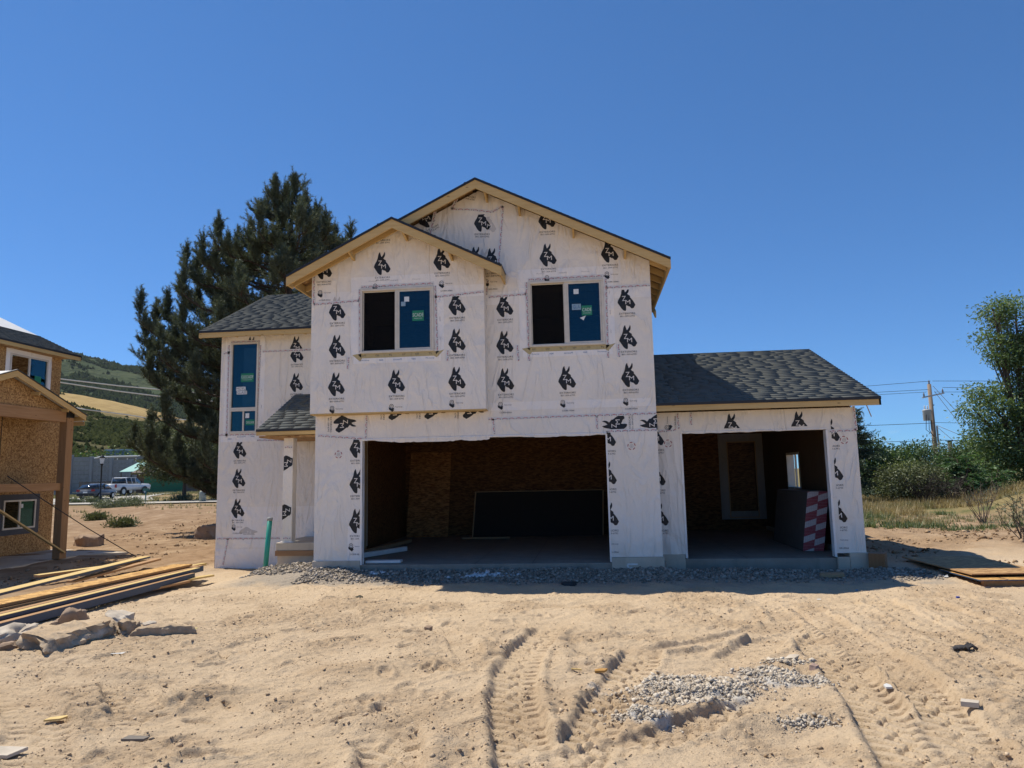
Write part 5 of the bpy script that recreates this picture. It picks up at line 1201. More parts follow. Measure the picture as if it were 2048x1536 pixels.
# ------------------------------------------------------------------ vegetation
M_BARK = m_wood('bark', (.075,.055,.040), (.14,.105,.08), 2, .6, .95); M_BARKP = m_wood('pine_bark', (.045,.034,.027), (.085,.062,.048), 2, .6, .95)
def limb_tubes(segs, n=5):
    """segs: list of (points, r0, r1) -> one mesh builder"""
    m = MB()
    for pts, r0, r1 in segs:
        k = len(pts); m.tube(pts, [r0+(r1-r0)*i/(k-1) for i in range(k)], n, 0, False)
    return m
def leaf_soup(P, N, L, Wd, rg, droop=0.0, tone=None):
    """one small leaf (a folded quad) at each point P, pointing about N"""
    n = len(P); N = N+rg.normal(0, .55, (n, 3)); N[:, 2] -= droop; N /= np.linalg.norm(N, axis=1, keepdims=True)+1e-9
    A = rg.normal(0, 1, (n, 3)); S = np.cross(N, A); S /= np.linalg.norm(S, axis=1, keepdims=True)+1e-9
    L = np.asarray(L).reshape(-1, 1)*rg.uniform(.7, 1.3, (n, 1)); Wd = np.asarray(Wd).reshape(-1, 1)*rg.uniform(.7, 1.3, (n, 1))
    V = np.stack([P, P+N*L*.5+S*Wd*.5, P+N*L, P+N*L*.5-S*Wd*.5], 1)
    F = np.arange(4*n).reshape(n, 4); t = rg.uniform(0, 1, n) if tone is None else np.clip(tone+rg.normal(0, .15, n), 0, 1)
    return V.reshape(-1, 3), F, np.repeat(t, 4)
def leafy_tree(name, label, base, blobs, trunk_r, leafmat, seed, n_clump=220, per=42, leaf=(.16, .08), fork=None, group=None, bark=None, cat='tree', spread=.32, droop=.25, dens_in=.55):
    """blobs: ellipsoids (dx, dy, z, rx, ry, rz) relative to the base that the crown fills"""
    rg = np.random.default_rng(seed); r = random.Random(seed); base = Vector(base)
    t = thing(name, label, cat, base, group)
    vol = np.array([b[3]*b[4]*b[5] for b in blobs]); pick = rg.choice(len(blobs), n_clump, p=vol/vol.sum())
    C = []; T_ = []
    for k in pick:
        b = blobs[k]; d = rg.normal(0, 1, 3); d /= np.linalg.norm(d); q = rg.uniform(dens_in, 1.0)**.7
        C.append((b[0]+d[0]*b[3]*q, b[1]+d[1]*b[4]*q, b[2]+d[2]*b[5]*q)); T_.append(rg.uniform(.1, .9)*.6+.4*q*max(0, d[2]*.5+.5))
    C = np.array(C); T_ = np.array(T_)
    zc = min(b[2]-b[5]*.5 for b in blobs); fork = fork or max(.6, zc*.9)
    segs = []
    top = Vector((r.uniform(-.1, .1), r.uniform(-.1, .1), fork)); segs.append(([base+Vector((0,0,-.3)), base+top*.5+Vector((r.uniform(-.05,.05),0,0)), base+top], trunk_r*1.25, trunk_r*.8))
    mains = []
    for b in blobs:
        e = Vector((b[0], b[1], b[2]+b[5]*.35)); mid = top.lerp(e, .5)+Vector((r.uniform(-.2,.2), r.uniform(-.2,.2), r.uniform(0,.3)))
        segs.append(([base+top, base+mid, base+e], trunk_r*.7, trunk_r*.18)); mains.append((top, mid, e))
    for i in range(0, n_clump, 2):
        c = Vector(C[i]); mn = mains[pick[i]]; s = mn[1].lerp(mn[2], r.uniform(0, .9)) if r.random() < .7 else mn[0].lerp(mn[1], r.uniform(.3, 1))
        md = s.lerp(c, .55)+Vector((0, 0, r.uniform(-.1, .15))); segs.append(([base+s, base+md, base+c], trunk_r*.13, trunk_r*.03))
    limb_tubes(segs).build('trunk', bark or M_BARK, t, True)
    P = np.repeat(C, per, 0)+rg.normal(0, 1, (n_clump*per, 3))*np.array([spread, spread, spread*.7]); N = (P-np.repeat(C, per, 0)); N /= np.linalg.norm(N, axis=1, keepdims=True)+1e-6
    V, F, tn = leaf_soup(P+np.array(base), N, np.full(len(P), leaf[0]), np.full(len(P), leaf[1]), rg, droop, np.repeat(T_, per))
    o = link('crown', tri_mesh('crown', V, F, [leafmat], False, {'tone': tn}), t)
    return t
M_LPINE = m_leaf('pine_needles', (.042,.062,.038), (.15,.172,.10), .15); M_LSPR = m_leaf('spruce_needles', (.020,.038,.022), (.060,.088,.040), .10)
M_LELM = m_leaf('elm_leaves', (.065,.11,.03), (.17,.24,.075), .38); M_LDARK = m_leaf('dark_leaves', (.028,.062,.017), (.085,.14,.040), .3)
M_LAIL = m_leaf('frond_leaves', (.030,.085,.022), (.085,.165,.045), .35); M_LOLV = m_leaf('olive_leaves', (.060,.075,.028), (.13,.145,.060), .25)
M_LGRY = m_leaf('grey_green_leaves', (.075,.095,.055), (.17,.19,.11), .25)

def needle_shoots(P, D, L, rg, k=11, nl=.14, nw=.010, tone=None):
    """bottle-brush shoots: k thin needles around an axis D of length L at each P"""
    n = len(P); D = D/(np.linalg.norm(D, axis=1, keepdims=True)+1e-9)
    A = np.cross(D, np.array([.3, .2, .93])); A /= np.linalg.norm(A, axis=1, keepdims=True)+1e-9; B_ = np.cross(D, A)
    th = rg.uniform(0, 6.283, (n, k)); s = np.linspace(.0, 1.0, k)[None]*np.ones((n, 1))+rg.uniform(-.05, .05, (n, k))
    rad_ = A[:, None]*np.cos(th)[..., None]+B_[:, None]*np.sin(th)[..., None]
    o = P[:, None]+D[:, None]*(np.asarray(L)[:, None, None]*s[..., None])
    d = rad_*.85+D[:, None]*.75; d /= np.linalg.norm(d, axis=-1, keepdims=True)
    side = np.cross(d, rg.normal(0, 1, (n, k, 3))); side /= np.linalg.norm(side, axis=-1, keepdims=True)+1e-9
    ln = nl*rg.uniform(.75, 1.2, (n, k, 1))
    V = np.stack([o+side*nw, o-side*nw, o+d*ln], 2)
    t = rg.uniform(0, 1, n) if tone is None else tone
    return V.reshape(-1, 3), np.arange(3*n*k).reshape(-1, 3), np.repeat(np.clip(t, 0, 1), 3*k)

def big_pine():
    base = at(560, 992, 30); base.z = gz(base.x, base.y); rg = np.random.default_rng(8); r = random.Random(8)
    t = thing('pine_tree', 'tall dark green pine rising behind the left wing of the house', 'tree', base)
    D = 30.0
    # where the limbs end in the photograph (pixel, depth offset in metres)
    tips = [(590,380,0),(550,385,-.6),(632,430,.8),(520,440,-1.2),(670,470,1.2),(700,478,.5),(600,440,-1.5),(560,470,1.6),
            (438,470,-.8),(475,490,.6),(405,500,-.4),(372,520,.3),(365,560,-1.2),(505,520,1.5),(640,520,-1.2),(480,560,-1.6),(420,560,1.2),(545,560,2.0),(610,560,2.2),
            (280,620,-.6),(335,612,.2),(365,632,-1.0),(290,665,.5),(320,690,-1.3),(395,600,1.0),(440,640,-1.5),(420,680,1.5),(500,640,2.2),(560,640,-2.2),(350,720,.8),(390,740,-1.2),
            (302,700,.2),(300,735,-.5),(340,760,1.2),(330,815,-1.0),(372,800,.4),(300,860,-.4),(270,868,.3),(330,880,1.0),(300,890,-1.0),(355,905,-.6),(348,918,.2),(575,400,.6),(610,412,-.6),(560,432,-.4),(535,412,.5),(622,470,.3),(652,452,-.5),(590,500,-1.0),(530,480,.9),(500,470,-.5),(455,500,.2),(570,520,-1.6),(620,500,1.4),(430,520,-.3),(395,540,.8),(470,600,-1.0),(440,590,.6),(380,850,1.8),(410,900,-1.6),(440,820,2.0),(480,760,-2.2),(412,955,.8),(388,945,-.8),(450,900,1.5),(430,720,.2),(520,720,2.5),(470,680,.5),(385,690,.2),(312,640,.6),(350,670,-.4)]
    trunk = [base+Vector((0,0,-.3)), base.lerp(at(572, 700, D), .5), at(572, 700, D), at(580, 520, D), at(585, 385, D)]
    segs = [(trunk, .30, .05)]; P = []; Dv = []; Ls = []; Tn = []
    ztop = trunk[-1].z; zb_ = base.z
    def on_trunk(z):
        for a, b in zip(trunk[:-1], trunk[1:]):
            if a.z <= z <= b.z: return a.lerp(b, (z-a.z)/(b.z-a.z))
        return trunk[-1].copy()
    def tuft(c, d, L):
        P.append(c); Dv.append(d); Ls.append(L); Tn.append(min(1, max(0, r.gauss(.42, .2))))
    def candle(a, b, n, up):
        """branchlet from a to b whose last part carries upright brushes"""
        m_ = a.lerp(b, .55)+Vector((0, 0, -.12*(b-a).length)); segs.append(([a, m_, b], .02, .007))
        for q in range(n):
            f = .25+.75*(q+r.random()*.8)/n; c = (a.lerp(m_, f*2) if f < .5 else m_.lerp(b, f*2-1))+Vector((r.gauss(0, .05), r.gauss(0, .05), r.gauss(0, .04)))
            tuft(c, (b-m_).normalized()*.6+Vector((r.gauss(0, .5), r.gauss(0, .5), up+r.gauss(0, .25))), r.uniform(.20, .42))
        tuft(b, (b-m_).normalized()*.7+Vector((r.gauss(0, .2), r.gauss(0, .2), .8)), r.uniform(.28, .5))
    for (u, v, dd) in tips:
        e = at(u, v, D+dd*1.7); L = (e-on_trunk(e.z)).length
        s = on_trunk(max(zb_+1.2, e.z-.35*L-.3)); mid = s.lerp(e, .55)+Vector((0, 0, -.12*L)); pre = s.lerp(mid, .5)+Vector((0, 0, -.03*L))
        tip0 = e+Vector((0, 0, -.55)); pts = [s, pre, mid, mid.lerp(tip0, .6)+Vector((0, 0, -.05*L)), tip0, e]
        segs.append((pts, .04+.010*L, .012)); candle(pts[3], pts[5], 13, .55); candle(pts[2], pts[4], 10, .45)
        for j in range(int(11+2.6*L)):
            f = r.uniform(.25, 1.0); k = min(4, int(f*5)); a = pts[k].lerp(pts[k+1], f*5-k); ax = (pts[min(5, k+1)]-pts[k]).normalized(); q = ax.cross(Vector((0, 0, 1))).normalized()*r.choice((-1, 1))
            ln = r.uniform(.45, .95)*(1.2-.4*f); b = a+(ax*.5+q*r.uniform(.2, .9)+Vector((0, 0, r.uniform(.0, .65)))).normalized()*ln; candle(a, b, int(7+7*ln), .55)
    limb_tubes(segs, 5).build('trunk', M_BARKP, t, True)
    P_ = np.array(P); V, F, tn = needle_shoots(P_, np.array(Dv), np.array(Ls), rg, 44, .125, .0095, np.array(Tn))
    link('crown', tri_mesh('crown', V, F, [M_LPINE], False, {'tone': tn}), t)
    print('pine shoots', len(P_))
big_pine()
def spruce(label, base, H, R, seed, mat, n=1500, group=None):
    rg = np.random.default_rng(seed); r = random.Random(seed); base = Vector(base); t = thing('spruce_tree', label, 'tree', base, group)
    segs = [([base+Vector((0,0,-.2)), base+Vector((0,0,H*.5)), base+Vector((0,0,H))], .16, .02)]; P = []; Dv = []; Tn = []
    for i in range(int(H*13)):
        f = r.random()**.8; z = .3+f*(H-.4); L = R*(1-f)**.8*r.uniform(.75, 1.1)+.12; a = r.uniform(0, 6.283)
        d = Vector((math.cos(a), math.sin(a), 0)); s = base+Vector((0,0,z)); e = s+d*L+Vector((0,0,-.12*L)); segs.append(([s, s.lerp(e, .5)+Vector((0,0,-.05*L)), e], .025, .006))
        for j in range(int(18+26*L)):
            q = r.uniform(.15, 1); c = s.lerp(e, q)+Vector((r.gauss(0, .13), r.gauss(0, .13), r.gauss(-.02, .07))); P.append(c); Dv.append(d*.8+Vector((r.gauss(0,.5), r.gauss(0,.5), r.gauss(.1,.3)))); Tn.append(min(1, max(0, r.gauss(.2+.45*q, .2))))
    limb_tubes(segs, 4).build('trunk', M_BARK, t, True)
    V, F, tn = needle_shoots(np.array(P), np.array(Dv), np.full(len(P), .28), rg, 11, .12, .016, np.array(Tn)); link('crown', tri_mesh('crown', V, F, [mat], False, {'tone': tn}), t)
def gp(u, v, d):
    p = at(u, v, d); p.z = gz(p.x, p.y); return p
spruce('dark spruce standing right behind the garage corner', gp(1716, 1000, 36), 5.0, 1.9, 31, M_LSPR)
GT = 'trees along the far edge of the right field'
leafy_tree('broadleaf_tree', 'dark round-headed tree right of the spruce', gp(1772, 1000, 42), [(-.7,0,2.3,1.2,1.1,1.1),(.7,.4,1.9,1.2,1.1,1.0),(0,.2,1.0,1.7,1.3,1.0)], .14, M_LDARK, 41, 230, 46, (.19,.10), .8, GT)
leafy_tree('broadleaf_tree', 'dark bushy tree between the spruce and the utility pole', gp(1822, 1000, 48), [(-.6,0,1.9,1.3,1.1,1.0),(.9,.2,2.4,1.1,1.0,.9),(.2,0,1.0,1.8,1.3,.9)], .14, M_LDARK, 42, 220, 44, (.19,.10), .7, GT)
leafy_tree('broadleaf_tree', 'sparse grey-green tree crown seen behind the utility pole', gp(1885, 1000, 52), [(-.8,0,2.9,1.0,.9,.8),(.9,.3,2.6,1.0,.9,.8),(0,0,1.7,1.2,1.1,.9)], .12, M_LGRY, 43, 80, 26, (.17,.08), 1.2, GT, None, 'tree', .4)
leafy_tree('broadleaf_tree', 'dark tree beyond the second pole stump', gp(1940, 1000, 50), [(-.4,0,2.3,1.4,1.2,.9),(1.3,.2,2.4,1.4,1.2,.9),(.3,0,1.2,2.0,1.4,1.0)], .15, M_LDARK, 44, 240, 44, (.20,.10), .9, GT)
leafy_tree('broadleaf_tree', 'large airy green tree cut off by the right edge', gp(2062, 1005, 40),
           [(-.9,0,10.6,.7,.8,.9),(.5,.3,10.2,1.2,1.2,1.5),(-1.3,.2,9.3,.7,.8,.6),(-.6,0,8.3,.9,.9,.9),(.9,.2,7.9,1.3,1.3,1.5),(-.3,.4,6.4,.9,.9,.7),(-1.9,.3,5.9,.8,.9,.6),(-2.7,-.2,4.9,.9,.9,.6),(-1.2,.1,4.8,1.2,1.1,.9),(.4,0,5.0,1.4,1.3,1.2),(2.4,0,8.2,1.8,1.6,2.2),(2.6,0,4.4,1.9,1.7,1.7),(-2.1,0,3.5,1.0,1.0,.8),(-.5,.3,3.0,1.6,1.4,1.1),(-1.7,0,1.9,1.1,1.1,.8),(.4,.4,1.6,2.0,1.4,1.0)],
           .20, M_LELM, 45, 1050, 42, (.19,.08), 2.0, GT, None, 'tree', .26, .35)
leafy_tree('shrub', 'olive shrub with twiggy dark base before the utility pole', gp(1832, 1003, 34), [(-.6,0,1.0,.9,.8,.7),(.5,0,1.2,.9,.8,.7),(0,0,.6,1.3,.9,.5)], .06, M_LOLV, 46, 210, 44, (.12,.055), .35, 'shrubs along the right field', None, 'shrub', .25)
leafy_tree('shrub', 'bright yellow-green low bush beside the thin sign post', gp(1800, 1003, 37), [(0,0,1.0,1.0,.8,.85),(.7,.2,1.4,.8,.7,.6)], .05, m_leaf('yellow_green_leaves', (.085,.11,.025), (.19,.22,.06), .3), 47, 120, 40, (.12,.06), .35, 'shrubs along the right field', None, 'shrub', .24)
def frond_shrub(label, base, H, R, n, seed, mat, group):
    """tree of heaven: long arching fronds with paired leaflets"""
    rg = np.random.default_rng(seed); r = random.Random(seed); base = Vector(base); t = thing('frond_tree', label, 'tree', base, group)
    segs = []; P = []; N = []; tn = []
    for k in range(7):
        a = r.uniform(0, 6.28); tip = base+Vector((math.cos(a)*R*.55*r.random(), math.sin(a)*R*.4*r.random(), H*r.uniform(.55, .85))); st_ = [base+Vector((r.uniform(-.3,.3), r.uniform(-.2,.2), -.2)), base.lerp(tip, .5), tip]; segs.append((st_, .05, .02))
        for j in range(n//7):
            f = r.uniform(.25, 1); s = base.lerp(tip, f); az = r.uniform(0, 6.28); L = r.uniform(.6, 1.15)*(R*.6); d = Vector((math.cos(az), math.sin(az), r.uniform(.25, .9))).normalized()
            pts = [s+d*(L*q)+Vector((0,0,-.42*L*q*q)) for q in (0, .25, .5, .75, 1)]; segs.append((pts, .012, .004)); tt = r.uniform(.15, .95)
            for q in np.linspace(.15, 1, 15):
                i = min(3, int(q*4)); c = pts[i].lerp(pts[i+1], q*4-i); ax = (pts[i+1]-pts[i]).normalized(); sd = ax.cross(Vector((0,0,1))).normalized()
                for sg in (-1, 1): P.append(c); N.append((sd*sg+ax*.35+Vector((0,0,-.15)))*2.2); tn.append(tt)
    limb_tubes(segs, 4).build('trunk', M_BARK, t, True)
    V, F, tt = leaf_soup(np.array(P), np.array(N), np.full(len(P), .17), np.full(len(P), .055), rg, .1, np.array(tn)); link('crown', tri_mesh('crown', V, F, [mat], False, {'tone': tt}), t)
frond_shrub('bright green frond-leaved tree right of the utility pole', gp(1925, 1006, 33), 2.5, 1.7, 150, 51, M_LAIL, GT)
frond_shrub('shaggy frond-leaved thicket at the right before the brown wall', gp(1985, 1000, 37), 1.9, 2.0, 110, 52, M_LAIL, GT)
frond_shrub('smaller frond-leaved clump left of the bright green one', gp(1888, 1006, 36), 2.1, 1.3, 90, 53, m_leaf('frond_pale', (.07,.10,.04), (.15,.18,.08), .3), GT)
def bare_bush(label, base, H, R, n, seed, mat, leaves=0, lm=None, group=None):
    r = random.Random(seed); rg = np.random.default_rng(seed); base = Vector(base); t = thing('twiggy_bush', label, 'shrub', base, group); segs = []; P = []
    for k in range(n):
        a = r.uniform(0, 6.28); e = base+Vector((math.cos(a)*R*r.uniform(.3, 1), math.sin(a)*R*r.uniform(.3, 1), H*r.uniform(.5, 1))); m_ = base.lerp(e, .5)+Vector((r.gauss(0,.08), r.gauss(0,.08), r.uniform(0,.1)))
        segs.append(([base+Vector((r.uniform(-.1,.1), r.uniform(-.1,.1), -.05)), m_, e], .012, .004))
        for j in range(5):
            s = m_.lerp(e, r.random()); q = s+Vector((r.gauss(0,.18), r.gauss(0,.18), r.uniform(.02,.3)))*1.0; segs.append(([s, s.lerp(q, .5), q], .005, .002)); P += [s.lerp(q, r.random()) for _ in range(leaves)]
    limb_tubes(segs, 4).build('twigs', mat, t, True)
    if leaves:
        V, F, tt = leaf_soup(np.array(P), rg.normal(0, 1, (len(P), 3)), np.full(len(P), .07), np.full(len(P), .03), rg); link('leaves', tri_mesh('leaves', V, F, [lm], False, {'tone': tt}), t)
M_TWIG = plain('dry_twig', (.16,.125,.095), .9); M_TWIGD = plain('dark_twig', (.055,.045,.04), .9)
GS = 'shrubs along the right field'
bare_bush('bare silvery bush before the brown wall', gp(1962, 1018, 24), 1.35, .75, 20, 61, M_TWIG, 2, M_LGRY, GS)
bare_bush('leggy weedy bush cut off by the right edge', gp(2046, 1068, 17.5), 1.1, .7, 14, 62, M_TWIGD, 4, M_LGRY, GS)
bare_bush('dark dead brush under the olive shrub', gp(1850, 1008, 33), 1.5, 1.2, 60, 63, M_TWIGD, 0, None, GS)
bare_bush('leafless dark brush under the frond-leaved tree', gp(1905, 1010, 32), 1.3, 1.0, 40, 64, M_TWIGD, 0, None, GS)
# weeds and bushes on the left lot
GL = 'weeds on the left lot'
for i, (u, v, d, sc_, lb) in enumerate(((212,1022,52,.9,'pale sagebrush tuft nearest the street lamp'),(232,1020,50,1.1,'pale sagebrush clump right of the street lamp'),(258,1018,51,.8,'green weed clump right of the sagebrush'),(262,1003,60,.8,'grey-green bush at the edge of the drive'),(180,1006,64,.6,'low weed beside the grey sedan'),(146,1006,64,.6,'low weed left of the grey sedan'),(247,1050,33,.5,'flat green weed patch mid lot on the left'),(195,1038,38,.4,'tiny green weed patch left of mid lot'),(360,1000,66,.8,'grey spiky bush under the pine'))):
    b = gp(u, v, d); r_ = sc_*1.1
    leafy_tree('weed_bush', lb, b, [(-.3*r_,0,.30*sc_,.8*r_,.5*r_,.35*sc_),(.5*r_,0,.25*sc_,.7*r_,.5*r_,.3*sc_)], .02, M_LGRY if i not in (2, 6, 7) else M_LOLV, 70+i, 40, 30, (.16,.05), .1, GL, M_TWIG, 'weed', .15, -.6)
b = gp(440, 1000, 60); leafy_tree('broadleaf_tree', 'small green tree with thin trunk before the green garage', gp(368, 995, 66), [(-1.6,0,3.4,2.2,1.8,1.3),(1.2,.3,3.6,2.3,1.8,1.5),(-.2,0,5.0,2.0,1.8,1.4),(-2.2,0,5.4,1.6,1.5,1.6)], .18, M_LOLV, 81, 300, 44, (.26,.13), 1.7, None, None, 'tree', .42)
GB = 'trees at the foot of the hillside'
for i, (u, v, d, w_, h_, mt, lb) in enumerate(((150,950,135,5,5.5,M_LDARK,'dark tree left of the lamp at the foot of the hill'),(185,945,140,5.5,7,M_LDARK,'tall dark tree above the sound wall behind the lamp'),(222,945,138,4.5,5.5,M_LOLV,'olive tree right of the tall dark one above the sound wall'),(255,940,150,5,7.5,M_LELM,'bright green tree beside the pine at the foot of the hill'),(300,945,140,5,7,M_LELM,'bright green tree half hidden by the pine'))):
    leafy_tree('broadleaf_tree', lb, gp(u, v, d), [(-w_*.4,0,h_*.55,w_*.6,w_*.5,h_*.42),(w_*.4,.5,h_*.6,w_*.6,w_*.5,h_*.4),(0,0,h_*.3,w_*.8,w_*.6,h_*.3)], .25, mt, 90+i, 120, 34, (.6,.35), 1.2, GB, None, 'tree', .9)
# ------------------------------------------------------------------ street, cars and buildings on the left
def strip(name, label, pts, lift, mat, kind='structure'):
    """flat sheet laid over the ground"""
    m = MB(); V = [(x, y, gz(x, y)+lift) for x, y in pts]; m.add(V, [tuple(range(len(V)))]); return tag(m.build(name, mat), label, None, None, kind)
M_ASPH = plain('asphalt', (.10,.10,.10), .9, .2, var=.2); M_PAVE = m_concrete('pavement', (.36,.335,.29), (.45,.42,.37))
def P2(u, d): p = at(u, 990, d); return (p.x, p.y)
strip('driveway', 'pale concrete drive under the parked cars', [P2(96, 66), P2(190, 64.5), P2(310, 67), P2(300, 74), P2(345, 84), P2(290, 89), P2(250, 86), P2(150, 80), P2(105, 74)], .06, M_PAVE)
strip('sidewalk', 'narrow pale sidewalk along the far edge of the lot', [P2(80, 62), P2(250, 60), P2(440, 58), P2(440, 60.5), P2(250, 62.5), P2(80, 64)], .10, M_PAVE)
M_PAINTG = plain('grey_car_paint', (.13,.14,.16), .25, .6); M_PAINTW = plain('white_car_paint', (.72,.73,.74), .25, .6)
M_CGLASS = plain('car_glass', (.02,.025,.03), .06, .8); M_TYRE = plain('tyre_rubber', (.02,.02,.02), .85, .2); M_RIM = plain('alloy_rim', (.5,.5,.52), .3, .5, .8); M_TAIL = plain('tail_light', (.30,.012,.015), .25, .5); M_HEAD = plain('head_light', (.75,.75,.72), .2, .6); M_BLK = plain('black_trim', (.02,.02,.022), .5, .3)
def car(name, label, loc, head, prof, cabin, Lw, paint, wheels, wr_, extra=None):
    """prof: side outline (x, z) of the body, cabin: glasshouse outline; x forward, built at the origin and turned"""
    t = thing(name, label, 'car' if name == 'parked_car' else 'truck', loc); t.rotation_euler = (0, 0, head); hw = Lw/2
    def part(nm, m, mat, par=t, bev=0, sm=False):
        me = new_mesh(nm, m.V, m.F, [mat], m.M, sm); bm = bmesh.new(); bm.from_mesh(me); bmesh.ops.recalc_face_normals(bm, faces=bm.faces)
        if bev: bmesh.ops.bevel(bm, geom=list(bm.edges), offset=bev, segments=2, affect='EDGES', clamp_overlap=True)
        bm.to_mesh(me); bm.free(); o = bpy.data.objects.new(nm, me); COL.objects.link(o); o.parent = par; return o
    m = MB(); n = len(prof); V = [(x, s*hw*(.97 if z > .75 else 1.0)*(.93 if abs(x) > max(p[0] for p in prof)-.25 else 1), z) for s in (-1, 1) for x, z in prof]
    m.add(V, [tuple(range(n)), tuple(range(2*n-1, n-1, -1))]+[(i, (i+1) % n, (i+1) % n+n, i+n) for i in range(n)]); body = part('body', m, paint, t, .05, True)
    m = MB(); n = len(cabin); zb0 = min(z for x, z in cabin); zt0 = max(z for x, z in cabin)
    V = [(x, s*hw*(.95-.17*(z-zb0)/(zt0-zb0)), z) for s in (-1, 1) for x, z in cabin]
    m.add(V, [tuple(range(n)), tuple(range(2*n-1, n-1, -1))]+[(i, (i+1) % n, (i+1) % n+n, i+n) for i in range(n)]); part('cabin', m, M_CGLASS, t, .03, True)
    xs = [x for x, z in cabin if z > zt0-.08]; m = MB(); V = [(x, s*hw*.80, zt0+dz) for s in (-1, 1) for x, dz in ((min(xs), -.02), (min(xs)+.2, .035), (max(xs)-.2, .035), (max(xs), -.02))]
    m.add(V, [(0,1,2,3), (7,6,5,4), (0,4,5,1), (1,5,6,2), (2,6,7,3), (3,7,4,0)]); part('roof_panel', m, paint)
    for x in sorted(extra.get('pillars', ())) if extra else ():
        for s in (-1, 1):
            m = MB(); m.bar((x, s*hw*.96, zb0), (x-.05, s*hw*.80, zt0), .07, .05, (1, 0, 0)); part('pillar', m, paint)
    for x in wheels:
        for s in (-1, 1):
            m = MB(); m.lathe((x, s*(hw-.10)-.11, wr_), [(wr_*.7,0),(wr_*.97,.01),(wr_,.06),(wr_,.16),(wr_*.97,.21),(wr_*.7,.22)], 18, 'y'); w_ = part('wheel', m, M_TYRE, t, 0, True)
            m = MB(); m.lathe((x, s*(hw-.10)-.115, wr_), [(wr_*.62,0),(wr_*.62,.23)], 14, 'y'); part('rim', m, M_RIM, w_)
    xr, xf = min(x for x, z in prof), max(x for x, z in prof)
    for s in (-1, 1):
        a, b, c, d = extra['tail']; m = MB(); m.box(xr-.012, xr+.10, *sorted((s*a, s*b)), c, d); part('tail_light', m, M_TAIL)
        a, b, c, d = extra['head']; m = MB(); m.box(xf-.16, xf+.008, *sorted((s*a, s*b)), c, d); part('headlight', m, M_HEAD)
    m = MB(); m.box(xr-.03, xr+.1, -hw*.9, hw*.9, extra['bump'][0], extra['bump'][1]); part('bumper', m, extra['bm'])
    m = MB(); m.box(xr-.04, xr-.028, -.2, .2, extra['plate'], extra['plate']+.14); part('licence_plate', m, M_HEAD)
    return t, part
def head_of(u, v, d, du): return 0
sp_ = at(194, 996, 71); sp_.z = gz(sp_.x, sp_.y)+.07
car('parked_car', 'grey hatchback parked on the drive seen from behind', sp_, rad(100), [(-2.2,.32),(-2.28,.6),(-2.22,.95),(-1.9,1.02),(1.1,.98),(1.95,.82),(2.25,.6),(2.2,.3)], [(-2.12,.98),(-1.55,1.40),(-.2,1.48),(.45,1.42),(1.25,.96)], 1.78, M_PAINTG, (-1.3, 1.35), .32,
    dict(tail=(.55,.86,.78,.95), head=(.5,.85,.58,.72), bump=(.34,.56), bm=M_BLK, plate=.62, pillars=(-.1, -1.35)))
tk = at(252, 990, 80); tk.z = gz(tk.x, tk.y)+.05
t_, part_ = car('pickup_truck', 'white crew-cab pickup truck parked beside the green garage', tk, rad(88), [(-2.9,.55),(-2.95,.75),(-2.92,1.28),(1.35,1.28),(2.6,1.22),(2.9,1.05),(2.92,.55)], [(-1.25,1.26),(-1.15,1.88),(.65,1.92),(1.45,1.27)], 2.0, M_PAINTW, (-1.75, 1.85), .42,
    dict(tail=(.80,.97,.85,1.22), head=(.6,.93,.85,1.08), bump=(.5,.72), bm=M_RIM, plate=.75, pillars=(-1.2, -.35, .3)))
m = MB(); m.box(-2.85, -1.3, -.82, .82, 1.282, 1.30); part_('bed', m, M_BLK)
m = MB(); m.box(-2.93, -2.9, -.8, .8, .8, 1.2); part_('tailgate', m, M_PAINTW)
for x in (-1.75, 1.85):
    for s in (-1, 1):
        m = MB(); m.lathe((x, s*.99-.02, .45), [(.5,0),(.5,.04)], 18, 'y'); part_('wheel_arch', m, M_BLK)
for s in (-1, 1): m = MB(); m.box(1.0, 1.15, *sorted((s*1.0, s*1.2)), 1.3, 1.52); part_('mirror', m, M_BLK)
# street lamp
lp = gp(200, 1001, 69); lm = thing('street_lamp', 'black post-top street lamp with clear lantern beside the drive', 'street lamp', lp)
m = MB(); m.lathe(lp, [(.26,0),(.26,.12),(.20,.16),(.20,.34),(.12,.42),(.075,.5),(.065,3.3),(.09,3.34),(.06,3.45)], 12); m.build('post', M_BLK, lm, True)
m = MB(); m.lathe(lp, [(.10,3.42),(.17,3.52),(.12,3.56)], 10); m.build('lantern_base', M_BLK, lm, True); m = MB(); m.lathe(lp, [(.14,3.56),(.23,4.10),(.20,4.12)], 8); m.build('lantern_glass', plain('frosted_lantern', (.62,.64,.66), .25, .5), lm)
m = MB(); m.lathe(lp, [(.27,4.10),(.24,4.18),(.10,4.34),(.03,4.42),(.02,4.52)], 10); m.build('lantern_cap', M_BLK, lm, True)
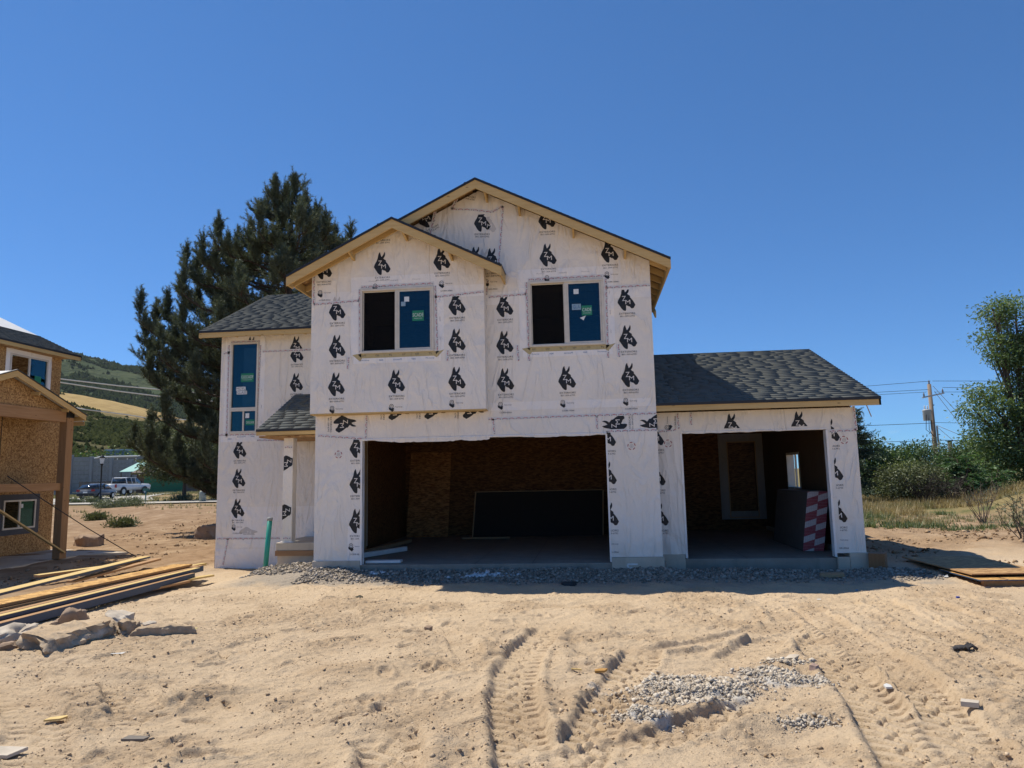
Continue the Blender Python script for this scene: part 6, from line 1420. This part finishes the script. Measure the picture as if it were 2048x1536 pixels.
# sound wall of precast panels between posts
sw = thing('sound_wall', 'long grey precast concrete sound wall behind the parked cars', 'wall', gp(200, 985, 100))
M_SW = m_concrete('precast_panel', (.30,.285,.26), (.37,.352,.325)); M_SWP = m_concrete('precast_post', (.36,.34,.315), (.42,.40,.37))
A = at(60, 905, 97); Bp = at(480, 935, 108); npan = 11
for i in range(npan+1):
    p = A.lerp(Bp, i/npan); z0 = gz(p.x, p.y); top = p.z; m = MB(); m.box(p.x-.22, p.x+.22, p.y-.2, p.y+.2, z0-.3, top+.08); m.build('wall_post', M_SWP, sw)
    if i < npan:
        q = A.lerp(Bp, (i+1)/npan); d = (q-p); d.z = 0; L = d.length; d.normalize(); zt = min(p.z, q.z)
        for k in range(9):
            h = (zt-z0+.3)/9; m = MB(); c = (p+q)/2; c.z = z0-.3+h*(k+.5); m.obox(c, d*(L/2-.22), Vector((-d.y, d.x, 0))*(.10+.012*(k % 2)), (0, 0, h/2-.012)); m.build('wall_panel', M_SW, sw)
# weathered board fence in front of it
wf = thing('wooden_fence', 'weathered grey board fence between the sedan and the sound wall', 'fence', gp(190, 988, 92)); M_WF = m_wood('weathered_board', (.15,.125,.105), (.22,.19,.16), 2)
A = gp(157, 985, 93); Bp = gp(268, 985, 90)
for i in range(44):
    p = A.lerp(Bp, i/44); z0 = gz(p.x, p.y); m = MB(); m.box(p.x, p.x+.155, p.y, p.y+.02, z0, z0+1.75+random.Random(i).uniform(-.05, .05)); m.build('fence_board', M_WF, wf)
for z in (.4, 1.4): m = MB(); m.bar(A+Vector((0,.05,z)), Bp+Vector((0,.05,z)), .04, .09); m.build('fence_rail', M_WF, wf)
# green garage house
gh = thing('garage_house', 'low house with green garage door and brown roof behind the pickup', 'house', gp(320, 985, 92))
a = gp(272, 985, 90); b = gp(372, 985, 91); z0 = gz(a.x, a.y)-.1; dx = (b-a); dx.z = 0; Lh = dx.length; dx.normalize(); dn = Vector((-dx.y, dx.x, 0))
def GH(u_, v_, z_): return a+dx*u_+dn*v_+Vector((0, 0, z0-a.z+z_))
M_GRN = plain('green_door', (.035,.17,.085), .55, .3); M_BRW = plain('brown_siding', (.13,.085,.06), .7); M_BRF = plain('brown_roof', (.17,.125,.105), .85)
m = MB(); m.prism([GH(0,0,0), GH(Lh,0,0), GH(Lh,0,2.75), GH(0,0,2.75)], dn*6); m.build('wall', M_BRW, gh)
for k in range(5): m = MB(); m.prism([GH(.9,-.06,.06+.46*k), GH(5.7,-.06,.06+.46*k), GH(5.7,-.06,.06+.46*k+.44), GH(.9,-.06,.06+.46*k+.44)], dn*.055); m.build('garage_door_panel', M_GRN, gh)
m = MB(); m.prism([GH(-.5,-.55,2.7), GH(Lh+.5,-.55,2.7), GH(Lh+.5,3,4.5), GH(1.6,3,4.5)], (0,0,.08)); r_ = m.build('roof', M_BRF, gh); m = MB(); m.prism([GH(-.5,-.58,2.52), GH(Lh+.5,-.58,2.52), GH(Lh+.5,-.58,2.72), GH(-.5,-.58,2.72)], dn*.03); m.build('fascia', M_BRW, r_)
m = MB(); m.prism([GH(-.5,-.55,2.7), GH(1.6,3,4.5), GH(-.5,6.5,2.7)], (0,0,.08)); m.build('roof', M_BRF, gh); m = MB(); m.prism([GH(-.5,6.5,2.7), GH(1.6,3,4.5), GH(Lh+.5,3,4.5), GH(Lh+.5,6.5,2.7)], (0,0,.08)); m.build('roof', M_BRF, gh)
m = MB(); m.prism([GH(-2.6,1.5,2.9), GH(-.2,1.5,2.9), GH(.4,4.5,4.1), GH(-1.4,4.5,4.1)], (0,0,.06)); m.build('awning_roof', plain('teal_metal', (.22,.46,.40), .4, .4), gh)
for u_ in (-2.4, -1.2, -.3): m = MB(); m.tube([GH(u_,1.6,0), GH(u_,1.6,2.92)], .06, 6); m.build('awning_post', M_BRW, gh)
# white arched canopy and grey shed roofs beyond the sound wall
cn_ = thing('arched_canopy', 'long white arched canopy roof showing above the sound wall', 'canopy', gp(225, 985, 125)); M_CAN = plain('white_metal', (.62,.63,.62), .5, .4)
a = at(182, 921, 125); b = at(275, 914, 128); m = MB(); pts = [at(u, v, 125) for u, v in ((182,923),(188,917),(200,914),(232,913),(275,912))]; m.tube(pts, .16, 6); m.build('eave_pipe', M_CAN, cn_)
m = MB(); P_ = [at(u, v, 126) for u, v in ((186,918),(200,914.5),(275,912.5),(275,922),(186,924))]; m.prism(P_, (0, 3, .3)); m.build('canopy_roof', plain('grey_sheet', (.20,.21,.215), .6), cn_)
for u in (195, 215, 235, 255, 272): p = at(u, 916, 125.5); m = MB(); m.tube([p, Vector((p.x, p.y, gz(p.x, p.y)))], .09, 5); m.build('canopy_post', M_CAN, cn_)
sh = thing('grey_shed', 'plain grey flat-roofed building high behind the canopy', 'building', gp(225, 985, 150)); p = at(212, 911, 150); q = at(238, 901, 150); z0 = gz(p.x, p.y)
MB().box(p.x, q.x+1.2, p.y, p.y+6, z0, q.z).build('wall', plain('grey_block', (.30,.31,.32), .8), sh); MB().box(p.x-.2, q.x+1.4, p.y-.2, p.y+6.2, q.z+.001, q.z+.25).build('roof', M_CAN, sh)
# small posts by the drive
p = gp(291, 1003, 62); ps = thing('marker_post', 'short teal utility marker post beside the drive', 'post', p); m = MB(); m.lathe(p, [(.05,0),(.05,1.0),(.03,1.08)], 8); m.build('post', plain('teal_post', (.03,.16,.15), .6), ps, True); MB().box(p.x-.25, p.x+.25, p.y-.1, p.y+.1, p.z+1.081, p.z+1.3).build('sign_box', plain('teal_box', (.05,.15,.13), .6), ps)
p = gp(405, 1001, 60); ps = thing('utility_box', 'short pale green utility pedestal beyond the sidewalk', 'utility box', p); m = MB(); m.lathe(p, [(.28,0),(.28,.85),(.24,.95),(.1,1.0)], 10); m.build('pedestal', plain('pale_green', (.34,.36,.30), .6), ps, True); MB().box(p.x-.33, p.x+.33, p.y-.33, p.y+.33, p.z-.05, p.z+.05).build('base_pad', M_PAVE, ps)

# ------------------------------------------------------------------ utility pole and wires on the right
D_ = 60; pb = gp(1879, 985, D_); pt = at(1861, 765, D_); M_POLE = m_wood('pole_wood', (.22,.165,.12), (.32,.245,.185), 2, .5, .9); M_WIRE = plain('dark_wire', (.035,.035,.04), .5)
up = thing('utility_pole', 'tall wooden utility pole with crossarm and transformer at the right', 'utility pole', pb)
zt_ = pt.z; m = MB(); m.tube([(pb.x, pb.y, pb.z-.5), (pb.x, pb.y, zt_)], [.21, .15], 10); m.build('pole', M_POLE, up, True)
def PZ(dx_, z_, dy_=0): return Vector((pb.x+dx_, pb.y+dy_, z_))
arm_z = zt_-.95; m = MB(); m.bar(PZ(-.75, arm_z-.22, -.2), PZ(1.05, arm_z+.12, -.2), .10, .12); m.build('crossarm', plain('grey_arm', (.55,.55,.53), .6), up)
def insul(p, h=.35): 
    m = MB(); m.lathe(p, [(.05,0),(.09,.08),(.05,.13),(.08,.2),(.05,.25),(.03,h)], 8); m.build('insulator', plain('insulator_grey', (.14,.14,.16), .4) if 'insulator_grey' not in bpy.data.materials else bpy.data.materials['insulator_grey'], up, True)
insul(PZ(0, zt_)); insul(PZ(-.6, arm_z-.13, -.2)); insul(PZ(.95, arm_z+.16, -.2)); 
tz = at(1856, 828, D_).z; trc = PZ(-.42, tz-.5, -.05); tr_ = MB().lathe(trc, [(.30,0),(.33,.04),(.33,.82),(.36,.86),(.34,.93),(.1,.98)], 14).build('transformer', plain('transformer_grey', (.42,.44,.45), .45, .4), up, True)
for dx_ in (-.15, .08): m = MB(); m.lathe(trc+Vector((dx_, 0, .95)), [(.05,0),(.07,.1),(.04,.16),(.06,.24),(.03,.34)], 8); m.build('bushing', M_CAN, tr_, True)
m = MB(); m.bar(PZ(-.15, tz), PZ(0, tz), .08, .12); m.build('bracket', M_BLK, up)
for k, zz_ in enumerate((tz-1.3, tz-1.35)): m = MB(); m.tube([trc+Vector((-.2+.2*k, -.3, .5)), trc+Vector((-.35+.25*k, -.35, -.8)), PZ(-.2, zz_-.4, -.2), PZ(-.05, zz_-.6, -.16)], .025, 5); m.build('drop_lead', M_WIRE, up)
m = MB(); m.tube([PZ(.26, pb.z, -.1), PZ(.26, tz-1.0, -.1)], .07, 6); m.build('riser_pipe', plain('grey_conduit', (.40,.42,.43), .5), up)
for k, (dx_, zz_) in enumerate(((.25, zt_-1.9), (-.3, zt_-2.3))): m = MB(); m.bar(PZ(0, zz_), PZ(dx_, zz_+.1), .06, .08); m.build('bracket', M_BLK, up)
def wire(label, pix, rr=.014, sag=.0, group='utility wires on the right'):
    pts = []
    for (u, v, d) in pix: pts.append(at(u, v, d))
    if len(pts) == 2: pts = [pts[0].lerp(pts[1], i/8)-Vector((0, 0, sag*4*(i/8)*(1-i/8))) for i in range(9)]
    m = MB(); m.tube(pts, rr, 5); return tag(m.build('power_line', M_WIRE), label, 'power line', group)
zi = lambda p: p
wire('topmost wire running right from the pole', [(1865,762,60),(2140,762,58)], .018); wire('topmost wire running left from the pole', [(1861,762,60),(1560,786,66)], .018)
wire('middle wire running right from the crossarm', [(1885,775,60),(2140,777,58)], .018); wire('middle wire running left from the crossarm', [(1857,779,60),(1560,795,66)], .018)
wire('third wire running right, just below the crossarm', [(1868,784,60),(2140,784,58)], .016); wire('third wire running left, just below the crossarm', [(1853,784,60),(1560,800,66)], .016)
wire('cable left of the pole under the transformer', [(1868,846,60),(1560,858,66)], .022); wire('cable right of the pole under the transformer', [(1870,845,60),(2140,850,57)], .016)
wire('lowest cable left of the pole', [(1872,881,60),(1560,890,66)], .022); wire('lowest cable right of the pole', [(1873,880,60),(2140,886,57)], .022)
wire('steep guy wire from the pole top to the right', [(1866,772,60),(1962,876,55)], .02); wire('second guy wire slanting lower to the right', [(1869,783,60),(1958,898,55)], .02)
wire('slack service drop from the transformer to the right', [(1872,850,60),(1915,868,58),(1958,880,55),(2040,884,52)], .022); wire('slack service drop falling toward the tree of heaven', [(1872,852,60),(1905,880,58),(1950,896,55),(1990,902,52)], .02)
sb = gp(1910, 990, 56); s2 = thing('pole_stump', 'short dark second pole showing above the trees', 'utility pole', sb); m = MB(); zz_ = at(1909, 882, 56).z; m.tube([(sb.x, sb.y, sb.z-.3), (sb.x, sb.y, zz_)], [.19, .17], 8); m.build('pole', m_wood('dark_pole', (.06,.05,.045), (.10,.085,.075), 2, .5, .9), s2, True); MB().box(sb.x-.19, sb.x+.19, sb.y-.19, sb.y+.19, zz_+.001, zz_+.05).build('pole_cap', M_BLK, s2)
sb = gp(1784, 1010, 40); s3 = thing('sign_post', 'thin grey sign post before the dark trees', 'post', sb); zz_ = at(1781, 958, 40).z; m = MB(); m.tube([(sb.x, sb.y, sb.z-.2), (sb.x, sb.y, zz_)], .045, 6); m.build('post', plain('galvanised', (.40,.41,.41), .5), s3); MB().box(sb.x-.02, sb.x+.22, sb.y-.06, sb.y-.03, zz_-.65, zz_-.1).build('sign_plate', plain('sign_back', (.45,.47,.47), .5), s3)
# bright cables crossing in front of the mountain on the left
M_CABLE = plain('pale_cable', (.60,.57,.50), .5)
for (lb, pix) in (('topmost pale cable crossing before the dark mountain', [(100,755,60),(122,758,60),(240,772,62),(352,782,64),(470,792,66)]), ('second pale cable crossing before the dark mountain', [(100,761,60),(122,765,60),(240,783,62),(354,797,64),(470,806,66)]), ('lowest pale cable crossing before the scrubby hillside', [(150,815,60),(170,819,60),(250,829,62),(300,837,63),(328,838,64),(430,842,66)])):
    m = MB(); m.tube([at(*q) for q in pix], .055 if 'lowest' not in lb else .05, 5); tag(m.build('power_line', M_CABLE), lb, 'power line', 'pale cables on the left')
# brown block wall with a green arched trellis at the far right
bw_ = thing('brown_wall', 'low brown block wall at the right edge under the trees', 'wall', gp(2000, 1005, 43)); a = at(1968, 985, 43); b = at(2120, 991, 41); z0 = min(gz(a.x, a.y), gz(b.x, b.y))-.2; M_BW = m_concrete('brown_block', (.125,.085,.066), (.17,.12,.095)); d = b-a; d.z = 0; L = d.length; d.normalize(); nn = Vector((-d.y, d.x, 0))
for k in range(5):
    for i in range(11):
        c = a+d*(L*(i+.5+(.25 if k % 2 else 0))/11); h = (a.z-z0)/5; c.z = z0+h*(k+.5); m = MB(); m.obox(c, d*(L/22-.008), nn*.1, (0,0,h/2-.008)); m.build('block', M_BW, bw_)
c = a+d*(L/2); c.z = a.z+.05; m = MB(); m.obox(c, d*(L/2+.3), nn*.14, (0,0,.05)); m.build('coping', M_BW, bw_)
tl = thing('arched_trellis', 'green metal arched trellis standing on the brown wall', 'trellis', gp(2005, 1004, 44)); M_TL = plain('trellis_green', (.10,.17,.12), .5, .3)
ar = [at(u, v, 43.4) for u, v in ((1972,984),(1985,977),(2000,973),(2020,971),(2045,973),(2070,978),(2100,986))]; m = MB(); m.tube(ar, .04, 6); m.build('arch_rail', M_TL, tl)
for k in range(26):
    u = 1975+k*4.6; f = (u-1972)/128; v = 984-13.5*math.sin(math.pi*min(1, max(0, f)))**.8; p = at(u, v, 43.4); m = MB(); m.tube([p, Vector((p.x, p.y, a.z+.1))], .018, 4); m.build('trellis_bar', M_TL, tl)
# grey road strip glimpsed below the shrubs
strip('road', 'strip of grey road beyond the right field', [P2(1700, 43), P2(2200, 43), P2(2200, 47), P2(1700, 47)], .06, m_concrete('old_road', (.30,.29,.28), (.38,.37,.36)))
# ------------------------------------------------------------------ things standing in the garage
m = MB(); m.prism([(-2.06,6.25,.0), (-.86,6.25,.0), (-.80,6.55,2.40), (-1.99,6.55,2.40)], (0, .012, 0)); tag(m.build('osb_sheet', m_osb('lean_osb', (.9,.72,.62))), 'OSB sheet leaning upright at the back left of the double garage', 'sheet', 'sheets leaning in the garage')
bb = thing('foam_board', 'long dark sheathing board leaning on its side against the garage back wall', 'board', (1.7, 6.3, 0), 'sheets leaning in the garage')
m = MB(); m.prism([(-.11,6.05,.0), (3.47,6.05,.0), (3.52,6.4,1.22), (-.06,6.4,1.22)], (0, .03, 0)); m.build('board_face', plain('black_board', (.030,.026,.024), .8), bb)
m = MB(); m.bar((-.12,6.04,.01), (-.07,6.39,1.225), .03, .03); m.build('edge_strip', M_STUD, bb); m = MB(); m.bar((-.10,6.40,1.232), (3.52,6.40,1.232), .03, .02); m.build('edge_strip', M_STUD, bb); m = MB(); m.bar((3.49,6.04,.01), (3.54,6.39,1.225), .03, .03); m.build('edge_strip', M_STUD, bb)
for (nm, lb, p, q, wd, th, mt) in (('timber_length', 'pale board lying on the garage floor along the left wall', (-2.0,1.1,.05), (-1.55,4.6,.05), .14, .08, M_STUD), ('timber_length', 'pale pipe-like timber beside the left garage jamb', (-1.9,.75,.06), (-1.1,2.5,.06), .10, .10, M_WHITE), ('timber_length', 'white board end at the left sill of the double garage', (-1.33,.32,.03), (-.62,.34,.03), .20, .05, M_WHITE), ('timber_length', 'thin board on the floor before the dark leaning board', (-.3,5.4,.03), (1.0,5.4,.03), .09, .04, M_STUD)):
    m = MB(); m.bar(p, q, wd, th); tag(m.build(nm, mt, None, bevel=.004), lb, 'board', 'boards on the garage floor')
# leaning stack of drywall with red and white end tape
ds = thing('drywall_stack', 'leaning stack of boards with red and white patterned ends inside the single garage', 'board stack', (7.75, 1.7, 0))
g = G('red_white_end_tape'); uv = g.n('ShaderNodeUVMap').outputs[0]; s_ = g.n('ShaderNodeSeparateXYZ'); g.l(uv, s_.inputs[0])
band = g.math('FRACT', g.math('ADD', g.math('MULTIPLY', s_.outputs[1], 1/.30), g.math('MULTIPLY', s_.outputs[0], -1.1)))
half = g.math('GREATER_THAN', s_.outputs[0], .22)
band2 = g.math('FRACT', g.math('ADD', band, g.math('MULTIPLY', half, .45)))
wht = g.math('MULTIPLY', g.math('GREATER_THAN', band2, .58), 1.0)
br = g.n('ShaderNodeTexBrick'); br.inputs['Scale'].default_value = 1.0; br.inputs['Brick Width'].default_value = .02; br.inputs['Row Height'].default_value = .062; br.inputs['Mortar Size'].default_value = .004; g.l(uv, br.inputs['Vector'])
c = g.mix(wht, (.30,.018,.035), (.66,.64,.63)); c = g.mix(g.math('MULTIPLY', br.outputs['Fac'], .55), c, (.52,.32,.33))
M_TAPEEND = g.done(c, .55); M_DRY = plain('drywall_face', (.13,.115,.10), .9); M_DRYE = plain('drywall_edge', (.42,.40,.37), .9)
nb_ = 12
for k in range(nb_):
    f = k/nb_; x0 = 7.50+.42*f; m = MB(); w_ = .42/nb_-.002; lean = .18
    P = [(x0, 1.66, .01), (x0+w_, 1.66, .01), (x0+w_+lean, 1.66, 1.22), (x0+lean, 1.66, 1.22)]; m.prism(P, (0, 2.4, 0)); o = m.build('drywall_board', [M_DRY, M_TAPEEND, M_DRYE], ds); me = o.data; ul = me.uv_layers.new(name='UVMap')
    for pl in me.polygons:
        pl.material_index = 1 if pl.normal.y < -.9 else (2 if pl.normal.z > .9 else 0)
        for li in pl.loop_indices:
            v = me.vertices[me.loops[li].vertex_index].co; ul.data[li].uv = (v.x-7.5-lean*v.z/1.22+.0, v.z)
# ------------------------------------------------------------------ loose ground cover, all real pieces
rng = np.random.default_rng(77)
OCT_V = np.array([(1,0,0),(-1,0,0),(0,1,0),(0,-1,0),(0,0,1),(0,0,-1)], float); OCT_F = np.array([(0,2,4),(2,1,4),(1,3,4),(3,0,4),(2,0,5),(1,2,5),(3,1,5),(0,3,5)])
def shards(pos, size, rng, flat, tone=None):
    """angular broken bits: stretched, skewed octahedra turned at random"""
    n = len(pos); V = OCT_V[None]*rng.uniform(.55, 1.25, (n, 1, 3))+rng.normal(0, .16, (n, 6, 3))
    q = rng.normal(0, 1, (n, 4)); q /= np.linalg.norm(q, axis=1, keepdims=True); w, x, y, z = q.T
    R_ = np.stack([np.stack([1-2*(y*y+z*z), 2*(x*y-w*z), 2*(x*z+w*y)], -1), np.stack([2*(x*y+w*z), 1-2*(x*x+z*z), 2*(y*z-w*x)], -1), np.stack([2*(x*z-w*y), 2*(y*z+w*x), 1-2*(x*x+y*y)], -1)], 1)
    V = np.einsum('nij,nkj->nki', R_, V)*np.array([1, 1, flat])*np.asarray(size)[:, None, None]+np.asarray(pos)[:, None]
    F = OCT_F[None]+6*np.arange(n)[:, None, None]; tn = rng.uniform(0, 1, n) if tone is None else tone
    return V.reshape(-1, 3), F.reshape(-1, 3), np.repeat(tn, 6)
def pebbles(name, label, xy, size, mat, flat=.7, sink=.2, tone=None):
    z = ground_h(xy[:, 0], xy[:, 1]); p = np.stack([xy[:, 0], xy[:, 1], z+size*(flat-sink)*.6], -1)
    V, F, tn = shards(p, size*1.15, rng, flat, tone); return tag(link(name, tri_mesh(name, V, F, [mat], False, {'tone': tn})), label, None, None, 'stuff')
def m_stone(name, a, b):
    g = G(name); t = g.attr('tone'); W = g.W(); n = g.noise(W, 120, 3); c = g.mix(t, a, b); c = g.mix(g.rng(n, .4, .7, 0, .35), c, tuple(x*.7 for x in a)); return g.done(c, .95, None, .1)
n = 15000; x = rng.uniform(-3.7, 9.1, n); y = -1.25+1.5*rng.beta(2.2, 1.5, n)+.2*fbm(x, x*0, 1.5, 2, 5); y = np.where(x > 4.6, y+.35*rng.random(n), y)
k = (y < np.where(x < -2.35, 1.35, np.where(x < 4.55, -.02, .45))); y = np.where(x < -2.35, -.2+1.5*rng.random(n), y); k = (y < np.where(x < -2.35, 1.36, np.where(x < 4.55, -.04, .46)))
ok = ~((x > -2.36) & (x < 4.55) & (y > -.05)); xy = np.stack([x, y], -1)[k & ok]
pebbles('gravel', 'grey gravel strip along the foot of the house', xy, rng.gamma(3.0, .006, len(xy)).clip(.008, .045), m_stone('gravel_stone', (.17,.145,.115), (.46,.40,.335)), .75)
# clods and grit on the lot: dense where the ground is disturbed
n = 110000; x = rng.uniform(-6.5, 11, n); y = -10.2+9.4*rng.random(n)**1.15; near = np.clip((y+10.4)/8, .12, 1)
dens = .30+1.1*sstep(.02, .30, fbm(x, y, .85, 3, 91, .6))
for (cx, cy, ax, ay, a, t_) in MOUNDS: dens = np.maximum(dens, 1.4*np.exp(-(((x-cx)/(ax*1.5))**2+((y-cy)/(ay*1.8))**2)))
keep = rng.random(n) < dens*.42; xy = np.stack([x, y], -1)[keep]
size = (.003+rng.gamma(.8, .0034, len(xy))).clip(.003, .022)
pebbles('dirt_clods', 'small clods and grit strewn over the sandy lot', xy, size, m_stone('clod', (.36,.26,.165), (.62,.48,.33)), .7)
# rougher clods and stones over the dug loam behind and beside the house
n = 9000; x = np.concatenate([rng.uniform(8.7, 22, n//2), rng.uniform(-16, -6.3, n//2)]); y = np.concatenate([rng.uniform(-.5, 12, n//2), rng.uniform(.5, 26, n//2)])
kk = fbm(x, y, .5, 3, 331) > -.05; xy = np.stack([x, y], -1)[kk]; xy = xy[~((xy[:, 0] < -10.8) & (xy[:, 1] < 8.2))]
pebbles('loam_clods', 'brown clods and stones on the dug ground around the houses', xy, (.012+rng.gamma(1.0, .014, len(xy))).clip(.01, .10), m_stone('loam_clod', (.17,.10,.055), (.42,.30,.19)), .65)
# plaster lumps and powder heap
def heap(cx, cy, rx, ry, n, rot): 
    u = rng.normal(0, .5, n)*rx; v = rng.normal(0, .5, n)*ry; return np.stack([cx+u*math.cos(rot)-v*math.sin(rot), cy+u*math.sin(rot)+v*math.cos(rot)], -1)
xy = np.concatenate([heap(3.95,-7.82,.50,.17,2600,.05), heap(3.72,-7.62,.34,.14,1200,.3), heap(3.78,-8.08,.30,.12,1300,0), heap(4.30,-7.68,.22,.10,800,.4), heap(4.72,-7.42,.38,.22,1300,-.4), heap(3.48,-8.42,.24,.09,800,-.6), heap(4.9,-7.0,.2,.1,500,0), heap(4.6,-8.55,.22,.08,400,.2)])
pebbles('plaster_rubble', 'pale grey plaster lumps heaped in the right foreground', xy, (.004+rng.gamma(.8, .0052, len(xy))).clip(.004, .030), m_stone('plaster_lump', (.36,.295,.22), (.64,.565,.465)), .8, .1)
xy = np.concatenate([heap(.25,.15,.6,.12,0,0), heap(1.2,-.42,.55,.10,150,.05), heap(-.9,-.32,.3,.08,40,0)])
pebbles('spilled_plaster', 'white spilled plaster crumbs on the gravel before the double garage', xy, rng.gamma(2, .012, len(xy)).clip(.008, .05), m_stone('white_crumb', (.55,.56,.57), (.78,.79,.80)), .6, -.1)
# ---- grass and weeds
def blades(P, H, rg, k=5, wd=.012, lean=.35, tone=None):
    n = len(P); a = rg.uniform(0, 6.283, (n, k)); l_ = rg.uniform(.1, lean, (n, k)); h = np.asarray(H)[:, None]*rg.uniform(.6, 1.2, (n, k))
    off = rg.normal(0, .05, (n, k, 2)); b = P[:, None]+np.concatenate([off, np.zeros((n, k, 1))], -1)
    tip = b+np.stack([np.cos(a)*l_*h, np.sin(a)*l_*h, h], -1); s = np.stack([-np.sin(a), np.cos(a), 0*a], -1)*wd*rg.uniform(.7, 1.4, (n, k, 1))
    V = np.stack([b-s, b+s, tip], 2); t = rg.uniform(0, 1, n) if tone is None else tone
    return V.reshape(-1, 3), np.arange(3*n*k).reshape(-1, 3), np.repeat(t, 3*k)
def grass(name, label, n, x0, x1, y0, y1, mask, h0, h1, mat, k=6, wd=.014, lean=.4):
    x = rng.uniform(x0, x1, n); y = rng.uniform(y0, y1, n); m_ = mask(x, y); x, y = x[m_], y[m_]; z = ground_h(x, y, False)
    V, F, t = blades(np.stack([x, y, z-.02], -1), rng.uniform(h0, h1, len(x)), rng, k, wd, lean); return tag(link(name, tri_mesh(name, V, F, [mat], False, {'tone': t})), label, None, None, 'stuff')
inv = lambda x, y: (x > 8.9+.30*(y-0)*.9)
M_DRYG = m_leaf('dry_grass', (.20,.145,.060), (.42,.32,.15), .3); M_GRNG = m_leaf('green_grass', (.055,.085,.028), (.15,.19,.075), .3); M_PALEG = m_leaf('pale_grass', (.16,.15,.075), (.33,.30,.16), .3)
grass('dry_grass', 'tall dry tan grass over the right field', 17000, 11, 34, 11, 34, lambda x, y: (fbm(x, y, .22, 3, 401)+.15*(y-17)/8 > -.02) & (x > 10.5+.28*(y-8)), .15, .45, M_DRYG, 8, .011, .7)
grass('green_grass', 'green weeds among the dry grass of the right field', 9000, 11, 27, 9.5, 24, lambda x, y: (fbm(x, y, .25, 3, 411) > .02+.02*(y-12)) & (x > 10.0+.25*(y-8)), .06, .28, M_GRNG, 9, .014, .9)
grass('field_stubble', 'short pale stubble between the weeds', 12000, 10.5, 32, 10, 30, lambda x, y: (fbm(x, y, .3, 3, 421) > -.12) & (y > 11.5+1.5*fbm(x, y, .4, 2, 425)), .06, .2, M_PALEG, 6, .012, .8)
grass('verge_grass', 'yellowing grass verge beyond the left lot', 9000, -75, -18, 44, 80, lambda x, y: (fbm(x, y, .12, 3, 431) > -.1) & (y > 47+4*fbm(x, y, .1, 2, 435)), .10, .3, M_PALEG, 5, .04, .6)
grass('lot_weeds', 'thin dry weeds scattered over the left lot', 2500, -34, -10, 14, 48, lambda x, y: fbm(x, y, .15, 3, 441) > .12, .08, .28, M_PALEG, 5, .02, .6)
grass('straw_tuft', 'pale straw tuft against the left wing of the house', 260, -9.4, -8.0, 9.5, 10.6, lambda x, y: x > -20, .5, 1.1, M_DRYG, 6, .008, .4)
grass('lawn_strip', 'bright dry lawn strip behind the spruce', 3500, 14, 24, 24, 30, lambda x, y: x > 0, .05, .12, M_GRNG, 5, .03, .8)
# ------------------------------------------------------------------ thin summer air over the whole valley
hz = MB().box(-4300, 4300, -950, 6100, -8, 620).build('haze', None)
hz.data.materials.clear()
mh = bpy.data.materials.new('thin_air'); mh.use_nodes = True; mh.node_tree.nodes.clear()
pv_ = mh.node_tree.nodes.new('ShaderNodeVolumePrincipled'); pv_.inputs['Density'].default_value = .000035; pv_.inputs['Color'].default_value = (.80, .90, 1.0, 1); pv_.inputs['Anisotropy'].default_value = .2
mo_ = mh.node_tree.nodes.new('ShaderNodeOutputMaterial'); mh.node_tree.links.new(pv_.outputs[0], mo_.inputs['Volume']); hz.data.materials.append(mh)
tag(hz, 'thin pale summer haze filling the valley air', None, None, 'stuff')
